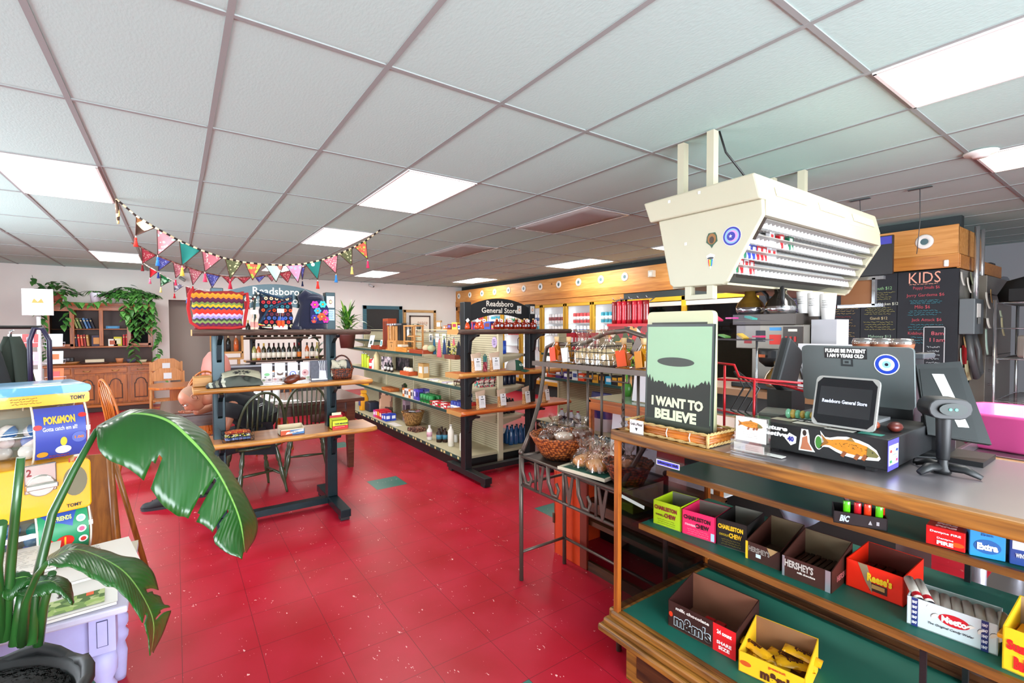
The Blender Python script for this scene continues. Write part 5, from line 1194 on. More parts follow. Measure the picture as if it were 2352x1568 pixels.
# ---------------- dining table, chairs, person ----------------
TBL=WD('#54301f','#3b1f14',2,'x',.25,coat=.4)
t=thing('dining_table','long dark wooden dining table behind the teal display stand','table',(.78,5.65,0))
b=B();b.box((0,0,.745),(1.82,.95,.04),TBL);b.obj('tabletop',t,bevel=.008)
b=B();b.box((0,-.38,.67),(1.5,.025,.11),TBL);b.box((0,.38,.67),(1.5,.025,.11),TBL);b.box((.76,0,.67),(.025,.76,.11),TBL);b.box((-.76,0,.67),(.025,.76,.11),TBL);b.obj('apron',t)
for sx in (-1,1):
    for sy in (-1,1):b=B();b.box((sx*.77,sy*.39,.365),(.055,.055,.73),TBL,None,(1.7,1.7));b.obj('leg',t)
pk('paper_stack','loose white papers on the far side of the dining table','papers',.75,5.5,.766,.3,.2,.004,WP,rz=.2);pk('paper_sheet','white sheet near the front edge of the dining table','paper',.95,5.35,.766,.2,.1,.003,WP,rz=-.1)
for k in range(3):can('drink_cup','%s white paper cup on the dining table' % ['left','middle','right'][k],'cup',.70+.09*k,5.62,.766,.035,.12,P('#d8d8d8',.6),'white cups on the dining table')
def turned(b,p0,p1,r,m):
    p0,p1=Vector(p0),Vector(p1);n=20;pts=[p0.lerp(p1,i/n) for i in range(n+1)]
    prof=[.75,.8,.95,1.1,1.25,1.3,1.25,.8,1.15,.8,1.2,1.3,1.35,1.3,1.15,.95,.8,.75,.7,.65,.6]
    b.tube(pts,[r*x for x in prof],m,9)
def windsor(label,loc,rz,m,group,h_=.95,spind=7,splat=False):
    """hoop-back chair; local +y is the front"""
    t=thing('windsor_chair',label,'chair',loc,rz,group)
    b=B();b.lathe([(.001,.435),(.19,.435),(.215,.448),(.215,.462),(.17,.455),(.001,.45)],(0,0,0),m,24,None,.95,.25);b.obj('seat',t)
    for sx in (-1,1):
        for sy in (-1,1):b=B();turned(b,(sx*.14,sy*.13,.44),(sx*.21,sy*.2,0),.017,m);b.obj('leg',t)
    b=B();
    for sx in (-1,1):b.tube([(sx*.18,-.17,.17),(sx*.178,0,.17),(sx*.18,.17,.17)],[.009,.014,.009],m,7)
    b.tube([(-.178,0,.17),(0,0,.17),(.178,0,.17)],[.009,.014,.009],m,7);b.obj('stretcher',t)
    H=lambda a:Vector((.2*cos(a)*(1+.12*sin(a)),-.16-.1*sin(a),.455+(h_-.455)*abs(sin(a))**.75))
    b=B();b.tube([H(pi*k/22) for k in range(23)],.012,m,8);b.obj('hoop',t)
    for k in range(spind):
        u=(k+1)/(spind+1);x=-.15+.3*u;
        a=math.acos(max(-1,min(1,(-.2+.4*u)*.9/.215)));p=H(a);b=B();b.tube([(x,-.165,.455),((x+p.x)/2,-.2,(.455+p.z)/2),p],[.007,.009,.006],m,6);b.obj('spindle',t)
    return t
GREENP=P('#343c26',.35,coat=.2);ORW=WD('#b9681f','#8f4612',4,'z',.3,coat=.3);PLW=WD('#c98a50','#a8662e',4,'z',.4)
wc=windsor('dark green windsor chair, nearer one, with the bending person on it',(.575,4.93,0),.25,GREENP,'dark green windsor chairs')
dup(wc,(1.12,5.36,0),-.15,'dark green windsor chair, further one, pushed in at the right half of the table')
w2=windsor('orange wooden windsor chair tilted toward the dining table, left side',(-.38,6.5,0),-1.2,ORW,'orange wooden windsor chairs',1.0,5)
dup(w2,(.22,7.15,0),.3,'orange wooden hoop-back chair at the back table, left one')
dup(w2,(.22,6.55,0),.2,'orange wooden hoop-back chair just above the bending person')
dup(w2,(.95,6.6,0),.15,'orange wooden hoop-back chair behind the grey pouch')
t=thing('side_table','orange wooden table with clipped corners beyond the dining table','table',(.13,7.9,0))
b=B();b.prism([(-.42,-.2),(-.3,-.38),(.5,-.38),(.5,.38),(-.3,.38),(-.42,.2)],fr((0,0,.735),X,Y),.03,ORW);b.obj('tabletop',t,bevel=.005)
b=B();b.box((.05,0,.37),(.5,.08,.72),ORW);b.box((.05,0,.03),(.6,.4,.05),ORW);b.obj('pedestal',t)
# wooden high chairs
def highchair(label,loc,rz):
    t=thing('high_chair',label,'high chair',loc,rz,'wooden high chairs')
    for s in (-1,1):b=B();b.bx(s*.2-.014,s*.2+.014,-.02,.02,0,1.0,PLW);b.tube([(s*.2,0,.85),(s*.22,-.3,0)],.014,PLW,6);b.obj('leg_frame',t)
    b=B();b.prism([(-.19,0),(.19,0),(.19,.12),(.1,.19),(-.1,.19),(-.19,.12)],fr((0,.0,.86),X,Z),.02,PLW);b.obj('backrest',t)
    b=B();b.box((0,-.08,.58),(.38,.28,.02),PLW);b.obj('seat',t)
    b=B();b.box((0,-.2,.76),(.42,.12,.02),PLW);b.box((0,-.14,.3),(.4,.03,.02),PLW);b.obj('tray_bar',t)
    b=B();b.prism([(-.05,0),(.05,0),(.05,.09),(-.05,.09)],fr((0,-.024,.89),X,Z),.002,P('#d0d3d8',.6));b.obj('safety_label',t)
    return t
highchair('pale wooden high chair, rear one of the stacked pair',(-.12,9.35,0),.05);highchair('pale wooden high chair, front lower one of the stacked pair',(-.1,9.0,-.13),.05)
b=B();b.lathe([(.001,.3),(.14,.32),(.19,.42),(.2,.55),(.17,.7),(.1,.8),(.001,.84)],(0,0,0),P('#c9847a',.6),18);o=one(b,'pink_ornament','rounded salmon-pink object mostly hidden behind the teal left post','ornament');o.location=(.47,7.9,.47);o.scale=(.9,.9,.9)
# ---- person ----
def skin(name,chain,m,parent,sub=2,flat=None):
    """chain: list of (pos, radius) paths sharing points by index: nodes + edges"""
    nodes,edges=chain;me=bpy.data.meshes.new(name);me.from_pydata([n[0] for n in nodes],edges,[])
    me.materials.append(m);o=bpy.data.objects.new(name,me);COL.objects.link(o);o.parent=parent
    o.modifiers.new('skin','SKIN');s_=o.modifiers.new('sub','SUBSURF');s_.levels=sub;s_.render_levels=sub
    if not me.skin_vertices:
        bpy.context.view_layer.objects.active=o
    for i,v in enumerate(me.skin_vertices[0].data):
        r=nodes[i][1];v.radius=r if isinstance(r,tuple) else (r,r);v.use_root=(i == 0)
    o.modifiers['skin'].use_smooth_shade=True
    return o
def add_skin_layer(me):
    bm=bmesh.new();bm.from_mesh(me);bm.verts.layers.skin.verify();bm.to_mesh(me);bm.free()
def skin2(name,nodes,edges,m,parent,sub=2):
    me=bpy.data.meshes.new(name);me.from_pydata([tuple(n[0]) for n in nodes],edges,[])
    add_skin_layer(me);me.materials.append(m)
    o=bpy.data.objects.new(name,me);COL.objects.link(o);o.parent=parent
    for i,v in enumerate(me.skin_vertices[0].data):
        r=nodes[i][1];v.radius=r if isinstance(r,tuple) else (r,r);v.use_root=(i == 0)
    k=o.modifiers.new('skin','SKIN');k.use_smooth_shade=True
    k=o.modifiers.new('sub','SUBSURF');k.levels=sub;k.render_levels=sub
    return o
SKN=P('#a5694e',.5,var=.1,bs=20);SHIRT=P('#0f1014',.9,bump=.2,bs=25);JEAN=P('#16171c',.9,bump=.2,bs=40);SHOE=P('#15161a',.7)
pt=thing('person','bald-cropped person in black clothes bending forward on the green chair','person',(.6,4.95,0))
hip,hb=Vector((.06,-.02,.56)),0
N_=[((.06,-.02,.57),.15),((.02,-.03,.70),.145),((-.08,-.03,.82),.15),((-.20,-.02,.89),.14),((-.30,0,.92),.07),((-.37,.01,.93),.055),
      ((-.2,-.19,.85),.065),((-.26,-.25,.68),.05),((-.30,-.14,.56),.038),((-.33,-.08,.53),.032),
      ((-.18,.17,.87),.065),((-.30,.25,.80),.05),((-.42,.16,.78),.038),((-.47,.1,.78),.03),
      ((.0,-.12,.54),.10),((-.30,-.16,.50),.085),((-.45,-.12,.34),.06),((-.60,-.02,.12),.045),
      ((.0,.12,.54),.10),((-.32,.14,.50),.085),((-.35,.16,.3),.06),((-.33,.16,.1),.045)]
E_=[(0,1),(1,2),(2,3),(3,4),(4,5),(3,6),(6,7),(7,8),(8,9),(3,10),(10,11),(11,12),(12,13),(0,14),(14,15),(15,16),(16,17),(0,18),(18,19),(19,20),(20,21)]
body=skin2('body',[(n[0],n[1]*(.72 if i < 4 else .8 if i in (6,7,10,11,14,15,18,19) else 1)) for i,n in enumerate(N_)],E_,SKN,pt)
sh=[(n[0],n[1]+(.02 if i in (1,2,3) else .04 if i in (6,10) else .012)) for i,n in enumerate(N_)]
def sub_(ids,e,name,m):
    mp={j:i for i,j in enumerate(ids)};return skin2(name,[sh[j] for j in ids],[(mp[a],mp[c]) for a,c in e],m,pt)
sh[4]=((-.30,0,.92),.10);sub_([2,1,0,3,4,6,10],[(2,1),(1,0),(2,3),(3,4),(3,6),(3,10)],'shirt',SHIRT)
b=B();b.tube([Vector(sh[6][0]),Vector(sh[6][0]).lerp(Vector(sh[7][0]),.6)],[.105,.075],SHIRT,12);b.obj('shirt_sleeve',pt);b=B();b.tube([Vector(sh[10][0]),Vector(sh[10][0]).lerp(Vector(sh[11][0]),.6)],[.085,.07],SHIRT,12);b.obj('shirt_sleeve',pt)
sub_([0,14,15,16,17,18,19,20,21],[(0,14),(14,15),(15,16),(16,17),(0,18),(18,19),(19,20),(20,21)],'trousers',JEAN)
T=fr((-.02,-.145,.86),Vector((1,-.2,.45)),Vector((-.3,.5,.6)))
b=B();text(b,'S',T,.045,.05,P('#dcdcdc',.8),.03,shear=.4);scrib(b,T @ Matrix.Translation((.01,-.05,0)),.12,.03,P('#dcdcdc',.8),2,.003,3);b.obj('shirt_print',pt)
# head, face toward lower left
hd=Vector((-.485,.02,.915));fwd=Vector((-.62,-.22,-.75)).normalized();up=(Vector((-.75,0,.66))-fwd*Vector((-.75,0,.66)).dot(fwd)).normalized();lf=up.cross(fwd)
HM=Matrix((fwd,lf,up)).transposed()
def headf(u,v):
    th,ph=2*pi*u,pi*v;x,y,z=sin(ph)*cos(th),sin(ph)*sin(th),cos(ph)
    X_=.1*x;Y_=.076*y;Z_=.105*z
    if z < -.1:X_ += .012*(-z)*(1 if x > 0 else -.8);Y_ *= 1-.28*(-z);Z_ *= 1.12
    if x > .6:X_ -= .01*(1-abs(z));
    if x > .8 and abs(y) < .25:X_ += .022*max(0,1-abs(z+.18)*4)*(1-abs(y)*4)   # nose
    if x > .7:X_ -= .012*max(0,1-abs(z-.05)*8)*(1 if .15 < abs(y) < .6 else 0)   # eye sockets
    if x > .7 and abs(y) < .4:X_ += .006*max(0,1-abs(z+.48)*9)
    return hd+HM @ Vector((X_,Y_,Z_))
b=B();b.grid(headf,40,28,SKN);b.tube([hd+HM @ Vector((-.03,0,-.07)),Vector((-.33,.01,.92))],[.055,.062],SKN,12)
for s in (-1,1):
    b.tube([hd+HM @ Vector((-.005+.022*cos(a*pi/4+.4),s*(.078+.006*sin(a)),-.005+.032*sin(a*pi/4+.4))) for a in range(8)],.006,SKN,6,True);b.ball(hd+HM @ Vector((-.002,s*.076,-.005)),(.016,.006,.024),SKN,8,HM)
    b.ball(hd+HM @ Vector((.083,s*.03,.005)),.009,P('#e8e0d8',.3),8);b.ball(hd+HM @ Vector((.0905,s*.03,.005)),.004,P('#2a1c14',.3),6)
    b.tube([hd+HM @ Vector((.094,s*.014,.03)),hd+HM @ Vector((.09,s*.045,.03))],.004,P('#5a3d2c',.8),5)
b.tube([hd+HM @ Vector((.092,-.022,-.055)),hd+HM @ Vector((.097,0,-.053)),hd+HM @ Vector((.092,.022,-.055))],.004,P('#9a5248',.6),5)
b.obj('head',pt)
b=B();b.grid(lambda u,v:hd+HM @ (Vector((.1*sin(.52*pi*v)*cos(2*pi*u)*1.01-.006,.078*sin(.52*pi*v)*sin(2*pi*u)*1.01,.107*cos(.52*pi*v)))+Vector((-.008 if cos(2*pi*u) > 0 else 0,0,0))),28,10,P('#8f6a55',.7,var=.2,bs=300));b.obj('cropped_hair',pt)
def hand(b,p,d,n,L=.085,m=SKN,curl=.5):
    """palm plus five bent fingers; d = direction of fingers, n = palm normal"""
    d=Vector(d).normalized();n=Vector(n).normalized();s=d.cross(n);p=Vector(p)
    b.box(p+d*L*.45,(L*.9,L*.85,L*.28),m,Matrix((d,s,n)).transposed())
    for k,(off,ln) in enumerate(((-.33,.8),(-.11,.95),(.11,.9),(.33,.7))):
        q0=p+d*L*.85+s*L*off;q1=q0+(d-n*curl*.4)*L*ln*.5;q2=q1+(d*.5-n*curl)*L*ln*.45;b.tube([p+d*L*.5+s*L*off,q0,q1,q2],[L*.11,L*.11,L*.1,L*.08],m,7)
    q0=p+d*L*.2-s*L*.42;b.tube([p+d*L*.2-s*L*.3,q0,q0+(d*.7-s*.6)*L*.4,q0+(d*1.1-s*.5-n*.3)*L*.65],[L*.13,L*.13,L*.12,L*.09],m,7)
b=B();hand(b,(-.33,-.08,.53),(-1,.4,-.2),(0,0,-1));b.obj('hand',pt,sub=1);b=B();hand(b,(-.47,.10,.785),(-.8,-.5,0),(0,0,-1));b.obj('hand',pt,sub=1)
def shoe(p,d):
    d=Vector(d).normalized();s=Vector((-d.y,d.x,0));p=Vector(p)
    wd=lambda v:.046*(1-.25*sin(pi*min(1,v*1.4))*0)*sqrt(max(0,1-max(0,(v-.72)/.28)**2.4))*sqrt(max(0,1-max(0,(.12-v)/.12)**2))
    ht=lambda v:(.105 if v < .35 else .105-.065*min(1,(v-.35)/.45))*sqrt(max(0.02,1-max(0,(v-.85)/.15)**2))
    b=B();b.grid(lambda u,v:p+d*(-.08+.30*v)+s*wd(v)*cos(pi*u)+Vector((0,0,.018+ht(v)*sin(pi*u)**.7)),14,20,SHOE)
    o=b.obj('shoe',pt,solid=.006)
    b=B();N2=20;P2=[(-.08+.3*k/N2,wd(k/N2)+.004) for k in range(N2+1)];b.prism(P2+[(x,-y) for x,y in P2[::-1]],fr(p,d,s),.022,P('#222328',.6));b.obj('sole',o)
    c=B()
    for k in range(4):q0=p+d*(.05+.03*k);c.tube([q0+s*.03+Vector((0,0,.095-.012*k)),q0+Vector((0,0,.118-.014*k)),q0-s*.03+Vector((0,0,.095-.012*k))],.003,P('#2a2b30',.8),5)
    c.tube([p+d*.04+Vector((0,0,.11)),p+d*.06+s*.02+Vector((0,0,.15)),p+d*.09+Vector((0,0,.12)),p+d*.06-s*.02+Vector((0,0,.15)),p+d*.04+Vector((0,0,.11))],.0025,P('#2a2b30',.8),5);c.obj('laces',o)
shoe((-.64,.02,0),(-1,.12,0));shoe((-.33,.16,0),(-1,.1,0))
# ---------------- wine wall ----------------
st3=make_stand('far live-edge stand holding the row of wine bottles',1.13,1.9,9.6,None,[(.97,2.27,1.375,.045,9.42,9.75,BARK,BARK),(1.0,2.5,.965,.035,9.35,9.75,SLABT,BARK)],1.45,STEEL2,sign=False)
def wine(label,loc,glass,cap,lab,group,labc='#e8e2d2'):
    t=thing('wine_bottle',label,'bottle',loc,0,group)
    b=B();b.lathe([(.034,0),(.038,.01),(.038,.18),(.03,.205),(.014,.235),(.0135,.28)],(0,0,0),glass,14);b.obj('bottle_glass',t)
    b=B();b.lathe([(.0145,.245),(.0145,.285),(.0155,.286),(.0155,.298),(.001,.298)],(0,0,0),cap,10);b.obj('foil',t)
    b=B();b.lathe([(.0386,.035),(.0386,.13)],(0,0,0),P(labc,.7),14);b.obj('wine_label',t);return t
DKG,RSE,WHG=P('#14160f',.15),LQ('#d2703a'),LQ('#a9a85a')
ws=[(638,WHG,'#1a1a1c','pale yellow white wine'),(647,RSE,'#26262a','peach rose wine'),(659,P('#3a3414',.2),'#c9a84a','gold-topped wine'),(671,DKG,'#3a1216','dark wine with maroon foil'),(682,DKG,'#3a1a1c','dark wine with brown foil'),(692,DKG,'#1c1c1e','dark wine with black foil'),
      (701,DKG,'#1a1c1e','dark wine with round red label mark'),(712,DKG,'#14161c','dark wine with plain label'),(724,P('#2a2a1a',.2),'#7a1c22','olive glass wine with red foil'),(735,DKG,'#6b1c20','dark wine with orange label'),(707,RSE,'#2a2a2e','rose wine'),(716,P('#24281a',.2),'#24281a','slim green wine'),(724,WHG,'#c9b46a','pale wine')]
for k,(px_,g,cp,s) in enumerate(ws):
    if k < 10:x=at(px_-(1 if k else 0),823,'y',9.5).x-.68+.0;x=at(px_-55*0,823,'y',9.5).x-.0
    xx=at([584,594,606,618,629,640,651,664,676,687,705,717,728][k],823,'y',9.5).x
    wine('%s bottle, %s in the far wine row' % (s,ordn(k)),(xx,9.48,.966),g,P(cp,.4),None,'wine bottles on the far stand','#d97a2a' if k == 9 else '#e4ddcc')
for k in range(11):wine('%s dark bottle on the upper plank of the far wine stand, mostly hidden' % ordn(k),(1.06+.11*k,9.55,1.376),DKG,P(['#c9b46a','#1a1a1c','#7a1c22'][k % 3],.4),None,'wine bottles on the upper plank',['#e8e2d2','#2a2a2e','#d9c9a0'][k % 3])
t=thing('pine_crate','open pine wall box holding sparkling wine bottles','box',(.78,9.9,1.0));PN=P('#c98f4e',.5)
b=B();b.bx(-.26,.22,-.12,.12,.42,.45,PN);b.bx(-.26,.22,-.12,.12,.08,.115,PN);b.bx(.2,.23,-.12,.12,-.02,.45,PN);b.bx(-.27,-.24,-.12,.12,-.02,.45,PN);b.bx(-.25,.22,.1,.12,.1,.44,P('#8a7668',.7));b.bx(-.2,-.16,-.05,.05,-1.0,-.02,PN);b.bx(.14,.18,-.05,.05,-1.0,-.02,PN);b.bx(-.27,.23,-.1,.1,-.03,-.0,PN);b.obj('crate',t)
wine('black sparkling wine bottle with gold neck in the pine box',(.78,9.86,1.116),DKG,P('#d8c89a',.4),None,'sparkling wines','#1a1a1c');wine('orange rose sparkling wine bottle in the pine box',(.90,9.86,1.116),RSE,P('#d8d0c8',.4),None,'sparkling wines','#d2602a')
b=B();b.bx(.72,2.6,9.3,9.75,.86,.89,P('#8d9298',.35,.4));b.bx(.72,2.6,9.35,9.7,0,.86,P('#3c3a3c',.6));one(b,'back_counter','grey topped counter under the far wine bottles','counter')
# potted plant at the right end of the teal stand
t=thing('potted_plant','leafy green dracaena in a maroon pot at the gondola end','plant',(2.46,8.45,1.18))
b=B();b.lathe([(.001,0),(.11,0),(.14,.22),(.15,.25),(.135,.25),(.12,.22),(.001,.2)],(0,0,0),P('#5a2a24',.5),18);b.obj('pot',t)
b=B();q=random.Random(12);LF1=P('#3f7a2a',.4);LF2=P('#7aa83a',.4)
for k in range(80):
    a=q.random()*2*pi;L_=.30+.22*q.random();el=.3+1.1*q.random();z0=.25+.3*q.random();c_=Vector((cos(a),sin(a),0));s_=Vector((-sin(a),cos(a),0))
    b.grid(lambda u,v:c_*(.02+L_*u*cos(el))+s_*(v-.5)*.05*sin(pi*min(1,u*.9+.1))+Vector((0,0,z0+L_*u*sin(el)-.25*u*u*(1.2-el*.5)*L_*2)),6,2,LF1 if k % 3 else LF2)
for k in range(3):b.tube([(0,.02*k,.2),(.02*k,0,.55)],.008,P('#6b5a3a',.7),6)
b.obj('foliage',t)
t=thing('rubber_plant','broad dark leaves poking up behind the right post of the teal stand','plant',(1.9,8.2,.0))
b=B();b.tube([(0,0,.0),(.03,0,1.3)],.012,P('#5a4a34',.7),6)
for k,(a,z0) in enumerate(((.2,1.22),(3.6,1.3),(1.2,1.1),(5.0,1.0))):
    c_=Vector((cos(a),sin(a),0));s_=Vector((-sin(a),cos(a),0));b.grid(lambda u,v:Vector((.03,0,z0))+c_*.3*u*.7+s_*(v-.5)*.11*sin(pi*min(1,u*.95+.03))+Vector((0,0,.3*u-.25*u*u)),8,3,P('#1f3a22',.3,coat=.3))
b.obj('foliage',t);b=B();b.lathe([(.12,0),(.15,.25),(.13,.25)],(0,0,0),P('#4a3a34',.6),16);b.obj('pot',t)

# ---------------- bunting ----------------
def bunting(label,pts,flags,ya,yb,cord,ends):
    x0,x1=pts[0][0],pts[-1][0];Yp=lambda x:ya+(yb-ya)*(x-x0)/(x1-x0)
    W=lambda p,dy=0:at(p[0],p[1],'y',Yp(p[0])+dy)
    t=thing('bunting',label,'bunting',W(pts[0]));O=W(pts[0]);b=B();P_=[W(p)-O for p in pts]
    fine=[]
    for i in range(len(P_)-1):
        for k in range(6):fine.append(P_[i].lerp(P_[i+1],k/6))
    fine.append(P_[-1])
    c1,c2=cord
    for i in range(len(fine)-1):b.tube([fine[i],fine[i+1]],.009,c1 if i % 2 else c2,6)
    b.obj('cord',t)
    q=random.Random(6)
    for (a,c_,tip,m,tc) in flags:
        A,C_,T_=W(a)-O,W(c_)-O,W(tip)-O
        n=(C_-A).cross(T_-A).normalized();b=B()
        b.grid(lambda u,v:A.lerp(C_,u)*(1-v)+T_*v+n*(.018*sin(pi*u)*sin(pi*v)*(1-v*.3)),8,8,m);e=P('#4a2a22',.8)
        f=b.obj('flag',t,solid=.0015)
        b=B();b.tube([A,T_],.004,e,5);b.tube([C_,T_],.004,e,5);b.obj('flag_edge',f)
        if tc:b=B();b.ball(T_-Vector((0,0,.03)),(.012,.012,.014),P(tc,.9),7);b.cyl(T_,T_-Vector((0,0,.03)),.003,P('#d8d0c0',.8),seg=5);b.cyl(T_-Vector((0,0,.035)),T_-Vector((0,0,.10)),.008,P(tc,.95),.02,8);b.obj('tassel',f)
    return t
def z3(x,y):return (240+x/3.5636,430+y/3.5636)
def fl(a,c_,t_,m,tc=None):return (z3(*a),z3(*c_),z3(*t_),m,tc)
BR=CELL(['#3d2418','#c9a884','#8a5a34','#1c1210','#d8c4a4'],9,.9);PKD=DOTS('#c9848c','#a9c4c4',28,.33);TLF=DOTS('#12756c','#dfeee6',11,.22);PKF=DOTS('#b4636e','#e8cfc4',45,.3);OLV=DOTS('#5a5c3a','#c9c494',38,.3)
LIM=DOTS('#d2604a','#a9c84a',30,.42);MNT=CELL(['#b9d4c8','#d2e4da','#b9d4c8','#a86a5a'],12);PST=DOTS('#d892b0','#a9b4d8',24,.35);PK2=DOTS('#c4707e','#ecd4cc',50,.3);BLU=DOTS('#4a4a96','#a4a8d4',50,.3);RD2=DOTS('#a83240','#d8a49a',42,.3)
p1=[z3(*p) for p in ((95,95),(260,235),(415,330),(600,430),(790,515),(970,577),(1130,612),(1310,633),(1480,638),(1630,627),(1780,595),(1910,550),(2040,490),(2150,430),(2255,350))]
ya,yb=at(*p1[0],'z',CEIL-.01).y,at(*p1[-1],'z',CEIL-.01).y
ck=(P('#2a1c16',.8),P('#d8c4a0',.8))
bunting('nearest bunting string of large patterned triangular flags with tassels under the ceiling',p1,
 [fl((260,237),(412,330),(255,395),BR,'#d42a20'),fl((430,345),(592,430),(435,555),PKD,'#2a6ac4'),fl((612,432),(790,515),(635,640),TLF,'#d8c04a'),fl((797,517),(965,577),(822,690),PKF,'#d43a5a'),
  fl((985,580),(1130,613),(1028,750),OLV,'#b8203a'),fl((1148,616),(1290,632),(1212,760),LIM,None),fl((1310,633),(1465,640),(1405,775),MNT,None),fl((1485,640),(1622,630),(1585,780),PST,None),
  fl((1640,625),(1775,597),(1745,755),TLF,'#d42a20'),fl((1785,595),(1908,552),(1895,705),PK2,'#2a7ac4'),fl((1920,547),(2028,497),(2025,640),OLV,'#d8c46a'),fl((2045,488),(2140,440),(2155,590),LIM,'#d82a5a')],ya,yb,ck,None)
b=B();O=at(*p1[0],'y',ya);b.tube([O+Vector((0,0,-.01)),O+Vector((.01,0,-.12)),O+Vector((.01,0,-.22))],[.01,.016,.008],CELL(['#3a2416','#d8b47a'],40),7);one(b,'cord_end','knotted brown cord end hanging from the ceiling beside the left light','cord')
p2=[z3(*p) for p in ((220,455),(300,490),(430,560),(550,607),(680,655),(810,695),(950,725),(1080,736),(1230,732),(1420,705),(1560,672),(1700,630))]
ya2=at(*p2[0],'z',CEIL-.01).y
bunting('second bunting string of small pink and blue flags behind the first',p2,
 [fl((303,492),(425,556),(310,625),RD2,'#8a1c22'),fl((440,563),(547,606),(440,685),BLU,'#2a3a8a'),fl((560,612),(675,654),(582,745),PKF,'#d43a5a'),fl((687,658),(802,693),(722,800),PKF,'#c41c2c'),fl((825,700),(945,725),(880,822),BLU,None),
  fl((960,727),(1070,736),(1022,790),RD2,None),fl((1085,737),(1200,735),(1140,787),RD2,None),fl((1230,732),(1318,722),(1265,778),BLU,None),fl((1330,720),(1410,707),(1370,770),PKF,None),fl((1425,704),(1540,680),(1500,780),RD2,None),fl((1600,660),(1640,650),(1620,760),BLU,'#1c2a4a')],ya2,8.4,(P('#6b3a34',.8),P('#8f5a4a',.8)),None)
p3=[z3(*p) for p in ((275,590),(360,648),(450,700),(560,765),(660,808),(760,832),(900,850))]
bunting('third bunting string of small flags, lowest at the left, one plain red',p3,
 [fl((370,654),(437,690),(372,740),P('#d41c2c',.8),'#e05a7a'),fl((455,705),(553,762),(460,812),CELL(['#14703a','#0c4a28','#a9d4b4'],26),'#e8d88a'),fl((565,768),(650,804),(572,860),CELL(['#d8d8e0','#6f6f8a','#c9c9d8'],26),'#b81c2c'),fl((665,810),(750,830),(675,902),RD2,'#3a7ac4')],9.9,10.2,(P('#e0ddd8',.8),P('#c9c4bc',.8)),None)
# ---------------- on and in the hutch ----------------
IVY=P('#2f5f26',.4,var=.2,bs=20);IVY2=P('#4a8038',.4)
def leafm(b,p,d,L,w_,m,droop=.5,up=Z):
    """heart-shaped leaf with a folded midrib"""
    d=Vector(d).normalized();s=d.cross(up);s=s.normalized() if s.length > 1e-3 else X;n=s.cross(d);p=Vector(p)
    rows=[(0,.0),(.12,.75),(.35,1),(.65,.72),(1,0)];R=[]
    for t_,k in rows:
        c=p+d*L*t_-Z*droop*L*t_*t_;R.append([b.bm.verts.new(c-s*w_*k/2+n*.0),b.bm.verts.new(c-n*w_*.12*k),b.bm.verts.new(c+s*w_*k/2)])
    for i in range(4):
        for j in range(2):b.face([R[i][j],R[i][j+1],R[i+1][j+1],R[i+1][j]],m,True)
def ivy(label,loc,pot,spread,trails,n,seed,name='ivy_plant'):
    t=thing(name,label,'plant',loc);q=random.Random(seed)
    if pot:b=B();b.lathe([(.001,0),(.07,0),(.095,.13),(.1,.16),(.085,.16),(.001,.13)],(0,0,0),pot,16);b.obj('pot',t)
    b=B()
    for k in range(n):
        a=q.random()*2*pi;r_=q.random()**.6;p=Vector((spread[0]*r_*cos(a),spread[1]*r_*sin(a),.14+spread[2]*q.random()*(1.1-r_)))
        leafm(b,p,(cos(a)+q.random()-.5,sin(a)-.4,.2*q.random()),.11+.03*q.random(),.09,IVY if k % 3 else IVY2,.6)
    b.obj('foliage',t)
    b=B()
    for pts in trails:
        pts=[Vector(p) for p in pts];b.tube(pts,.004,P('#3a5a2a',.6),4)
        for i in range(len(pts)-1):
            m_=max(2,int((pts[i+1]-pts[i]).length/.045))
            for k in range(m_):p=pts[i].lerp(pts[i+1],k/m_);a=q.random()*6.28;leafm(b,p,(cos(a),sin(a)*.3-.6,-.2),.095+.04*q.random(),.085,IVY if k % 3 else IVY2,.7)
    b.obj('trailing_stems',t);return t
ivy('trailing ivy in a terracotta pot on the left end of the hutch',(-1.68,11.45,2.0),P('#8a4636',.7),(.3,.16,.26),[[(-.1,-.2,.1),(-.16,-.28,-.2),(-.1,-.28,-.6),(-.12,-.28,-1.0)],[(.1,-.2,.1),(.2,-.28,-.15),(.1,-.28,-.45)],[(-.1,0,.2),(-.28,0,.35),(-.3,0,.45)]],80,3)
ivy('large heart-leaf vine spilling over the right end of the hutch',(-.68,11.45,2.0),None,(.42,.18,.2),[[(.15,-.2,.12),(.2,-.3,-.1),(.1,-.3,-.3)],[(.35,-.2,.12),(.34,-.3,-.1),(.3,-.3,-.45)],[(-.1,-.2,.14),(-.05,-.3,-.05),(0,-.3,-.3)],[(.3,-.2,.1),(.38,-.28,-.3),(.42,-.28,-.8),(.4,-.28,-1.15),(.5,-.28,-1.45)],[(.1,-.25,.1),(.2,-.3,-.3),(.05,-.3,-.7),(.1,-.3,-1.1)],[(0,-.25,.1),(-.1,-.3,-.2),(.05,-.3,-.5)],[(-.2,-.2,.1),(-.5,-.3,-.02),(-1.0,-.3,.0)],[(.2,-.25,.1),(.3,-.3,-.2),(.2,-.3,-.6)],[(.1,-.25,.1),(-.0,-.3,-.25),(.25,-.3,-.45)]],260,4)
t=thing('spider_plant','spiky plant in a white pot on the middle of the hutch','plant',(-1.16,11.45,2.0))
b=B();b.lathe([(.001,0),(.06,0),(.085,.16),(.09,.18),(.08,.18),(.001,.15)],(0,0,0),P('#cfcfdd',.4),16);b.obj('pot',t)
b=B()
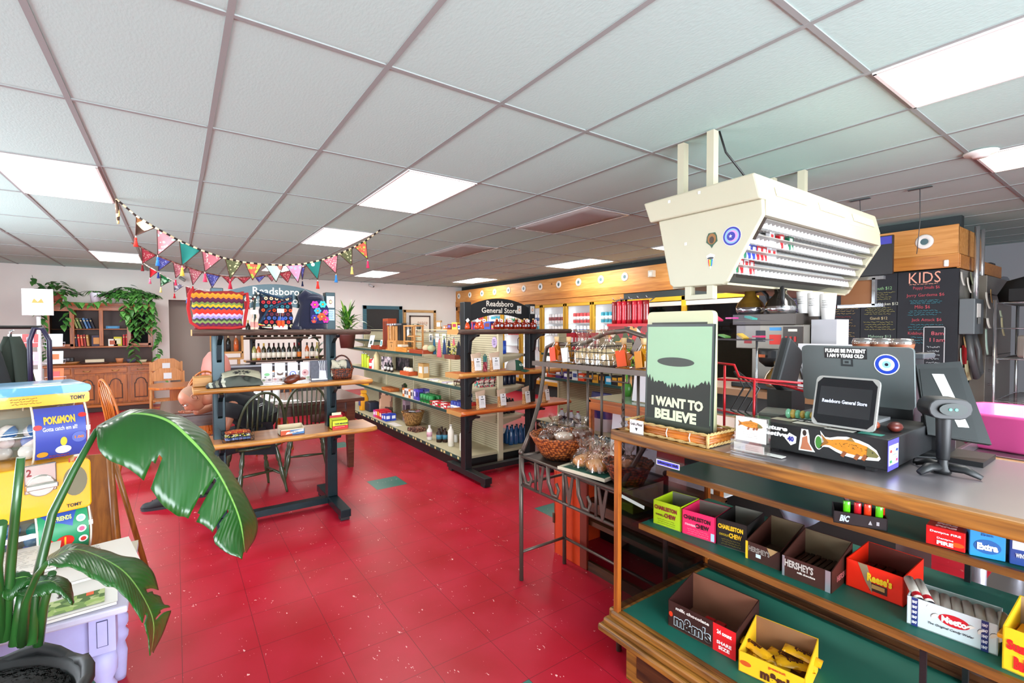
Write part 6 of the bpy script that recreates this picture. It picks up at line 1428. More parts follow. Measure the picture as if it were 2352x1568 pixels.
for k in range(12):a=k*2*pi/12+.2;c_=Vector((cos(a),sin(a)*.5,0));s_=Vector((-sin(a),cos(a),0));L_=.2+.1*(k % 3)/2;b.grid(lambda u,v:c_*L_*u+s_*(v-.5)*.035*sin(pi*min(1,u*.95+.05))+Vector((0,0,.17+.22*u-.28*u*u)),6,2,IVY if k % 2 else IVY2)
b.obj('foliage',t)
bk=[('#8f9a5a','olive'),('#6f8a4a','green'),('#2a2a2e','black'),('#5a8fc4','light blue'),('#2f5a8f','blue'),('#1a2030','dark')]
def books(n,x0,z,items,hs,group,where,lean=0.0,dx=.045):
    for k in range(n):
        c,cn=items[k % len(items)];b=B();b.box((0,0,hs/2),(.028,.16,hs*(.9+.1*(k % 2))),P(c,.6));b.box((0,.002,hs/2),(.022,.16,hs*.92+.0),P('#d9d2c0',.8));b.box((0,-.0805,hs*.75),(.02,.001,.02),P('#d8c88a',.6))
        o=one(b,'book','%s book, %s %s' % (cn,ordn(k),where),'book',group);o.location=(x0+dx*k,11.72,z);o.rotation_euler=(0,lean,0)
books(6,-1.44,1.532,bk,.20,'books on the upper hutch shelf','of the leaning books, upper shelf of the hutch',-.3)
books(5,-1.46,1.205,[('#2a2038','dark violet'),('#c4342a','red'),('#d2563a','coral'),('#8a1c24','maroon'),('#b98a4a','tan')],.22,'books on the lower hutch shelf','from the left, lower shelf of the hutch',-.08,.04)
books(4,-.79,1.205,[('#c4202a','bright red')],.22,'red books in the hutch','of the four matching volumes in the hutch',0,.04)
for (x,z,w_,h_,c,c2,s) in ((-1.17,1.205,.17,.2,'#3a3046','#c98a4a','orange picture book standing in the hutch'),(-.98+.03,1.205,.14,.13,'#e0ddd4','#a8563c','small white picture card in the hutch'),(-.86-.02,1.205,.12,.17,'#c9bf2a','#d8d8b0','yellow-green book standing in the hutch'),(-.95,1.532,.2,.05,'#2f6f9a','#4a8ab4','flat blue box on the upper hutch shelf')):
    b=B();b.bx(-w_/2,w_/2,-.01,.02,0,h_,P(c,.6));b.bx(-w_*.36,w_*.36,-.012,-.01,h_*.2,h_*.8,P(c2,.6));o=one(b,'picture_book',s,'book');o.location=(x,11.68,z)
for k,(x,sx,h_,c,s,nm) in enumerate(((-1.55,.3,.05,'#8f5a26','woven tray of odds and ends on the hutch worktop','woven_tray'),(-1.2,.5,.03,'#4a2f26','dark oval platter on the hutch worktop','platter'),(-.85,.12,.09,'#a9663a','small wooden box on the hutch worktop','trinket_box'),(-.68,.16,.07,'#3f3f52','dark blue bowl on the hutch worktop','bowl'),(-.5,.12,.05,'#cfc4a0','cream and gold trinket on the hutch worktop','trinket'))):
    b=B();b.lathe([(sx*.35,0),(sx*.5,h_),(sx*.46,h_),(sx*.32,h_*.3),(.001,h_*.3)],(0,0,0),P(c,.5),16,None,.4);o=one(b,nm,s,'ornament');o.location=(x,11.5,.887)
pk('book_stack','pale stacked booklets on the dark platter','books',-1.2,11.5,.92,.26,.16,.05,P('#c9bfa4',.6),rz=.1)
b=B();b.box((0,0,.04),(.14,.09,.07),BLK);b.cyl((0,-.045,.045),(0,-.08,.045),.03,P('#2a2a30',.3));o=one(b,'old_camera','black camera lying on the woven tray in the hutch','camera',bevel=.008);o.location=(-1.55,11.5,.94)
# ---------------- postcard spinner and coat rack ----------------
PW=P('#d9d9e0',.4)
t=thing('card_spinner','white wire spinner rack of greeting cards with a square header card','rack',(-1.27,7.6,0))
b=B();b.cyl((0,0,.02),(0,0,1.66),.018,PW);b.obj('pole',t);b=B();b.lathe([(.25,0),(.25,.02),(.02,.04)],(0,0,0),PW,20);b.obj('base',t)
b=B();b.box((0,-.02,1.83),(.26,.01,.30),P('#e4dcdc',.6));b.prism([(-.05,0),(.05,0),(.03,.05),(0,.01),(-.03,.05)],fr((0,-.027,1.82),X,Z),.002,P('#b98a3a',.5));b.obj('header_card',t)
GC2=['#e4e0dc','#d8e2ea','#c94a4a','#e8d8b0','#cfe0dc','#d89aa4','#e8e8ec','#c9653a']
for r_ in range(7):
    z=1.38-.2*r_
    for k,(dx,dy) in enumerate(((-.19,.02),(.14,-.05),(-.05,-.14))):
        b=B();T=fr((dx,dy,z),X if k else Vector((1,.3,0)),Vector((0,.25,1)))
        b.tube([T @ Vector((-.08,-.06,0)),T @ Vector((.08,-.06,0)),T @ Vector((.09,-.02,.03)),T @ Vector((-.09,-.02,.03))],.003,PW,5,True);b.tube([(0,0,z-.05),T @ Vector((0,-.06,0))],.003,PW,4)
        p_=b.obj('wire_pocket',t)
        c=B();rect(c,T,0,.01,.13,.15,P(GC2[(r_*3+k) % 8],.6),.004,.003);rect(c,T,.0,.015,.06,.07,P(GC2[(r_*3+k+3) % 8],.6),.008,.001);c.obj('greeting_card',p_)
t=thing('coat_rack','black tubular garment rack at the left edge behind the toy machine','rack',(-.95,4.35,0))
b=B();b.tube([(-.9,-.55,1.53),(.22,.1,1.53)],.012,BLK,8);b.obj('hanging_bar',t)
b=B();b.tube([(.18,-.02,.9),(.18,-.02,1.44),(.20,.0,1.52),(.24,.0,1.52),(.27,.0,1.44),(.27,.0,.9)],.014,P('#1f1c3a',.4),8);b.obj('end_frame',t)
for k,(x,w_,c) in enumerate(((-.05,.26,'#2c352c'),(-.3,.3,'#23282a'))):
    b=B();b.grid(lambda u,v:Vector(((u-.5)*w_*(.25+.9*v**.7)+.015*sin(16*u),.04*cos(2*pi*u*2)*(.3+v),-.62*v)),16,10,P(c,.9));b.tube([(0,0,0),(0,0,.03),(.01,0,.04)],.003,CH,4)
    o=one(b,'hanging_coat',['dark green coat hanging at the right end of the garment rack','black coat hanging at the left end of the garment rack'][k],'coat',solid=.01);o.location=(-.88+.02-k*.1,4.36-.13*k,1.47)
# ---------------- capsule toy machines ----------------
YL=P('#e8a40c',.25,coat=.4);BLU=P('#2a86b4',.3,coat=.3);CLR=GL('#f4f4ee',.05,.3)
GMX,GMY=-.535,2.93
t=thing('toy_vending_machine','yellow capsule toy vending machines stacked in two, blue lid, left edge','vending machine',(GMX,GMY,0),.3)
def gmach(z0,dz,price=True,lid=True):
    b=B();b.rbox((0,0,z0+.11),(.36,.30,.22),YL,.02);b.obj('machine_body',t,bevel=.006)
    b=B();b.box((.015,-.155,z0+.17),(.10,.015,.12),P('#a8a49c',.2,.8));b.cyl((.015,-.16,z0+.14),(.015,-.175,z0+.14),.045,P('#b9b4aa',.2,.8),seg=18);b.box((.015,-.185,z0+.14),(.10,.02,.022),P('#c4c0b8',.2,.9));d=b.obj('coin_knob',t,bevel=.004)
    b=B();T=fr((.125,-.151,z0+.13),X,Z);b.prism(oval(20,.04,.065),T,.004,P('#6f6a50',.3));b.obj('capsule_chute',t)
    b=B()
    if price:text(b,'1.00',fr((.13,-.1525,z0+.225),X,Z),.05,.02,P('#b01c1c',.5),.02);scrib(b,fr((.08,-.1525,z0+.25),X,Z),.09,.02,P('#b01c1c',.5),2,.0015,2);text(b,'2',fr((-.02,-.165,z0+.20),X,Z),.015,.03,P('#8a1c1c',.5),.02)
    text(b,'TOMY',fr((.12,-.1525,z0+.025),X,Z),.05,.015,BLK,.03);b.obj('body_lettering',t)
    # clear drum above, axis along x
    zc=z0+.345
    b=B();n=26
    prof=[(.155*cos(2*pi*k/n),.135*sin(2*pi*k/n)) for k in range(n)]
    b.grid(lambda u,v:Vector((-.18+.36*v,-.01-.15*cos(2*pi*u),zc+.15*sin(2*pi*u))),28,4,CLR);b.obj('clear_drum',t)
    b=B()
    for xx in (.172,-.178,-.0):b.tube([(xx,-.01-.151*cos(2*pi*k/28),zc+.151*sin(2*pi*k/28)) for k in range(28)],.004,P('#d9d4c4',.2),5,True)
    b.obj('drum_ring',t)
    b=B();b.box((0,.12,zc),(.35,.02,.24),P('#6f7468',.5));b.obj('drum_back',t)
    return zc
q=random.Random(21)
z1=gmach(.27,0,True);z2=gmach(.715,0,True)
b=B();b.bx(-.17,.17,-.14,.14,0,.27,P('#3a3a3a',.6));b.obj('machine_stand',t)
b=B();b.rbox((0,0,z2+.155),(.36,.31,.05),YL,.012);b.obj('lid_band',t)
b=B();b.rbox((0,0,z2+.195),(.37,.33,.035),BLU,.015);b.box((.06,-.05,z2+.2135),(.09,.05,.002),P('#b9c4b4',.5));b.obj('blue_lid',t,bevel=.005)
b=B();text(b,'TOMY',fr((.14,-.1565,z2+.155),X,Z),.05,.018,BLK,.03);scrib(b,fr((-.02,-.1565,z2+.155),X,Z),.1,.03,P('#3a2a10',.6),3,.001,8);b.obj('band_lettering',t)
def curved(fn_a,z0,x0,x1,a0,a1,m,r=.1525):
    return lambda b:b.grid(lambda u,v:Vector((x0+(x1-x0)*v,-.01-r*cos(a0+(a1-a0)*u),z0+r*sin(a0+(a1-a0)*u))),10,4,m)
b=B();curved(0,z2,0.0,.165,-.75,.85,P('#3a4aa4',.4))(b)
def on(zc,x,a,r=.155):return fr((x,-.01-r*cos(a),zc+r*sin(a)),X,Vector((0,sin(a),cos(a))))
text(b,'POKéMON',on(z2,.08,.42),.10,.036,P('#e0b23a',.4),.05);text(b,'Gotta catch em all!',on(z2,.08,.18),.11,.018,WHT,.01)
b.prism(oval(14,.011,.02),on(z2,.09,-.2),.001,P('#e0c03a',.5));b.prism(oval(16,.026,.02),on(z2,.09,-.45),.001,WHT);b.prism(oval(16,.018,.014),on(z2,.025,-.55),.001,P('#e09a2a',.5));b.prism(oval(16,.024,.024),on(z2,.14,-.12),.001,P('#5a6ab4',.5));text(b,'1.00',on(z2,.14,-.12,.157),.03,.012,P('#e0802a',.5),.03)
b.prism(oval(14,.014,.011),on(z2,.01,.25),.001,P('#d42a2a',.4));b.prism(oval(14,.014,.011),on(z2,.155,.5),.001,P('#d42a2a',.4));b.obj('drum_sticker',t)
b=B();curved(0,z1,.0,.165,-.95,.9,CELL(['#14705a','#1c8a5a','#2a4aa0','#14705a','#1c8a5a'],6,.4))(b)
text(b,'SEA FRIENDS',on(z1,.07,.5),.08,.02,P('#d8e07a',.4),.03)
for (x,a,c) in ((.03,-.1,'#1c2430'),(.03,-.45,'#7ac4c4'),(.14,.1,'#d8507a'),(.145,-.2,'#c4342a'),(.14,.4,'#9ac4d8'),(.02,-.75,'#c43a2a')):b.prism(oval(14,.016,.016),on(z1,x,a),.001,WHT);b.prism(oval(10,.010,.010),on(z1,x,a,.157),.001,P(c,.5))
b.prism(oval(18,.03,.025),on(z1,.085,-.15),.001,P('#d8281c',.4));b.prism([(-.028,0),(-.045,.02),(-.045,-.02)],on(z1,.085,-.15,.156),.001,P('#d8281c',.4));rect(b,on(z1,.085,-.15,.157),0,0,.006,.04,P('#e8b02a',.5));b.obj('drum_sticker',t)
for zc,cc_ in ((z2,['#e8e8ea','#2a6ab4','#d8d8dc']),(z1,['#2a7ab0','#1c9a8a','#4a6ad0'])):
    for k in range(11):
        o=B();r_=.033;x=-.14+.07*(k % 4)+.01*(k // 4);y=-.09+.06*((k*3) % 4);z=zc-.09+.045*(k // 4)-.0
        o.lathe([(.001,-r_),(r_*.7,-r_*.7),(r_,0)],(0,0,0),P(cc_[k % 3],.15),12);o.lathe([(r_,0),(r_*.7,r_*.7),(.001,r_)],(0,0,0),P(cc_[(k+(1 if zc == z2 else 0)) % 3],.15),12);c=o.obj('toy_capsule',t);c.location=(x,y,z);c.rotation_euler=(k,k*2,0)
# wooden easel-like board right of the machines
t=thing('wooden_sign_stand','leaning brown wooden sandwich board beside the capsule machines','stand',(-.37,3.5,0),-.2)
b=B();OK2=WD('#8f5a22','#6b3c12',3,'z',.4)
b.prism([(-.18,0),(.12,0),(.04,.80),(-.18,.80)],fr((0,0,0),X,Vector((0,.15,1))),.03,OK2);b.obj('front_panel',t);b=B();b.tube([(.10,-.035,0),(.03,.09,.8)],.016,OK2,6);b.tube([(.14,.3,0),(.03,.12,.8)],.016,OK2,6);b.obj('rail',t);b=B();b.tube([(.12,-.04,.06),(.12,.28,.06)],.003,DGR,4);b.obj('hinge_chain',t)
# ---------------- lavender table with newspapers ----------------
LAV=P('#a3a0cc',.6,var=.15,bs=14);LAV2=P('#b4b0c4',.6,var=.15,bs=20)
TX,TY=-.15,2.09
t=thing('small_table','small distressed lavender painted table with turned legs, covered in newspapers','table',(TX,TY,0),0)
b=B();b.bx(-.62,0,0,.62,.535,.56,LAV2);b.obj('tabletop',t,bevel=.006)
b=B();b.bx(-.58,-.05,.05,.07,.41,.535,LAV);b.bx(-.07,-.05,.06,.56,.41,.535,LAV);b.bx(-.36,-.355,.047,.051,.41,.53,P('#2e2c48',.7));b.obj('apron',t)
def lleg(x,y):
    b=B();b.box((x,y,.47),(.07,.075,.13),LAV);b.box((x,y-.0385,.475),(.03,.002,.09),P('#3a3858',.7));b.box((x,y-.04,.475),(.026,.002,.085),LAV)
    b.lathe([(.02,0),(.022,.02),(.028,.12),(.02,.16),(.031,.18),(.033,.2),(.022,.22),(.033,.24),(.033,.27),(.022,.29),(.035,.32),(.037,.36),(.03,.405)],(x,y,0),LAV,18);b.obj('leg',t)
for x,y in ((-.07,.06),(-.07,.55),(-.56,.06),(-.56,.55)):lleg(x,y)
NP=CELL(['#c9c6c0','#d2cfc9','#bdbab4','#cfccc6'],25,.8,(1,6,1));q=random.Random(14)
def paper(label,x,y,z,w_,d_,rz,wave,prt):
    t=thing('newspaper',label,'newspaper',(x,y,z),rz,'newspapers on the lavender table');b=B();b.grid(lambda u,v:Vector(((u-.5)*w_,(v-.5)*d_,.012+wave*sin(pi*u*1.2)*v)),10,8,P('#d6d2cb',.8));b.bx(-w_/2+.003,w_/2-.003,-d_/2+.003,d_/2-.003,0,.009,P('#cfc9c0',.8));b.obj('sheets',t)
    b=B();prt(b,fr((0,0,.0135),X,Y));b.obj('newsprint',t);return t
def pr1(b,T):
    rect(b,T,.07,-.09,.25,.11,CELL(['#6f8a4a','#8fa85a','#4a6630','#a8b47a'],40),.001);rect(b,T,.155,-.05,.02,.025,P('#d8582a',.6),.002)
    text(b,'The Berkshire Eagle',T @ Matrix.Translation((-.12,-.03,.001)) @ Matrix.Rotation(pi/2,4,'Z'),.20,.032,BLK)
    for k,s in enumerate(('Helping','at hearing','a house','that keeps')):text(b,s,T @ Matrix.Translation((-.03+.035*k,.02,.001)) @ Matrix.Rotation(pi/2,4,'Z'),.08,.017,BLK,.01)
    scrib(b,T @ Matrix.Translation((.05,.12,0)),.26,.08,P('#6f6c68',.8),8,.0012,2)
def pr2(b,T):
    rect(b,T,0,.06,.1,.12,CELL(['#a88a74','#6f5a4c','#c4b4a4'],30),.001);rect(b,T,.12,-.03,.08,.06,CELL(['#8a4a44','#c4a08a','#5a4a48'],40),.001);scrib(b,T @ Matrix.Translation((-.12,0,0)),.14,.28,P('#55524e',.8),18,.0012,5);scrib(b,T @ Matrix.Translation((.1,.12,0)),.12,.07,P('#55524e',.8),6,.0007,6)
paper('front newspaper with a green lawn photo, nearest on the lavender table',-.42,2.26,.562,.46,.33,.08,.0,pr1)
paper('second newspaper with brown photos behind the front one',-.40,2.50,.575,.5,.34,.18,.0,pr2)
paper('folded white newspaper at the far left of the lavender table',-.60,2.62,.59,.4,.3,.1,.0,lambda b,T:scrib(b,T,.3,.2,P('#8a8782',.8),10,.0007,9))
b=B();b.bx(-.06,.0,.0,.3,0,.004,P('#c4bba8',.7));o=one(b,'cream_folder','cream card sheet at the right rear edge of the lavender table','card');o.location=(TX+.0,TY+.31,.562)
# ---------------- big-leaf plant in the foreground ----------------
LEAF=None
def leafmat():
    m,t,b=base('big_leaf');N,L=t.nodes,t.links
    uv=N.new('ShaderNodeUVMap');sp=N.new('ShaderNodeSeparateXYZ');L.new(uv.outputs[0],sp.inputs[0])
    a=N.new('ShaderNodeMath');a.operation='ABSOLUTE';s0=N.new('ShaderNodeMath');s0.operation='SUBTRACT';s0.inputs[1].default_value=.5;L.new(sp.outputs[1],s0.inputs[0]);L.new(s0.outputs[0],a.inputs[0])
    k=N.new('ShaderNodeMath');k.operation='MULTIPLY_ADD';k.inputs[1].default_value=-.25;L.new(a.outputs[0],k.inputs[0]);L.new(sp.outputs[0],k.inputs[2])
    w_=N.new('ShaderNodeTexWave');w_.inputs['Scale'].default_value=10;w_.inputs['Distortion'].default_value=.4;cb=N.new('ShaderNodeCombineXYZ');L.new(k.outputs[0],cb.inputs[0]);L.new(cb.outputs[0],w_.inputs['Vector'])
    nz=N.new('ShaderNodeTexNoise');nz.inputs['Scale'].default_value=5;tc=N.new('ShaderNodeTexCoord');L.new(tc.outputs['Object'],nz.inputs['Vector'])
    cr=N.new('ShaderNodeValToRGB');cr.color_ramp.elements[0].color=lin('#0b300e');cr.color_ramp.elements[1].color=lin('#1d5418');L.new(nz.outputs['Fac'],cr.inputs[0])
    mr=N.new('ShaderNodeMath');mr.operation='LESS_THAN';mr.inputs[1].default_value=.018;L.new(a.outputs[0],mr.inputs[0])
    mx=N.new('ShaderNodeMix');mx.data_type='RGBA';mx.inputs['B'].default_value=lin('#6fa04a');L.new(mr.outputs[0],mx.inputs['Factor']);L.new(cr.outputs[0],mx.inputs['A']);L.new(mx.outputs['Result'],b.inputs['Base Color'])
    bp=N.new('ShaderNodeBump');bp.inputs['Strength'].default_value=.14;bp.inputs['Distance'].default_value=.005;L.new(w_.outputs['Fac'],bp.inputs['Height']);L.new(bp.outputs['Normal'],b.inputs['Normal'])
    b.inputs['Roughness'].default_value=.3;return m
LEAF=leafmat();STEM=P('#1f4a1c',.35,coat=.2)
t=thing('potted_banana_plant','large potted plant with torn banana-like leaves in a black pot, lower left','plant',(-.42,1.54,0))
PO=Vector((-.42,1.54,0))
b=B();BP=P('#08090a',.6,bump=.3,bs=6)
b.lathe([(.001,0),(.16,0),(.215,.57),(.235,.62),(.23,.66),(.21,.65),(.2,.60),(.001,.58)],(0,0,0),BP,36);b.tube([(.23*cos(a*pi/18),.23*sin(a*pi/18),.655+.012*sin(a*1.3)+.02*(1 if 24 < a < 30 else 0)) for a in range(36)],.014,BP,8,True);b.obj('pot',t)
b=B();b.lathe([(.001,.645),(.2,.64)],(0,0,0),P('#15100c',.95,bump=1,bs=50),20);b.obj('soil',t)
def bigleaf(mid,wl,wr,n=64,nv=7,slits=(),fold=.25,droop=.0):
    """mid: world midrib points; wl/wr: edge points (world) on either side, resampled together"""
    def sample(P_,u):
        k=u*(len(P_)-1);i=min(int(k),len(P_)-2);f_=k-i
        p0,p1,p2,p3=P_[max(i-1,0)],P_[i],P_[i+1],P_[min(i+2,len(P_)-1)]
        return .5*((2*p1)+(p2-p0)*f_+(2*p0-5*p1+4*p2-p3)*f_*f_+(3*p1-3*p2+p3-p0)*f_**3)
    b=B();uvs={};V=[]
    for i in range(n+1):
        u=i/n;c=sample(mid,u);L_=sample(wl,u);R_=sample(wr,u);row=[]
        for j in range(-nv,nv+1):
            w_=abs(j)/nv;E_=L_ if j < 0 else R_
            p=c.lerp(E_,w_)+Vector((0,0,.03*sin(pi*w_)*fold))+Vector((0,.002*sin(45*u)*w_,.0015*sin(60*u)*w_))
            v=b.bm.verts.new(p-PO);uvs[v]=(u,.5+.5*j/nv);row.append(v)
        V.append(row)
    for i in range(n):
        for j in range(2*nv):
            side=-1 if j < nv else 1;w_=abs(j+.5-nv)/nv;u=(i+.5)/n
            if any(s_ == side and abs(u-(u0+(1-w_)*.0)) < (.5+.9*max(0,(w_-w0)))/n and w_ > w0 for s_,u0,w0 in slits):continue
            b.face([V[i][j],V[i+1][j],V[i+1][j+1],V[i][j+1]],LEAF,True)
    ul=b.bm.loops.layers.uv.new('UVMap')
    for f_ in b.bm.faces:
        for l in f_.loops:l[ul].uv=uvs[l.vert]
    bmesh.ops.delete(b.bm,geom=[v for v in b.bm.verts if not v.link_faces],context='VERTS')
    return b.obj('leaf',t,solid=.0015)
Q=lambda pts,ys:[at(x,y,'y',ys[0]+(ys[1]-ys[0])*i/(len(pts)-1)) for i,(x,y) in enumerate(pts)]
# main leaf: midrib arches from (218,1000) over the top to the tip (565,1270)
YA,YBB=1.72,1.55
bigleaf(Q([(222,985),(300,950),(380,962),(440,1010),(495,1075),(530,1140),(552,1200),(562,1268)],(YA,YBB)),
        Q([(222,990),(236,1045),(316,1090),(385,1170),(430,1190),(482,1215),(500,1255),(556,1284)],(1.60,1.50)),
        Q([(224,984),(300,944),(392,948),(470,990),(500,1045),(536,1090),(592,1200),(566,1270)],(1.9,1.7)),slits=((-1,.60,.12),(-1,.76,.25),(-1,.33,.6),(1,.56,.55)))
# curled flap of the main leaf near the stalk
bigleaf(Q([(232,985),(262,1000),(290,1030),(308,1075)],(1.70,1.70)),Q([(228,1000),(240,1045),(275,1065),(306,1078)],(1.66,1.68)),Q([(250,975),(290,990),(303,1030),(309,1074)],(1.76,1.72)),20,4)
# second leaf over the newspapers
bigleaf(Q([(108,1290),(165,1262),(230,1280),(290,1320),(335,1385),(352,1440),(345,1505)],(1.30,1.25)),Q([(112,1300),(170,1305),(225,1335),(280,1362),(322,1420),(338,1455),(344,1506)],(1.2,1.2)),Q([(110,1286),(165,1252),(250,1268),(340,1298),(372,1380),(392,1405),(352,1500)],(1.42,1.32)),slits=((1,.62,.25),(1,.80,.2),(-1,.72,.5)))
bigleaf(Q([(40,1360),(80,1340),(125,1338),(168,1388)],(1.5,1.45)),Q([(42,1366),(90,1370),(130,1362),(166,1390)],(1.45,1.44)),Q([(40,1352),(85,1325),(155,1330),(170,1384)],(1.55,1.5)),24,4)
bigleaf(Q([(10,1340),(30,1330),(60,1325),(80,1335)],(1.5,1.5)),Q([(5,1370),(25,1380),(55,1350),(79,1337)],(1.45,1.5)),Q([(8,1335),(30,1318),(60,1315),(82,1333)],(1.55,1.5)),16,3)
def stalk(pts,ys,r0,r1):b=B();p=[v-PO for v in Q(pts,ys)];b.tube(p,[.72*(r0+(r1-r0)*i/(len(p)-1)) for i in range(len(p))],STEM,10);b.obj('stalk',t)
stalk([(70,1480),(85,1330),(120,1180),(170,1080),(222,988),(240,975)],(1.52,1.72),.016,.008)
stalk([(10,1470),(22,1330),(35,1180),(48,1050)],(1.5,1.45),.014,.010)
stalk([(50,1480),(60,1380),(85,1320),(108,1292)],(1.5,1.30),.013,.006)
stalk([(88,1480),(100,1390),(120,1315)],(1.56,1.5),.014,.011);stalk([(0,1470),(-10,1300),(2,1200)],(1.5,1.4),.016,.014)
stalk([(35,1480),(45,1400),(50,1360)],(1.5,1.5),.016,.013)
# ---------------- baker's rack ----------------
RM=P('#5c5149',.4,.5);RX0,RX1,RY0,RY1=1.675,2.02,1.50,2.27
t=thing('bakers_rack','brown metal bakers rack with an arched top and leaf scroll apron','rack',(0,0,0))
for x in (RX0,RX1):
    for y in (RY0,RY1):b=B();b.cyl((x,y,0),(x,y,.76),.013,RM,seg=10);b.ball((x,y,.775),.017,RM,8);b.obj('leg',t)
b=B();b.box(((RX0+RX1)/2,(RY0+RY1)/2,.748),(RX1-RX0,RY1-RY0,.008),P('#3d352f',.4,.4))
for p,q_ in (((RX0,RY0),(RX0,RY1)),((RX0,RY1),(RX1,RY1)),((RX1,RY1),(RX1,RY0)),((RX1,RY0),(RX0,RY0))):b.cyl((*p,.752),(*q_,.752),.009,RM,seg=8)
b.obj('lower_shelf',t)
b=B()
for p,q_,z in (((RX0,RY1),(RX1,RY1),.17),((RX1,RY1),(RX1,RY0),.17),((RX1,RY0),(RX0,RY0),.17),((RX0,RY0),(RX0,RY1),.58),((RX0,RY1),(RX1,RY1),.58),((RX1,RY0),(RX1,RY1),.58)):b.cyl((*p,z),(*q_,z),.009,RM,seg=8)
b.obj('stretcher',t)
b=B()
for k,y in enumerate((2.2,2.08,1.96,1.84,1.72,1.6)):
    if k % 2:b.prism([(-.035,.16),(-.02,.16),(0,.08),(.02,.16),(.035,.16),(.006,0),(-.006,0)],fr((RX0-.003,y,.58),-Y,Z),.006,RM);b.cyl((RX0,y+.05,.58),(RX0,y+.05,.75),.008,RM,seg=8)
    else:b.tube([(RX0,y+.06,.75),(RX0,y+.055,.66),(RX0,y+.02,.6),(RX0,y-.02,.6),(RX0,y-.03,.64),(RX0,y-.01,.67)],.006,RM,6,False,2)
b.obj('leaf_scroll',t)
b=B();AR=[(1.685,2.27,.78),(1.78,2.3,.9),(1.88,2.35,1.05),(1.94,2.385,1.2),(1.95,2.385,1.32),(1.95,2.36,1.39),(1.95,2.29,1.415),(1.95,2.13,1.415),(1.95,2.0,1.43),(1.95,1.85,1.485),(1.95,1.7,1.50),(1.95,1.55,1.46),(1.95,1.45,1.35),(1.94,1.43,1.2),(1.85,1.46,1.0),(1.69,1.5,.78)]
b.tube(AR,.013,RM,10);b.obj('arched_frame',t)
b=B();b.box((1.97,1.9,1.292),(.2,1.0,.012),RM);b.box((1.875,1.9,1.29),(.015,1.02,.028),RM);b.obj('upper_shelf',t)
b=B()
for k in range(4):
    y=2.28-.26*k;b.tube([(1.9,y,1.28),(1.9,y,1.23),(1.9,y-.12,1.23),(1.9,y-.12,1.28)],.005,RM,5)
b.box((1.9,1.84,1.282),(.008,1.0,.006),RM);b.obj('hook_rail',t)
for k,px_ in enumerate((1305,1350,1382,1432,1466)):
    y=at(px_,900,'x',2.02).y;b=B();b.cyl((2.02,y,.76),(2.02,y,1.285),.008,RM,seg=8)
    if k == 3:
        for j in range(6):b.prism([(0,-.022),(.013,0),(0,.022),(-.013,0)],fr((2.02,y,.9+.042*j),(cos(j*.6),-sin(j*.6)-1,0),Z),.008,RM)
    b.obj('back_bar',t)
b=B();b.prism([(-.06,0),(0,.11),(.06,0),(.02,0),(0,.04),(-.02,0)],fr((1.95,1.62,1.37),-Y,Z),.006,RM);b.prism([(-.06,.06),(0,.12),(.06,.06),(0,0)],fr((1.95,1.50,1.33),-Y,Z),.006,RM);b.obj('leaf_ornament',t)
zs=.757
basket('wicker_basket','round orange-brown wicker basket of wrapped baked goods on the bakers rack',(1.845,2.105,zs),.105,.178,.13,WKO)
CLF=GL('#fffaf4',.08,.45)
def wrap(label,loc,r,m,rz=0,tw=True,group='wrapped baked goods',flat=.5,top=.07):
    """baked item in clear film with a gathered top"""
    t=thing('wrapped_cookie',label,'baked goods',loc,rz,group)
    b=B();b.ball((0,0,r*flat),(r,r*.8,r*flat),m,12);b.obj('cookie',t)
    b=B();q=random.Random(int(loc[0]*999+loc[1]*77));ph=q.random()*6
    def cf(u,v):
        k=(1.08-.25*v if v < .4 else .98-2.6*(v-.4) if v < .68 else .25+1.6*(v-.68))*r;a=2*pi*u;w_=1+.1*sin(5*a+ph)+(.35*max(0,v-.6)+.08)*sin(11*a+ph*2+9*v)
        return Vector((k*w_*cos(a)+.3*r*sin(ph)*v*v,k*.85*w_*sin(a),r*.12+(r*flat*1.7+top)*v+.006*sin(13*a+ph)*v))
    b.grid(cf,40,11,CLF);b.obj('clear_film',t);return t
COOK=P('#c48a48',.7,bump=.5,bs=60,var=.25);BRN=P('#5a2f1a',.6,var=.2)
for k,(x,y,z,r,m,s) in enumerate(((1.79,2.17,.07,.055,BRN,'dark brown loaf at the left'),(1.88,2.20,.10,.06,BRN,'dark brown loaf at the back'),(1.85,2.08,.09,.06,P('#c9b8ac',.6),'whitish bundle in the middle'),(1.92,2.0,.11,.062,BRN,'brown cake at the right'))):
    wrap('film-wrapped %s of the round wicker basket' % s,(x,y,zs+z),r,m,k)
t=thing('serving_tray','green and cream rectangular tray on the bakers rack','tray',(1.80,1.78,zs),.12)
b=B();b.bx(-.12,.12,-.15,.15,.006,.012,P('#1d5f55',.4))
for sx,sy,w_,d_ in ((-.12,0,.012,.31),(.12,0,.012,.31),(0,-.15,.25,.012),(0,.15,.25,.012)):b.box((sx,sy,.012),(w_,d_,.016),P('#c9c4ac',.35))
b.obj('tray',t,bevel=.002)
for k,(x,y,z) in enumerate(((1.78,1.85,0),(1.84,1.80,0),(1.77,1.74,0),(1.86,1.87,0),(1.84,1.70,.0),(1.88,1.76,.0))):wrap('%s bag of golden cookies in clear film on the green tray' % ordn(k),(x,y,zs+.014+z),.062,COOK,k*.8,top=.085,group='cookie bags on the tray')
basket('wicker_basket','dark red wicker basket partly hidden by the display case corner',(1.80,1.555,zs),.075,.115,.10,WK)
wrap('orange and white wrapped cookies in the dark red basket',(1.80,1.555,zs+.05),.06,P('#d8a064',.6),1)
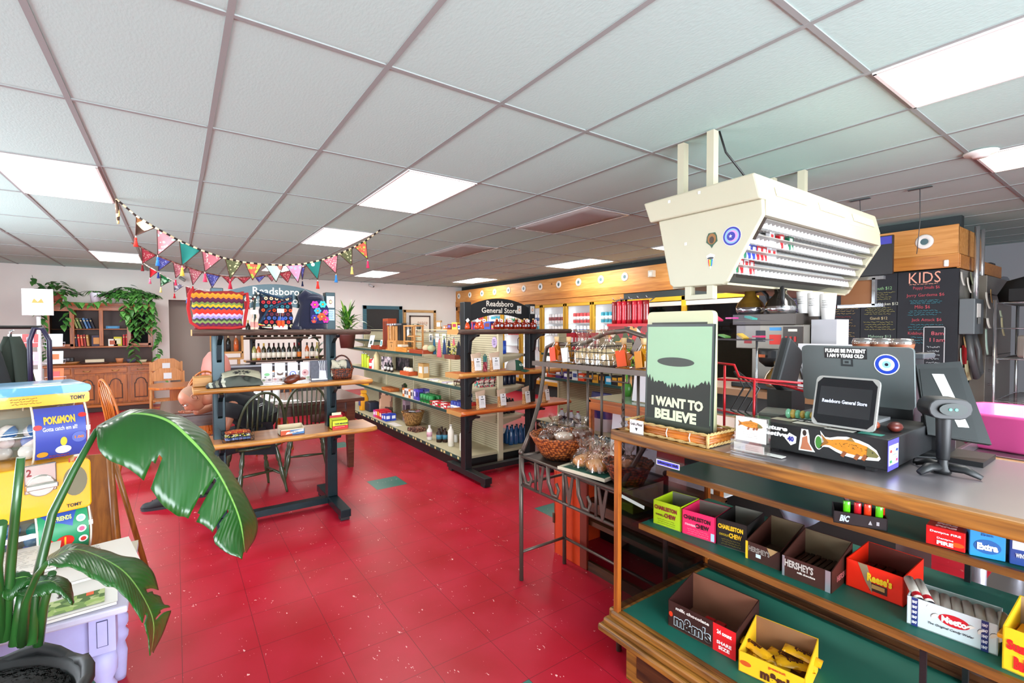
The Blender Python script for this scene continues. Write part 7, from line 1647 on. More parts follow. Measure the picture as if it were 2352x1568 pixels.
# upper shelf
def leafbottle(label,y,tagc,liq,rz=0):
    t=thing('leaf_bottle',label,'bottle',(1.93,y,1.299),rz,'maple leaf bottles');t.scale=(1.3,)*3;b=B();L_=[]
    for k in range(10):a=pi/2+k*pi/5;r=.042 if k % 2 == 0 else .026;L_.append((r*cos(a),r*sin(a)))
    b.prism(L_,fr((.015,0,.045),-Y,Z),.03,LQ(liq));b.cyl((0,0,.075),(0,0,.10),.009,LQ(liq));b.bx(-.02,.02,-.03,.03,0,.006,LQ(liq));b.obj('bottle_glass',t,bevel=.004)
    b=B();b.cyl((0,0,.10),(0,0,.125),.010,CORK,.012,8);b.obj('cork',t)
    b=B();b.prism([(-.02,-.035),(.02,-.035),(.02,.03),(-.02,.03)],fr((-.022,.005,.045),(0,-1,.15),Z),.002,P(tagc,.5));b.tube([(-.01,0,.1),(-.025,.01,.07)],.001,WHT,4);b.obj('hang_tag',t);return t
leafbottle('amber maple-leaf bottle with a bright orange tag, leftmost on the metal rack',2.24,'#f0431c','#c96a14');leafbottle('golden maple-leaf bottle with a white tag, second on the metal rack',2.13,'#e8e4dc','#b9801c',.3)
leafbottle('amber maple-leaf bottle with an orange tag right of the wire basket',1.70,'#e0501c','#c9701a',.4);leafbottle('golden maple-leaf bottle at the right end, half behind the poster',1.57,'#e0902a','#c98a14',-.2)
t=thing('wire_basket','rectangular black wire basket of clear snack bags on the upper metal shelf','basket',(1.95,1.92,1.30));b=B()
for z in (0,.04,.08,.115):b.tube([(sx*.08,sy*.15,z) for sx,sy in ((-1,-1),(1,-1),(1,1),(-1,1))],.0022,WB,5,True)
for k in range(11):y=-.15+.03*k;b.tube([(-.08,y,.115),(-.08,y,0),(.08,y,0),(.08,y,.115)],.0016,WB,4)
b.obj('basket_wires',t)
for k in range(3):wrap('%s clear bag of pale popcorn in the rectangular wire basket' % ordn(k),(1.94,2.0-.09*k,1.305),.068,P('#d9c898',.8,bump=.7,bs=70,var=.15),k,top=.11,group='popcorn bags',flat=.7)
pk('red_printed_box','red printed bag hanging behind the metal rack arch','bag',2.12,2.05,1.299,.04,.14,.13,P('#a8142a',.4),None,P('#e0d0d0',.5)) if False else None
# low orange cabinet and wooden showcase behind the rack
ORG=P('#c23a0c',.4);DK=WD('#5a3418','#2e180a',3,'y',.4)
t=thing('low_cabinet','low orange-red ended cabinet with a dark open front behind the metal rack','cabinet',(0,0,0))
b=B();b.bx(2.07,2.09,2.18,2.43,.0,.56,ORG);b.bx(2.07,2.5,2.41,2.43,0,.56,ORG);b.bx(2.062,2.07,2.42,2.44,.2,.27,DK);b.bx(2.07,2.09,2.12,2.18,0,.56,P('#6f2008',.5));b.obj('end_panel',t,bevel=.004)
b=B();b.bx(2.1,2.5,1.45,2.4,.28,.31,DK);b.bx(2.1,2.5,1.45,2.4,.54,.56,DK);b.bx(2.48,2.5,1.45,2.4,0,.55,P('#17100c',.7));b.bx(2.08,2.1,1.45,2.12,.0,.06,DK);b.bx(2.08,2.1,1.45,2.12,.38,.44,DK);b.obj('dark_shelves',t)
t=thing('glass_showcase','oak framed glass showcase with a white drawing inside, behind the metal rack','showcase',(0,0,0));OAKL=WD('#a8591c','#7a3c10',3,'y',.35)
for x in (2.58,3.05):
    for y in (1.55,2.60):b=B();b.bx(x-.02,x+.02,y-.02,y+.02,.0,.97,OAKL);b.obj('corner_post',t)
b=B();b.bx(2.56,3.07,1.53,2.62,.95,.98,OAKL);b.bx(2.555,2.6,1.53,2.62,.90,.955,OAKL);b.bx(2.56,2.6,1.53,2.62,.32,.38,OAKL);b.obj('top_frame',t,bevel=.003)
b=B();b.bx(2.6,3.05,1.55,2.6,.5,.51,P('#c4c8cc',.3));b.obj('inner_shelf',t)
b=B();b.bx(2.565,2.57,1.57,2.58,.38,.91,GL());b.bx(2.6,3.03,2.6,2.604,.38,.93,GL());b.bx(2.57,3.05,1.55,2.6,.981,.986,P('#6f7f6c',.15));b.obj('glass_pane',t)
card('line_drawing','white sheet with a faint line drawing inside the oak showcase','drawing',fr((2.68,2.27,.72),-Y,Vector((.1,0,1))),.42,.40,P('#c9ced4',.7),[lambda b,T:(scrib(b,T,.3,.25,P('#6f747c',.7),5,.001,7),b.tube([T @ Vector((.10+.05*cos(k*.5),-.02+.05*sin(k*.5),0)) for k in range(12)],.001,P('#5a6068',.7),4))])
for k,(w_,h_,y,s) in enumerate(((.24,.24,2.16,'white framed board with a black outline standing on the showcase'),(.2,.2,1.92,'second pale board leaning on the showcase, further right'))):
    b=B();T=fr((2.70,y,.99+h_/2),-Y,Vector((.15,0,1)));b.prism([(-w_/2,-h_/2),(w_/2,-h_/2),(w_/2,h_/2),(-w_/2,h_/2)],T,.008,P('#c4bfc4',.6));b.tube([T @ Vector((x,y2,.01)) for x,y2 in ((-w_*.3,-h_/2),(-w_*.3,h_*.28),(-w_*.22,h_*.35),(w_*.45,h_*.35))],.003,BLK,5);one(b,'white_board',s,'board')
t=thing('flower_vase','bunch of small yellow-green flowers in a green vase on the showcase','plant',(2.85,2.48,.986));q=random.Random(6)
b=B();b.lathe([(.001,0),(.035,0),(.045,.06),(.03,.1)],(0,0,0),P('#3f7a2a',.3),12);b.obj('vase',t);b=B()
for k in range(60):p=Vector((.10*(q.random()-.5),.16*(q.random()-.5),.17+.2*q.random()));b.ball(p,.013,P('#a8a42a' if k % 3 else '#4a6a1c',.7),5)
for k in range(5):b.tube([(0,0,.08),(.03*(k-2),.02*(k-2),.22)],.004,P('#5fa83a',.5),5)
b.obj('flowers',t)
# red candy hanging stand
t=thing('candy_stand','wire stand hung with red candy pouches left of the poster','stand',(2.85,2.42,.986))
b=B();b.tube([(0,0,0),(0,0,.68)],.006,WB,6);b.tube([(-.08,.14,.72),(0,.12,.75),(0,-.2,.75),(-.08,-.22,.72)],.005,CH,6)
for k in range(5):b.tube([(0,.12-.08*k,.75),(-.08,.12-.08*k,.74),(-.1,.12-.08*k,.76)],.003,CH,5)
b.obj('stand_wires',t)
for k in range(7):b=B();b.grid(lambda u,v:Vector((-.06-.02*sin(pi*u),.13-.05*k+(u-.5)*.05,.73-.17*v)),4,5,P('#c4142a' if k % 3 else '#8a1a1a',.3,coat=.3));o=b.obj('candy_pouch',t,solid=.008)
b=B();b.bx(-.1,.04,-.24,.16,.42,.54,CELL(['#c41c1c','#2a1a14','#c9984a','#d8d0c4','#8a1c1c','#3a4a1c'],24,.4));b.bx(-.105,.04,-.25,.17,.54,.56,P('#c41c24',.4));b.obj('candy_box_row',t)
# ---------------- the big display case ----------------
CX,CY1,CY0,CT_=1.53,1.40,-.55,1.08
OKY=WD('#a06a26','#4f2f10',3.5,'y',.45,coat=.1);OKZ=WD('#b0621c','#7a3c0e',2.5,'z',.4);SHG=P('#0f6151',.55,var=.1,bs=10)
t=thing('display_case','antique oak and glass candy display case with dark green shelves','display case',(0,0,0))
b=B();b.bx(CX+.035,CX+.66,CY0,CY1-.04,0,.20,OKY);b.bx(CX+.03,CX+.035,CY0+.1,CY1-.1,.04,.18,DK);b.obj('base',t,bevel=.004)
b=B()
for z0,z1,x in ((.195,.225,-.045),(.225,.255,-.03),(.255,.29,-.01)):b.bx(CX+x,CX+.04,CY0,CY1-x*1.2,z0,z1,OKY)
b.bx(CX,CX+.68,CY1-.03,CY1+.03,.2,.29,OKY);b.obj('base_molding',t,bevel=.008)
b=B();b.bx(CX+.02,CX+.68,CY0,CY1-.02,.27,.29,SHG);b.obj('deck',t)
for x,y in ((CX+.011,CY1-.011),(CX+.68,CY1-.011)):b=B();b.box((x,y,.685),(.022,.022,.79),OKZ);b.obj('corner_post',t)
b=B();b.bx(CX-.012,CX+.028,CY0,CY1+.012,CT_-.045,CT_,OKY);b.bx(CX,CX+.70,CY1-.025,CY1+.012,CT_-.045,CT_,OKY);b.bx(CX+.67,CX+.70,CY0,CY1,CT_-.045,CT_,OKY);b.obj('top_rail',t,bevel=.006)
b=B();b.bx(CX+.028,CX+.672,CY0,CY1-.025,CT_-.012,CT_-.002,P('#a39ca0',.3,.75,var=.12,bs=3));b.obj('steel_top',t)
for k,(x,z) in enumerate(((1.85,.851),(1.655,.651))):
    b=B();b.bx(x+.012,CX+.66,CY0,CY1-.03,z-.014,z,SHG);b.bx(x,x+.014,CY0,CY1-.03,z-.022,z+.001,WD('#8a5a24','#5f3a14',3,'y',.4));b.obj('case_shelf',t)
b=B();b.bx(1.70,1.71,.395,.41,.29,.64,BLK);b.bx(1.70,2.19,.395,.41,.62,.636,BLK);b.bx(2.17,2.19,.395,.41,.29,.86,BLK);b.bx(1.9,2.19,.395,.41,.82,.836,BLK);b.obj('shelf_bracket',t)
b=B();b.bx(CX+.67,CX+.69,CY0,CY1,.29,.33,DK);b.bx(CX+.655,CX+.67,CY0,CY1,.30,.31,DK);b.obj('rear_track',t)
b=B();b.bx(CX+.006,CX+.009,CY0,CY1-.02,.29,CT_-.04,GL('#ffffff',.02,0));b.obj('front_glass',t);b=B();b.bx(CX+.02,CX+.67,CY1-.009,CY1-.006,.29,CT_-.04,GL('#c9c0c4'));b.obj('end_glass',t)
T=fr((CX+.003,1.13,.99),-Y,Z)
b=B();rect(b,T,0,0,.105,.022,WHT);rect(b,T,0,0,.098,.017,P('#4a4ac4',.5),.0006);text(b,'telescope club',T @ Matrix.Translation((0,0,.001)),.092,.012,P('#0c0c2c',.5),.02);b.obj('club_sticker',t)
b=B();rect(b,fr((CX+.003,1.30,.795),(0,-1,-.12),Z),0,0,.12,.014,P('#9aa39c',.8));b.obj('peeled_tape',t)
def cbox(pl,pr,top,z,dep,hb,outer,inner,label,front,sides=None,extra=None,hs=None,name='candy_carton',group=None):
    """open candy carton from its front bottom corners (photo pixels) on height z"""
    a,c_=at(*pl,'z',z),at(*pr,'z',z);h_=at(pl[0],top,'x',a.x).z-z;d=c_-a;w_=sqrt(d.x**2+d.y**2);rz=atan2(d.y,d.x);mid=(a+c_)/2+Vector((-sin(rz),cos(rz),0))*dep/2
    return carton(name,label,(mid.x,mid.y,z+.0005),rz,w_-.003,dep,h_,h_*hb,outer,inner,(lambda b,T:front(b,T,w_,h_)) if front else None,sides,hs,.003,group,'candy box',extra)
def charleston(bg,c1,flav,c2):
    def f(b,T,w_,h_):tx(b,T,-w_*.04,h_*.24,'CHARLESTON',w_*.8,h_*.17,c1,.04,shear=.0);tx(b,T,w_*.12,-h_*.02,'CHEW',w_*.4,h_*.18,c1,.04);tx(b,T,-w_*.22,-h_*.05,flav,w_*.36,h_*.08,c2,.01);scrib(b,T @ Matrix.Translation((0,-h_*.3,.0005)),w_*.7,h_*.25,P(c2,.6),3,.0005,3)
    return f
def bars(n,m,w_,d_,z,nm='candy_bar',sx=.9,h=.012):
    def e(t):
        for k in range(n):b=B();b.box((-w_/2+w_*(k+.5)/n,.0,z+.002*(k % 3)),(w_/n*.85,d_*sx,h),m if not isinstance(m,list) else m[k % len(m)],Matrix.Rotation(.05*(k % 3-1),3,'Y'));b.obj(nm,t,bevel=.003)
    return e
GI,BI=P('#6f6c62',.8),P('#55452f',.8)
cbox((1500,1201),(1564,1223),1146,.651,.16,1.0,P('#a4c010',.5),GI,'yellow-green CHARLESTON CHEW vanilla carton, leftmost on the middle case shelf',charleston(0,'#7a1420','VANILLA','#5a2a1c'),extra=bars(4,P('#8a7a1c',.4),.07,.14,.05))
cbox((1566,1224),(1643,1249),1168,.651,.16,1.0,P('#e0205a',.5),GI,'pink CHARLESTON CHEW strawberry carton',lambda b,T,w_,h_:(charleston(0,'#2a0c14','STRAWBERRY','#f0c0cc')(b,T,w_,h_),rect(b,T,w_*.42,-h_*.3,w_*.1,h_*.3,P('#a9c4e8',.5))),extra=bars(5,P('#8a1a3a',.3),.08,.14,.045))
cbox((1645,1249),(1717,1272),1188,.651,.19,1.0,P('#14110f',.5),GI,'black and yellow CHARLESTON CHEW chocolatey carton',charleston(0,'#e8b41c','CHOCOLATY','#b9a01c'),lambda b,T:tx(b,T,0,.0,'CHARLESTON CHEW',.15,.014,'#c9a01c',.02))
HB=P('#3a1a12',.5)
cbox((1712,1280),(1793,1312),1240,.651,.19,1.8,HB,BI,'nearly empty brown HERSHEY\'S carton with a torn front and yellow corner',lambda b,T,w_,h_:(tx(b,T,-w_*.1,h_*.15,"HERSHEY'S",w_*.6,h_*.3,'#8f8780',.03),rect(b,T,-w_*.46,0,w_*.07,h_,P('#e0b81c',.5)),rect(b,T,-w_*.12,-h_*.15,w_*.14,h_*.2,P('#c9dce4',.5)),b.prism([(w_*.12,h_*.5),(w_*.22,h_*.1),(w_*.3,h_*.25),(w_*.42,h_*.5)],T,.001,P('#a8895c',.8))))
cbox((1796,1319),(1911,1364),1273,.651,.18,1.7,HB,BI,'brown and silver HERSHEY\'S milk chocolate carton full of bars',lambda b,T,w_,h_:(tx(b,T,-w_*.15,h_*.2,"HERSHEY'S",w_*.58,h_*.36,'#b9b4ac',.03),tx(b,T,0,-h_*.1,'milk chocolate',w_*.36,h_*.1,'#e0dcd4',.02),rect(b,T,-w_*.47,0,w_*.05,h_,P('#a9aeb4',.3,.6)),rect(b,T,w_*.42,-.0,w_*.1,h_,P('#a9aeb4',.3,.6))),lambda b,T:tx(b,T,0,0,'HERSHEY',.1,.02,'#a85a5a',.02),bars(7,P('#2e130c',.25),.13,.15,.035))
OR=P('#e8260a',.4)
cbox((1942,1343),(2076,1396),1280,.651,.17,1.15,OR,P('#5a1f12',.7),'bright orange torn REESE\'S peanut butter cups carton',lambda b,T,w_,h_:(b.prism([(-w_*.28,h_*.5),(-w_*.12,h_*.5),(-w_*.05,h_*.1),(-w_*.02,-h_*.42),(-w_*.14,-.1*h_)],T,.001,P('#8f7a5c',.8)),tx(b,T,w_*.1,h_*.12,"Reese's",w_*.42,h_*.3,'#f0c81c',.05,.0012),rect(b,T,w_*.08,-h_*.2,w_*.3,h_*.28,P('#3a1a0c',.5)),rect(b,T,w_*.08,-h_*.17,w_*.22,h_*.14,P('#b98a4a',.5),.001)),None,bars(5,P('#4a140c',.25),.13,.15,.04))
def necco_rolls(t):
    for k in range(9):
        b=B();x=-.085+.024*k if k < 8 else -.07;z=.058 if k > 1 else .07;x=-.085+.0235*k
        b.cyl((0,-.05,0),(0,.05,0),.0125,P('#d8d4c8',.45),seg=12);b.cyl((0,-.0505,0),(0,-.04,0),.0128,P('#2a2f3a',.4),seg=12,caps=False);b.cyl((0,-.03,0),(0,-.015,0),.0128,P('#c4202c',.4),seg=12,caps=False);b.cyl((0,-.052,0),(0,-.0505,0),.012,P('#e8e4da',.5),seg=12)
        o=b.obj('candy_roll',t);o.location=(x,-.01,z+.01*(k < 2));o.rotation_euler=(.25,0,.2 if k > 1 else .45)
NW=P('#c9d6d8',.5)
cbox((2081,1430),(2294,1508),1366,.651,.12,1.0,NW,P('#8fa09a',.7),'white Necco candy wafer carton full of white rolls',lambda b,T,w_,h_:(b.prism([(x*w_*.17+w_*.04,y*h_*.2+h_*.12) for x,y in oval(20)],T,.0008,P('#c41c28',.4)),tx(b,T,w_*.04,h_*.12,'Necco',w_*.27,h_*.22,'#ffffff',.05,.0014),tx(b,T,0,-h_*.2,'The Original Candy Wafer',w_*.5,h_*.1,'#2a2f3a',0,.0005,.3),
    [(rect(b,T,s*w_*(.36 if s > 0 else .40),0,w_*.075,h_,P('#1c2f6f',.5)),[tx(b,T,s*w_*(.36 if s > 0 else .40),h_*(.36-.18*k),'1847',w_*.06,h_*.1,'#e8ecf4',.04,.001) for k in range(5)]) for s in (-1,1)]),None,necco_rolls)
cbox((2299,1533),(2420,1585),1435,.651,.15,1.3,P('#f0c81c',.5),P('#a89078',.7),'yellow Sugar Babies carton cropped at the lower right corner',lambda b,T,w_,h_:(tx(b,T,-w_*.1,h_*.1,'Sugar',w_*.6,h_*.3,'#d4201c',.06),tx(b,T,w_*.0,-h_*.25,'Babies',w_*.5,h_*.3,'#d4201c',.06)),None,bars(5,P('#f0a81c',.3),.12,.12,.07))
# bottom deck
cbox((1534,1434),(1691,1519),1376,.2905,.19,1.5,P('#33140f',.5),P('#7a4a34',.8),'dark brown and red m&m\'s milk chocolate share size carton on the case floor',lambda b,T,w_,h_:(rect(b,T,w_*.34,0,w_*.31,h_,P('#d4141c',.5)),tx(b,T,-w_*.12,-h_*.12,"m&m's",w_*.56,h_*.5,'#c9dce4',.06),tx(b,T,-w_*.12,-h_*.12,"m&m's",w_*.54,h_*.46,'#2a120c',.03,.0016),tx(b,T,-w_*.12,h_*.32,'milk chocolate',w_*.5,h_*.12,'#e8e0d8',.02),tx(b,T,w_*.34,h_*.25,'24 count',w_*.2,h_*.15,'#ffffff',.03,.0014),tx(b,T,w_*.34,-h_*.12,'SHARE',w_*.2,h_*.12,'#ffffff',.02,.0014),tx(b,T,w_*.34,-h_*.3,'SIZE',w_*.15,h_*.12,'#ffffff',.02,.0014),b.prism([(x*w_*.03-w_*.45,y*h_*.1) for x,y in oval(14)],T,.001,P('#d43a1c',.3))),None,bars(2,P('#c4141c',.25),.09,.08,.03))
def mm(t):
    for k,(x,y,r) in enumerate(((-.05,.02,.3),(.03,.04,-.2),(-.01,-.03,.1),(.08,-.01,.5),(-.09,-.03,-.3),(.1,.05,0))):
        b=B();b.grid(lambda u,v:Vector(((u-.5)*.14,(v-.5)*.055,.014*sin(pi*u)**.4*sin(pi*v)**.5)),8,6,P('#e8a81c',.25,coat=.4));b.grid(lambda u,v:Vector(((u-.5)*.14,(v-.5)*.055,0)),2,2,P('#e8a81c',.3));text(b,"m&m's",fr((0,0,.015),-X,-Y),.06,.022,P('#4a2010',.4),.05);o=b.obj('candy_bag',t);o.location=(x*.75-.01,y*.7+.01,.02+.009*k);o.rotation_euler=(.12,.08,r);o.scale=(.85,)*3
cbox((1695,1539),(1850,1612),1492,.2905,.19,1.6,P('#e8b41c',.5),P('#8a5f3c',.8),'yellow m&m\'s peanut carton with loose yellow bags, bottom centre of the case',lambda b,T,w_,h_:(tx(b,T,w_*.1,-h_*.1,"m&m's",w_*.5,h_*.5,'#4a2010',.06),tx(b,T,w_*.1,h_*.3,'peanut',w_*.25,h_*.15,'#c44a1c',.02),b.prism([(x*w_*.09-w_*.38,y*h_*.12) for x,y in oval(16)],T,.001,P('#c4501c',.4))),None,mm)
# upper shelf: lighters and gum
def lighters(t):
    for k,(x,y,c) in enumerate(((-.035,-.03,'#5ad41c'),(-.005,-.03,'#c41c28'),(.022,-.03,'#e8401c'),(.06,-.01,'#d83a1c'),(.052,-.035,'#5ad41c'))):
        b=B();b.lathe([(.001,0),(.010,0),(.0105,.06),(.009,.062)],(x,y,.012),P(c,.2,coat=.5),12,None,.6);b.lathe([(.008,.062),(.009,.075),(.007,.082)],(x,y,.012),P('#b9bcc0',.2,.9),10,None,.6);b.obj('lighter',t)
cbox((1913,1199),(2040,1221),1172,.8525,.10,1.0,BLK,BLK,'black BIC lighter tray with green and red lighters on the top case shelf',lambda b,T,w_,h_:(tx(b,T,-w_*.28,0,'BIC',w_*.17,h_*.55,'#b9cfe0',.05,shear=.2),b.prism([(w_*.15,-h_*.2),(w_*.22,-h_*.2),(w_*.185,h_*.15)],T,.001,P('#a9adb0',.5)),rect(b,T,w_*.32,-h_*.02,w_*.05,h_*.3,P('#a9adb0',.5))),lambda b,T:rect(b,T,0,0,.06,.012,P('#b9b49a',.6)),lighters,name='lighter_tray')
def gum(pl,pr,top,m,label,f,name='gum_box'):
    z=.8525;a,c_=at(*pl,'z',z),at(*pr,'z',z);h_=at(pl[0],top,'x',a.x).z-z;d=c_-a;w_=sqrt(d.x**2+d.y**2);rz=atan2(d.y,d.x);mid=(a+c_)/2+Vector((-sin(rz),cos(rz),0))*.04
    t=thing(name,label,'gum',(mid.x,mid.y,z),rz);b=B();b.bx(-w_/2+.002,w_/2-.002,-.04,.04,0,h_,m);b.obj('box',t,bevel=.002);b=B();f(b,fr((0,-.0405,h_/2),X,Z),w_,h_,fr((0,0,h_+.0005),X,Y));b.obj('box_print',t)
gum((2124,1246),(2219,1271),1203,P('#d81c1c',.35),'red Dentyne FIRE gum box on the top case shelf',lambda b,T,w_,h_,T2:(tx(b,T,0,h_*.25,'Dentyne FIRE',w_*.75,h_*.14,'#ffffff',.03),tx(b,T,0,-h_*.05,'Dentyne',w_*.4,h_*.12,'#ffffff',.02),tx(b,T,0,-h_*.27,'FIRE',w_*.4,h_*.2,'#ffffff',.05),b.prism(oval(14,w_*.16,h_*.12),T @ Matrix.Translation((w_*.3,-h_*.2,0)),.0006,P('#f0601c',.4)),[tx(b,T2,0,-.025+.025*k,'FIRE',w_*.5,.012,'#f8d0c8',.05) for k in range(3)]))
gum((2224,1273),(2312,1291),1212,P('#2a93d0',.35),'light blue Extra gum box on the top case shelf',lambda b,T,w_,h_,T2:(b.prism(oval(20,w_*.36,h_*.26),T @ Matrix.Translation((0,-h_*.08,0)),.0006,P('#1c5fa4',.4)),tx(b,T,0,-h_*.08,'Extra',w_*.55,h_*.26,'#ffffff',.06,.0014),tx(b,T,0,h_*.36,'Extra',w_*.3,h_*.1,'#1c5fa4',.03),tx(b,T2,0,-.01,'Extra',w_*.6,.03,'#e8f4fc',.05)))
gum((2316,1293),(2400,1312),1228,P('#2a4a8f',.35),'dark blue gum box at the right edge of the top case shelf',lambda b,T,w_,h_,T2:(rect(b,T,-w_*.1,h_*.2,w_*.6,h_*.3,P('#c9d4e8',.4)),tx(b,T,-w_*.1,-h_*.15,'WINTER',w_*.4,h_*.15,'#e8ecf4',.03)))
can('white_bucket','white lidded bucket on the floor seen through the display case','bucket',2.62,1.58,0,.11,.22,P('#c9cdd0',.5))
t=thing('plastic_bag','crumpled clear plastic bag hanging behind the display case','bag',(2.265,1.0,.84));b=B()
b.grid(lambda u,v:Vector((.015*v*sin(9*u+7*v)+.015*v*sin(17*u),(u-.5)*.3+.02*sin(11*v),.2-.42*v*(.7+.3*sin(3*u)))),16,12,P('#b4b6cc',.2));b.obj('bag',t)
t=thing('prep_table','steel legged prep table behind the display case with a raised steel tray top','table',(2.27,-.5,0));SS=P('#8f8b8c',.28,.8)
b=B();b.bx(0,.8,0,.96,1.0,1.04,SS);b.bx(0,.01,0,.96,1.04,1.075,SS);b.bx(0,.8,.95,.96,1.04,1.075,SS);b.obj('steel_top',t,bevel=.002)
for x,y in ((.05,.9),(.75,.9),(.05,.1),(.75,.1)):b=B();b.cyl((x,y,0),(x,y,1.0),.02,P('#b9bcc8',.3,.5));b.obj('leg',t)
b=B();b.bx(0,.8,0,.96,.42,.44,SS);b.obj('under_shelf',t)
t=thing('pink_tub','bright pink plastic dish tub on the steel table at the right edge','tub',at(2330,1026,'z',1.042),-.1);PKT=P('#e85a9c',.3,coat=.2)
b=B();b.lathe([(.001,0),(.14,0),(.155,.01),(.19,.13),(.205,.135),(.205,.145),(.185,.142),(.15,.015),(.001,.012)],(0,0,0),PKT,40,None,.8,.5);b.obj('tub',t)
# ---------------- hanging cigarette rack ----------------
IV=P('#b4af97',.4,var=.03,bs=6);IV2=P('#a8a38b',.4)
X0,X1=2.45,at(2015,495,'y',1.27).x
t=thing('cigarette_rack','cream overhead cigarette rack hanging from the ceiling over the counter','rack',(0,0,0))
def ypoly(b,pts,x0,x1,m):b.prism([(y,z) for y,z in pts],fr((x0,0,0),Y,Z),x1-x0,m);return b
# end panels and hood
b=ypoly(B(),[(1.99,2.30),(1.94,2.17),(1.25,2.17),(1.285,2.31)],X0-.015,X1+.015,IV);b.obj('hood',t,bevel=.01)
EP=[(1.885,2.17),(1.80,1.775),(1.775,1.755),(1.46,1.75),(1.435,1.765),(1.245,2.09),(1.25,2.17)]
for xa in (X0,X1-.03):b=ypoly(B(),EP,xa,xa+.03,IV);b.obj('end_panel',t,bevel=.006)
b=ypoly(B(),[(1.885,2.17),(1.80,1.76),(1.78,1.76),(1.865,2.17)],X0+.03,X1-.03,IV);b.bx(X0+.03,X1-.03,1.245,1.29,2.09,2.17,IV);b.bx(X0+.03,X1-.03,1.45,1.8,1.75,1.762,IV2);b.obj('back_and_fascia',t)
b=B();b.bx(X0+.04,X1-.04,1.5,1.86,2.13,2.165,P('#c9c6bc',.7));b.obj('inner_top',t)
for k,(xa,xb) in enumerate(((.10,.34),(.44,.68),(.76,1.0))):
    w_=X1-X0;b=B();T=fr((X0+w_*(xa+xb)/2*.95,1.264,2.235),X,(0,.25,1));rect(b,T,0,0,w_*(xb-xa)*.9,.05,P('#e0d9bc',.4),0,.004);
    for j in range(18):rect(b,T,w_*(xb-xa)*(-.42+.84*j/17),.012,.006,.004,P('#8f8868',.6),.0045)
    b.obj('vent_strip',t)
b=B();b.prism([(-.012,-.06),(.012,-.06),(.012,.06),(-.012,.06)],fr((X0+.045,1.285,2.03),X,(0,-.5,.86)),.004,P('#6f6860',.3,.8));b.obj('hinge_plate',t)
TR=P('#86837e',.4);CLRD=P('#f2f2f0',.3)
for r_ in range(4):
    u=.10+.24*r_;yf=1.265+.175*u*1.0;z=2.075-.315*u
    b=B();b.box(((X0+X1)/2,yf+.115,z+.01),(X1-X0-.07,.25,.006),TR,Matrix.Rotation(-.25,3,'X'));b.box(((X0+X1)/2,yf,z-.02),(X1-X0-.07,.004,.02),GL('#e8e8e8',.1,.3));b.obj('rack_shelf',t)
    b=B();n=34
    for k in range(n):
        x=X0+.06+(X1-X0-.12)*k/(n-1);b.prism([(0,0),(.19,.05),(.2,.085),(.13,.105),(.05,.085),(.01,.05),(0,.02)],fr((x,yf+.01,z-.01),Y,Z),.002,CLRD);b.box((x,yf+.03,z+.085),(.016,.02,.012),WHT)
    b.obj('divider_row',t)
for p in ((1569,328),(1637,298)):
    q_=at(*p,'z',CEIL);b=B();b.box((q_.x,q_.y,(CEIL+2.31)/2-.003),(.05,.045,CEIL-2.31-.012),IV);b.obj('hanger_post',t)
for x,y in ((4.2,1.66),(4.2,1.88)):b=B();b.box((min(x,X1-.25),y,(CEIL+2.31)/2-.003),(.05,.05,CEIL-2.31-.012),IV);b.obj('hanger_post',t)
for xx,ya,yb in ((X0+.02,1.52,1.70),(X1-.16,1.50,1.68)):
    b=B();b.bx(xx-.015,xx+.03,yb-.04,yb,1.70,1.755,IV);b.bx(xx-.015,xx+.03,ya,ya+.04,1.70,1.755,IV);b.bx(xx-.015,xx+.03,ya,yb,1.675,1.705,IV);b.obj('under_handle',t,bevel=.003)
b=B();q_=at(1645,300,'z',CEIL);b.tube([(q_.x,q_.y-.02,CEIL-.01),(q_.x+.02,q_.y-.05,2.55),(q_.x+.12,q_.y-.12,2.40),(q_.x+.3,q_.y-.1,2.31)],.006,BLK,6);b.obj('power_cable',t)
def rsticker(px_,py_,f,nm):b=B();f(b,fr(at(px_,py_,'x',X0-.0005),-Y,Z));b.obj(nm,t)
def moon(b,T):
    for r,c,dx in ((.052,'#d8dcf4',0),(.05,'#1c1c8f',0),(.040,'#7aa4dc',0),(.031,'#c48ad8',.003),(.024,'#1c1c8f',-.004)):b.prism(oval(26,r,r),T @ Matrix.Translation((dx,0,.0006*(.06-r)*60)),.0006,P(c,.4))
    b.prism([((.010 if k % 2 == 0 else .004)*cos(pi/2+k*pi/5)-.006,(.010 if k % 2 == 0 else .004)*sin(pi/2+k*pi/5)) for k in range(10)],T @ Matrix.Translation((0,0,.0025)),.001,WHT)
rsticker(1681,542,moon,'moon_sticker')
rsticker(1635,551,lambda b,T:(b.prism([(-.03,.02),(-.02,.04),(.02,.04),(.03,.02),(.034,-.01),(.01,-.03),(0,-.045),(-.01,-.03),(-.034,-.01)],T,.0008,P('#234a34',.5)),b.prism(oval(14,.026,.03),T @ Matrix.Translation((0,.006,.001)),.0008,P('#8a5a24',.5)),b.prism(oval(10,.014,.02),T @ Matrix.Translation((0,.0,.002)),.0008,P('#3a2410',.5))),'badge_sticker')
rsticker(1632,599,lambda b,T:(b.prism([(-.026,.03),(0,.042),(.026,.03),(0,-.045)],T,.0008,WHT),[b.prism([(-.016+.008*k,.008),(-.008+.008*k,.008),(-.004+.004*k,-.03),(-.008+.004*k,-.03)],T @ Matrix.Translation((0,0,.001)),.0008,P(c,.5)) for k,c in enumerate(('#d42a2a','#e8c02a','#2aa45a','#2a6ad4'))],b.prism(oval(12,.02,.007),T @ Matrix.Translation((0,.015,.001)),.0008,DGR)),'rainbow_sticker')
b=B()
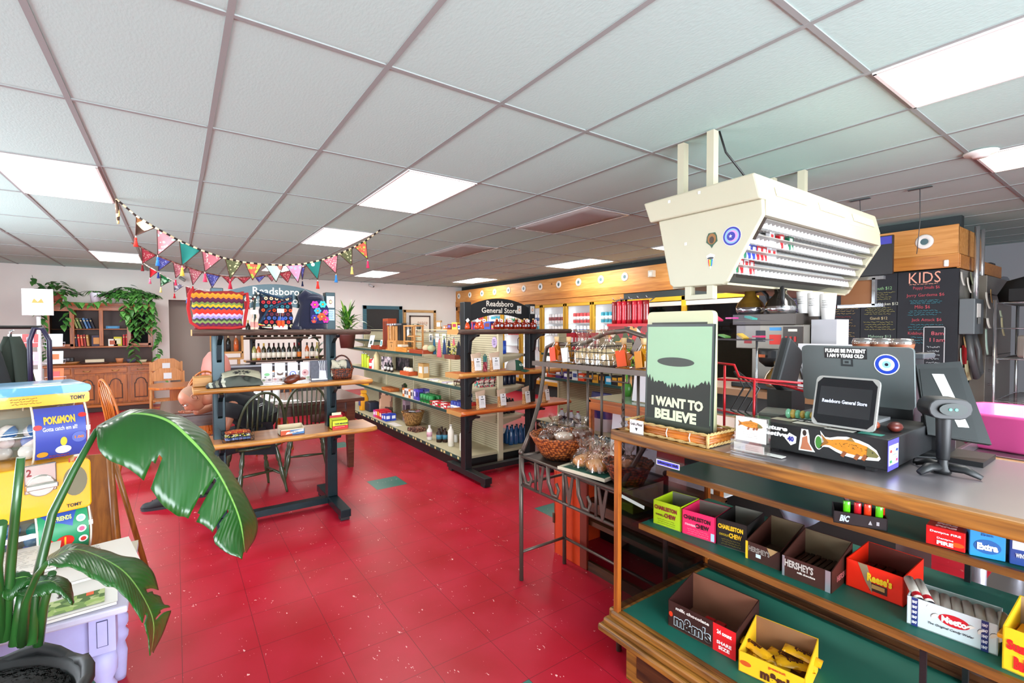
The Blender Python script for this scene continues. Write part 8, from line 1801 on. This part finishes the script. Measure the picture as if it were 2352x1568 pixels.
for px_,py_ in ((1537,463),(1606,442),(1575,560)):b.prism([(-.008,-.008),(.008,-.008),(.008,.008),(-.008,.008)],fr(at(px_,py_,'x',X0-.017 if py_ < 480 else X0-.001),-Y,Z),.001,WHT)
b.obj('tape_scraps',t)
q=random.Random(5)
pkc=[('#c41c24','red'),('#e8e8ea','white'),('#1c6a4a','green'),('#2a3a9a','blue'),('#c41c24','red'),('#dfe6ea','silver')]
PKS=[(1,4,1,0),(1,6,0,1),(1,8,2,2),(2,0,2,0),(2,1,3,1),(2,2,3,2),(2,3,4,3),(2,4,0,4),(2,5,5,5),(2,6,1,6),(3,0,2,0),(3,1,0,1),(3,2,1,2),(3,3,4,3)]
for r_,k,c,n_ in PKS:
    u=.10+.24*r_;yf=1.265+.175*u;z=2.075-.315*u;b=B();b.box((0,0,.028),(.054,.022,.08),P(pkc[c][0],.4));b.box((0,-.0115,.04),(.03,.001,.03),P('#e8e8e8' if c not in (1,5) else '#c41c24',.5))
    o=one(b,'cigarette_pack','%s cigarette pack, %s from the left on the %s row of the hanging rack' % (pkc[c][1],ordn(n_),['','second','third','bottom'][r_]),'cigarette pack','cigarette packs',bevel=.002);o.location=(X0+.075+.056*k,yf+.03,z+.015)
t=thing('wall_screen','dark screen with a blue header behind the right end of the cigarette rack','screen',at(2018,580,'x',6.2))
b=B();b.bx(-.02,.02,-.13,.16,-.24,.17,BLK);b.bx(.02,.32,-.02,.02,-.02,.02,BLK);b.obj('screen_body',t);b=B();b.bx(-.022,-.02,-.12,.15,.08,.16,E('#3a3ab0',.8));b.obj('screen_image',t)
# ---------------- poster, bamboo tray, card holder ----------------
t=thing('bamboo_tray','bamboo slat tray bound with rope on the case top, holding the poster','tray',(1.645,1.165,1.081));BM=WD('#c4762a','#8f4a14',5,'y',.4);RP=P('#b99a62',.8,bump=.5,bs=120)
b=B();b.bx(-.085,.085,-.18,.18,0,.006,BM)
for s in (-1,1):
    for z in (.014,.032):b.cyl((s*.085,-.18,z),(s*.085,.18,z),.009,BM,seg=8);b.cyl((-.085,s*.18,z),(.085,s*.18,z),.009,BM,seg=8)
b.obj('slats',t)
def rope(b,pts,closed=True):
    P_=[];n=len(pts)
    for i in range(n):
        a,c_=Vector(pts[i]),Vector(pts[(i+1) % n])
        for k in range(24):P_.append(a.lerp(c_,k/24))
    for ph in (0,pi):b.tube([p+Vector((.003*cos(i*1.1+ph),.003*cos(i*1.1+ph),.003*sin(i*1.1+ph))) for i,p in enumerate(P_)],.0035,RP,5,closed)
b=B();rope(b,[(-.095,-.19,.046),(-.095,.19,.046),(.09,.19,.046),(.09,-.19,.046)]);rope(b,[(-.095,-.19,.005),(-.095,.19,.005),(.09,.19,.005),(.09,-.19,.005)]);b.tube([(-.095,-.19,.0),(-.097,-.192,.046)],.006,RP,6);b.obj('rope_trim',t)
b=B()
for y in (-.12,-.02,.14):b.tube([(-.096,y,.006),(-.098,y+.004,.025),(-.096,y,.044)],.002,WHT,5)
b.obj('white_ties',t)
b=B();T=fr((-.102,.125,.026),-Y,Z);b.prism([(-.035,-.027),(.035,-.027),(.035,.027),(-.035,.027)],T,.001,WP);text(b,'Grab a Menu!',T @ Matrix.Translation((0,.011,.001)),.06,.012,BLK,-.01);b.prism([(0,-.018),(.006,-.006),(.003,-.003),(0,-.006),(-.003,-.003),(-.006,-.006)],T @ Matrix.Translation((0,0,.001)),.001,BLK);b.obj('menu_note',t)
t=thing('poster','framed green poster reading I WANT TO BELIEVE standing in the bamboo tray','poster',(1.615,1.15,1.088));W2,H2=.153,.44
T=fr((0,0,H2/2),-Y,Vector((.03,0,1)))
b=B();b.prism([(-W2,-H2/2),(W2,-H2/2),(W2,H2/2),(-W2,H2/2)],T @ Matrix.Translation((0,0,-.012)),.012,P('#14201c',.4));b.obj('frame',t)
b=B();rect(b,T,0,.025,2*W2-.014,H2-.07,P('#8fb491',.5,var=.06,bs=5),0,.0006);rect(b,T,0,-.187,2*W2-.014,.055,P('#2a3220',.5,var=.4,bs=6),0,.0006)
b.prism([(-W2+.008,-.167),(W2-.008,-.167)]+[(W2-.008-(2*W2-.016)*k/40,-.04+.03*abs(sin(k*1.7))*(.5+.5*abs(sin(k*.37)))+.03*abs(k/20-1)**2) for k in range(41)],T @ Matrix.Translation((0,0,.0008)),.0005,P('#20261f',.6))
b.prism(oval(30,.085,.018),T @ Matrix.Translation((-.01,.07,.0008)),.0005,P('#3f453f',.6));b.obj('picture',t)
b=B();LC=P('#c9d2b0',.5);text(b,'I WANT TO',T @ Matrix.Translation((0,-.092,.002)),.235,.04,LC,.05);text(b,'BELIEVE',T @ Matrix.Translation((-.005,-.143,.002)),.19,.042,LC,.05);b.obj('poster_lettering',t)
b=B();b.rbox((0,0,.25),(.31,.03,.50),P('#b9b890',.4),.02,Matrix.Rotation(pi/2,3,'Z'));b.bx(-.017,-.015,-.13,.13,.44,.455,P('#3a3a30',.5));b.rbox((.0,0,.012),(.3,.05,.02),P('#a9a880',.4),.005,Matrix.Rotation(pi/2,3,'Z'));o=one(b,'scale_housing','cream plastic scale housing standing behind the poster','scale');o.location=(1.70,1.195,1.081)
def fish(b,T,s,col=('#c9801c','#8f5a1c','#d8481c'),out=True):
    up_=[(-1,.28),(-.82,.12),(-.65,.13),(-.4,.22),(-.1,.28),(.3,.26),(.6,.2),(.85,.08),(1,-.06)];dn=[(.95,-.14),(.6,-.2),(.3,-.24),(-.1,-.24),(-.4,-.18),(-.65,-.1),(-.82,-.12),(-1,-.24),(-.88,0)]
    S=lambda P_,k=1.0:[(x*s*k,y*s*k) for x,y in P_]
    if out:b.prism(S([(x*1.06,y*1.3+(.04 if y > 0 else -.06)) for x,y in up_+dn]),T,.0006,WHT)
    T1=T @ Matrix.Translation((0,0,.001));b.prism(S(up_+dn),T1,.0006,P(col[0],.45,var=.3,bs=60));T2=T1 @ Matrix.Translation((0,0,.001))
    b.prism(S([(-1,.28),(-.82,.12),(-.7,0),(-.82,-.12),(-1,-.24),(-.88,0)]),T2,.0006,P(col[1],.5));b.prism(S([(.62,.19),(.85,.08),(1,-.06),(.95,-.14),(.62,-.19)]),T2,.0006,P('#6f6a3a',.5))
    for x,y in ((-.15,-.3),(.3,-.28),(.55,-.24)):b.prism(S([(x,y+.12),(x+.12,y+.08),(x+.02,y-.14),(x-.1,y-.1)]),T2,.0006,P('#8a4a24',.5))
    b.prism(S([(-.1,.27),(.05,.42),(.2,.27)]),T2,.0006,P('#8a6a34',.5));q=random.Random(3)
    for k in range(26):x=-.6+1.2*q.random();b.prism(oval(5,s*.014,s*.014),T2 @ Matrix.Translation((x*s,s*(.18*(q.random()-.1)),.0006)),.0003,P('#2a1c10',.5))
    b.prism(oval(8,s*.025,s*.025),T2 @ Matrix.Translation((s*.8,s*.02,.0006)),.0004,BLK)
t=thing('card_holder','clear acrylic holder with a fish business card on the case top','card holder',(1.585,.845,1.081),0)
b=B();b.bx(-.004,0,-.062,.062,0,.045,GL(alpha=.6));b.bx(.02,.023,-.062,.062,0,.135,GL(alpha=.6));b.bx(0,.03,-.062,.062,0,.003,GL(alpha=.6));b.bx(0,.02,.06,.062,0,.05,GL(alpha=.6));b.bx(0,.02,-.062,-.06,0,.05,GL(alpha=.6));b.obj('acrylic',t)
b=B();T=fr((.014,0,.085),-Y,Z);b.prism([(-.052,-.042),(.052,-.042),(.052,.04),(-.052,.04)],T,.002,WHT);fish(b,T @ Matrix.Translation((0,.016,.0025)),.042,out=False);scrib(b,T @ Matrix.Translation((0,-.02,.002)),.07,.022,P('#b4b4b4',.6),3,.0004,2);b.obj('fish_card',t)
b=B();T=fr((.006,0,.022),-Y,Z);b.prism([(-.054,-.013),(.05,-.013),(.05,.013),(-.054,.013)],T,.002,WHT);scrib(b,T @ Matrix.Translation((.012,0,.002)),.06,.018,P('#9a9a9a',.6),3,.0004,2);b.obj('lower_card',t)
# ---------------- cash drawer, screens, scanner ----------------
DX,DY0,DY1=1.69,.487,.865
t=thing('cash_drawer','black cash drawer covered in stickers on the case top','cash drawer',(DX,(DY0+DY1)/2,1.093));hw=(DY1-DY0)/2;BD=P('#16181a',.45,bump=.05,bs=200)
b=B();b.bx(0,.42,-hw,hw,0,.092,BD);b.obj('drawer_body',t,bevel=.003)
for x in (.03,.39):
    for s in (-1,1):b=B();b.bx(x-.012,x+.012,s*(hw-.05)-.012,s*(hw-.05)+.012,-.013,0,BLK);b.obj('rubber_foot',t)
b=B();fish(b,fr((-.0008,-hw+.10,.05),(0,-1,-.08),Z),.078);b.obj('fish_sticker',t)
b=B();T=fr((-.0008,.035,.045),-Y,Z);b.prism([(-.012,.04),(.008,.04),(.012,.02),(.014,-.005),(.03,-.03),(-.02,-.032),(-.018,-.01)],T,.0006,WHT);b.prism([(-.008,.012),(.006,.02),(.008,0),(.022,-.026),(-.014,-.027),(-.01,-.01)],T @ Matrix.Translation((0,0,.001)),.0006,P('#b06a4a',.5));b.prism(oval(10,.006,.01),T @ Matrix.Translation((-.002,.028,.001)),.0006,P('#2a1a14',.5));b.obj('figure_sticker',t)
b=B();T=fr((-.0008,-.005,.05),-Y,Z);b.prism(oval(14,.012,.024),T,.0006,WHT);b.prism(oval(12,.009,.02),T @ Matrix.Translation((0,0,.001)),.0006,P('#3a7a2a',.5));b.obj('pickle_sticker',t)
b=B();T=fr((-.0008,.08,.045),-Y,Z);b.prism([(-.02,0),(-.005,.02),(.018,.01),(.016,-.012),(0,-.022)],T,.0006,WHT);tx(b,T,0,0,'40',.02,.018,'#2a2f9a',.04,.001);tx(b,fr((-.0008,.13,.075),-Y,Z),0,0,'future',.08,.016,'#e8e8e8',.05,.001,.2);tx(b,fr((-.0008,.13,.055),-Y,Z),0,0,'festive',.08,.016,'#e8e8e8',.05,.001,.2);b.obj('letter_stickers',t)
b=B();T=fr((.10,-hw-.0008,.045),X,Z);rect(b,T,-.065,0,.09,.09,P('#4a44b0',.4));rect(b,T,-.065,0,.078,.058,P('#dfe4ee',.5),.001);scrib(b,T @ Matrix.Translation((-.065,0,.001)),.06,.05,P('#7a84a0',.5),5,.0006,2);[rect(b,T,-.09+.05*(k % 2),.012-.03*(k // 2),.014,.008,P(c,.5),.0025) for k,c in enumerate(('#c43a3a','#2a3a8a','#2a7a4a','#c43a6a'))];b.obj('side_notice',t)
b=B();T=fr((.06,0,.0925),-Y,X)
for x,y,w_,h_,c in ((-.14,.02,.07,.05,'#b0a890'),(-.04,.0,.11,.04,'#cfc9bc'),(.05,-.02,.08,.03,'#d8d2c8'),(.13,-.01,.06,.035,'#3a8a7a'),(-.1,.09,.09,.03,'#6a9a8a')):rect(b,T,x,y,w_,h_,P(c,.5))
text(b,'BIG RIDERS',T @ Matrix.Translation((-.06,.04,.001)),.12,.014,WHT,.04);b.obj('top_stickers',t)
card('folded_receipt','small white folded receipt on the steel top before the drawer','receipt',fr((1.64,.80,1.0815),(0,-1,0),(1,.3,0)),.09,.03,WHT)
# customer-facing tablet
zt_=1.186
t=thing('customer_tablet','small black tablet screen reading Readsboro General Store on the cash drawer','tablet',(1.755,.622,zt_));T=fr((0,0,.085),-Y,Vector((.28,0,1)))
b=B();R_=Matrix(T.to_3x3()) @ Matrix(((1,0,0),(0,0,1),(0,-1,0)));b.rbox((.0,0,.085),(.178,.012,.165),P('#a9a9a4',.3,.5),.016,R_);b.obj('tablet_shell',t)
b=B();b.prism([(x*.98,y*.98) for x,y in ((-.085,-.06),(-.07,-.078),(.07,-.078),(.085,-.06),(.085,.06),(.07,.078),(-.07,.078),(-.085,.06))],T @ Matrix.Translation((0,0,.0065)),.001,P('#0c0e12',.12));rect(b,T,0,.0,.145,.095,E('#20242c',.35),.008,.0003);b.obj('glass_front',t)
b=B();text(b,'Readsboro General Store',T @ Matrix.Translation((0,0,.009)),.125,.012,E('#d8e4ff',1.2),.02);b.obj('screen_text',t)
b=B();b.prism([(0,0),(.10,0),(.05,.12),(.03,.15)],fr((.0,.05,0),X,Z),.1,P('#1f2226',.4));b.obj('tablet_stand',t)
t=thing('point_of_sale_screen','grey backed point of sale display with a black sticker and blue eye sticker','screen',(1.95,.663,1.345));T=fr((0,0,0),Vector((0,-1,0)),Vector((-.12,0,1)));R_=Matrix(T.to_3x3()) @ Matrix(((1,0,0),(0,0,1),(0,-1,0)))
b=B();b.rbox((0,0,0),(.335,.014,.205),P('#5c6464',.4,.3),.014,R_);b.obj('display_back',t)
b=B();T1=T @ Matrix.Translation((-.025,.078,.0075));rect(b,T1,0,0,.13,.038,BLK);text(b,'PLEASE BE PATIENT',T1 @ Matrix.Translation((0,.009,.001)),.124,.014,WHT,.05);text(b,'I AM 9 YEARS OLD',T1 @ Matrix.Translation((0,-.009,.001)),.112,.014,WHT,.05);b.obj('bumper_sticker',t)
b=B();eye(b,T @ Matrix.Translation((.095,.045,.0078)),.035);b.obj('eye_sticker',t)
b=B();T1=T @ Matrix.Translation((-.02,.045,.0075));rect(b,T1,0,0,.036,.026,P('#22282a',.4));rect(b,T1,0,.002,.024,.016,P('#5c6464',.4),.001);rect(b,T1,0,.002,.012,.008,P('#22282a',.4),.002);b.obj('square_logo',t)
b=B();b.tube([(.02,0,-.05),(.06,0,-.12),(.05,0,-.155)],.02,P('#a9adb0',.3,.6),8);b.bx(-.02,.12,-.07,.07,-.16,-.15,P('#a9adb0',.3,.6));b.obj('display_stand_arm',t)
t=thing('register_terminal','black angled register terminal with a taped receipt, right of the grey display','terminal',(2.12,.455,1.11));t.scale=(.78,.78,.8);T=fr((0,-.02,.2),Vector((.45,-.9,0)),Vector((.3,.2,1)))
b=B();b.prism([(-.10,-.16),(.10,-.18),(.03,.16),(-.12,.14)],T,.03,P('#1b1c1d',.35));b.prism([(-.10,-.16),(.06,-.17),(.02,.13),(-.11,.12)],T @ Matrix.Translation((0,0,.031)),.002,P('#101112',.35));b.bx(-.12,.1,-.14,.16,-.04,-.02,BLK);b.bx(-.02,.06,-.02,.08,-.02,.12,BLK);b.obj('terminal_body',t)
b=B();b.prism([(-.07,.10),(-.03,.10),(.035,-.12),(0,-.12)],T @ Matrix.Translation((0,0,.034)),.001,P('#cfcfca',.6));b.obj('taped_receipt',t)
p=at(2165,1085,'z',1.081)
t=thing('barcode_scanner','black handheld barcode scanner upright on a two-footed stand','scanner',(p.x,p.y,1.081),0);SB=P('#101113',.5)
b=B();b.lathe([(.02,0),(.022,.01),(.012,.03),(.013,.1),(.017,.13)],(0,0,0),SB,14)
for a in (-.35,2.2,3.9):b.tube([(0,0,.018),(.05*cos(a-1.2),.05*sin(a-1.2),.02),(.085*cos(a-1.2),.085*sin(a-1.2),.004)],[.014,.014,.008],SB,8,False,.6)
b.obj('stand',t);b=B();b.tube([(0,0,.04),(0,0,.18)],[.016,.02],SB,10);b.rbox((-.005,0,.195),(.105,.07,.06),SB,.028,Matrix.Rotation(-.9,3,'Z'));b.obj('scanner_body',t,bevel=.003)
b=B();T=fr((-.035,-.028,.195),Vector((.62,-.78,0)),Z);b.prism(oval(18,.034,.018),T,.002,P('#0c1a14',.5));[b.prism(oval(8,.004,.004),T @ Matrix.Translation((dx,0,.003)),.001,E('#3ad8b8',2)) for dx in (-.008,.006)];b.obj('scan_window',t)
b=B();b.tube([(0,0,.03),(.05,.08,.004),(.14,.1,.004),(.2,.02,.004),(.28,.0,.004)],.004,BLK,6);b.obj('scanner_cable',t)
b=B();b.ball((0,0,.015),(.03,.02,.016),P('#5a2018',.4),10);b.ball((.0,.05,.012),(.012,.012,.012),P('#c45a3a',.4),8);o=one(b,'polished_stone','dark red polished stone on the right of the cash drawer','stone',bevel=0);o.location=(1.84,.515,zt_)
for m_ in [o]:m_['kind']='thing'
t=thing('glass_ornament','ribbed gold and green glass ornament on the left of the cash drawer','ornament',(1.80,.78,zt_));b=B()
for k in range(6):b.ball((.005*k,.035-.014*k,.018),(.014,.010,.018-.001*k),LQ('#c9a84a' if k % 2 else '#7ac49a'),10)
b.obj('glass_ribs',t)
t=thing('receipt_printer','grey and white receipt printer behind the ornament','printer',(1.97,.93,1.081),.3);b=B();b.box((0,0,.05),(.16,.12,.10),P('#5f6058',.5));b.obj('printer_body',t,bevel=.01);b=B();b.box((0,-.10,.07),(.15,.10,.06),P('#b4bcc8',.3),Matrix.Rotation(-.2,3,'X'));b.obj('printer_cover',t,bevel=.01)
# red wire stand with cables (the doll that sits there in the photo is left out)
RW=P('#b01420',.3,.3)
t=thing('red_wire_stand','red wire bag stand with black cables behind the poster','stand',(1.80,1.0,1.081));b=B()
b.tube([(0,-.06,0),(0,-.06,.235)],.005,RW,6);b.tube([(0,.06,0),(0,.06,.28)],.005,RW,6);b.tube([(0,.1,.10),(0,-.02,.09),(.0,-.02,.0)],.004,RW,6)
b.tube([(0,.1,.29),(0,.02,.285),(0,.0,.24),(0,-.06,.235),(.25,-.22,.21),(.27,-.24,.15),(.27,.0,.2),(.02,.12,.22)],.005,RW,6)
for k in range(7):b.tube([(.03*k,.1-.02*k,.225-.002*k),(.03*k+.01,-.07-.02*k,.225-.005*k)],.002,RW,4)
b.obj('red_wires',t);b=B()
for k in range(3):b.tube([(.01*k,.02,.26),(.02,-.01-.03*k,.2),(.03,.05-.03*k,.1),(.05,-.1,.03),(.1,-.16,.01)],.004,BLK,6)
b.obj('cable_bundle',t)
b=B();b.box((0,0,0),(.16,.04,.22),P('#2a2c2e',.5),Matrix.Rotation(.5,3,'Y'));o=one(b,'dark_console','dark slanted plastic console behind the red wire stand','console',bevel=.01);o.location=(2.15,.98,1.34);
b=B();b.bx(2.08,2.2,.93,1.03,1.081,1.25,P('#2a2c2e',.5));one(b,'console_base','dark block under the slanted console','block')
# clear candy bins and bags above the poster
t=thing('acrylic_bins','clear acrylic compartment bins with small packets behind the poster top','bins',(2.25,at(1640,720,'x',2.25).y,1.081));b=B();AC=GL('#f6f6fa',.06,0)
[b.cyl((.04,y,0),(.04,y,.372),.005,CH,seg=6) for y in (-.2,.15)];b.bx(.0,.1,-.25,.2,.37,.375,P('#4a4448',.6));b.bx(0,.1,-.25,.2,0,.01,P('#4a4448',.6));b.obj('bin_base',t);b=B()
for k in range(3):
    for j in range(2):b.bx(-.03,-.027,-.25+.15*k,-.11+.15*k,.38+.09*j,.46+.09*j,AC);b.bx(-.03,.1,-.11+.15*k,-.107+.15*k,.38+.09*j,.46+.09*j,AC);b.bx(-.03,.1,-.25+.15*k,-.11+.15*k,.375+.09*j,.378+.09*j,AC)
b.obj('clear_bins',t);b=B()
for k in range(9):b.box((.02+.01*(k % 3),-.22+.045*k,.39+.09*(k % 2)),(.05,.04,.008),P(['#c41c4a','#2a8a7a','#c9a02a','#d84a8a','#5a9a3a'][k % 5],.4),Matrix.Rotation(.3*(k % 3),3,'X'))
b.obj('packets',t)
# ---------------- coffee station ----------------
t=thing('back_counter','dark back counter carrying the coffee brewer','counter',(0,0,0));b=B();b.bx(2.85,3.5,.75,2.05,1.09,1.13,P('#8a5a30',.4));b.obj('counter_top',t);b=B();b.bx(2.9,3.5,.8,2.0,0,1.09,P('#2a2624',.6));b.obj('counter_body',t)
CS=P('#77726a',.38,.6)
t=thing('coffee_brewer','stainless coffee brewer with red switches and stickers behind the counter','coffee maker',(3.0,1.47,1.13));b=B();b.bx(0,.3,-.19,.22,.25,.40,CS);b.bx(.2,.3,-.19,.22,0,.25,CS);b.bx(-.02,.3,-.19,.24,0,.03,BLK);b.bx(-.01,.3,-.15,.24,.40,.47,P('#4a4440',.4,.5));b.obj('brewer_body',t,bevel=.004)
b=B();b.lathe([(.05,.14),(.085,.17),(.095,.25)],(.05,-.0,0),BLK,16);b.box((-.06,-.04,.22),(.06,.02,.04),BLK);b.obj('filter_basket',t)
b=B();b.bx(-.012,0,-.19,-.08,.27,.39,P('#2a2018',.4));b.bx(-.014,-.012,-.16,-.11,.36,.375,P('#cfc9bc',.5));[b.bx(-.018,-.012,-.155+.025*k,-.145+.025*k,.30,.33,E('#d8201c',.6)) for k in range(3)];b.obj('switch_panel',t)
b=B()
for y,z,w_,h_,c in ((.14,.30,.05,.035,'#8a1c24'),(.06,.33,.06,.07,'#20242e'),(-.03,.31,.07,.06,'#c4281c'),(-.03,.375,.07,.02,'#3a8ac4'),(.02,.21,.04,.018,'#c9602a')):rect(b,fr((-.0005 if z > .25 else -.06,y,z),-Y,Z),0,0,w_,h_,P(c,.5))
b.obj('stickers',t)
def carafe(label,loc,top,rz=0):
    t=thing('coffee_carafe',label,'carafe',loc,rz,'coffee carafes');b=B();b.lathe([(.001,0),(.075,0),(.085,.02),(.086,.045)],(0,0,0),P('#c4c4c8',.15,.95),22);b.lathe([(.086,.045),(.075,.075),(.045,.11),(.034,.125),(.036,.15),(.001,.152)],(0,0,0),top,22);b.obj('carafe_body',t)
    b=B();b.tube([(.03,0,.145),(.07,0,.155),(.10,0,.12),(.115,0,.05)],[.012,.014,.012,.01],BLK,8,False,.7);b.obj('handle',t);return t
AMB=P('#7a5a1c',.15,.5,coat=.5)
carafe('golden brown coffee carafe, left one on top of the brewer',(3.08,1.64,1.60),AMB,-1.4);carafe('dark coffee carafe, right one on top of the brewer',(3.06,1.44,1.60),P('#2a2622',.15,.5,coat=.5),-2.6);carafe('amber coffee carafe on the lower warming plate, right of the funnel',at(1792,888,'x',2.93),AMB,-1.2)
q=random.Random(3)
for k,(y,z,h_) in enumerate(((1.33,1.60,.13),(1.27,1.58,.14),(1.20,1.56,.15))):b=B();b.lathe([(.032,0),(.042,h_),(.039,h_),(.03,.01)],(0,0,0),P('#d8d6d2',.6),16);scrib(b,fr((-.041,0,h_*.6),-Y,Z),.04,.05,BLK,4,.0008,k);o=one(b,'paper_cup_stack','%s white paper cup stack right of the carafes' % ['left','middle','right'][k],'cups','paper cups');o.location=(3.12,y,z)
b=B();b.bx(3.08,3.25,1.14,1.272,1.13,1.56,P('#9d9b9f',.5));one(b,'cup_dispenser','grey metal cabinet under the paper cups','cabinet')
b=B();b.bx(2.98,3.0,.95,1.3,1.14,1.42,P('#c9c6c8',.5));[b.box((2.978,1.1+.06*k,1.34),(.004,.05,.05),P('#8a1c2a',.5)) for k in range(2)];tx(b,fr((2.977,1.1,1.24),-Y,Z),0,0,'farmhouse',.2,.035,'#1a1a1c',.02,.001,.2);one(b,'coffee_sign','white sign with red berries and a black script line behind the carafe','sign')
for k,y in enumerate((.70,.64,.58)):b=B();b.lathe([(.001,0),(.032,0),(.038,.03),(.036,.034)],(0,0,0),P('#8a4a2a',.6),14);b.lathe([(.038,.03),(.04,.034),(.034,.05),(.001,.052)],(0,0,0),GL('#e8e4e0',.1,1.2),14);o=one(b,'muffin_cup','%s clear-lidded muffin cup above the grey display' % ['left','middle','right'][k],'muffin','muffin cups');o.location=(2.2,y+.02,1.42)
b=B();b.bx(2.15,2.26,.55,.80,1.081,1.42,P('#2a2c2e',.5));b.bx(2.14,2.27,.52,.84,1.40,1.42,P('#4a4c50',.4));one(b,'equipment_box','dark equipment box behind the grey display carrying the muffin cups','box',bevel=.004)
# odds and ends under the ceiling
t=thing('sign_frame','brown board in an aluminium frame hanging under the right end of the cigarette rack','frame',at(1968,672,'x',X1+.1));b=B();b.bx(-.01,.01,-.10,.10,-.10,.10,P('#7a4f30',.6));b.obj('board',t);b=B()
for z in (-.1,.1):b.bx(-.02,.02,-.17,.12,z-.012,z+.012,CH)
b.bx(-.02,.02,-.12,-.10,-.1,.1,CH);b.cyl((-.2,.12,.1),(.02,.1,.1),.006,CH,seg=6);b.cyl((-.2,.12,.1),(-.2,.12,.17),.006,CH,seg=6);b.obj('aluminium_frame',t)
for k,(x,y,L_) in enumerate(((2113,432,.55),(1975,458,.30))):p=at(x,y,'z',CEIL-.006);b=B();b.tube([(p.x,p.y,p.z),(p.x+.02,p.y,p.z-L_*.5),(p.x-.01,p.y+.01,p.z-L_)],.003,DGR,5);b.box((p.x,p.y,p.z-.004),(.03,.16,.006),DGR);one(b,'ceiling_wire','thin dark wire hanging from the ceiling, %s one beyond the cigarette rack' % ['longer','shorter'][k],'wire')
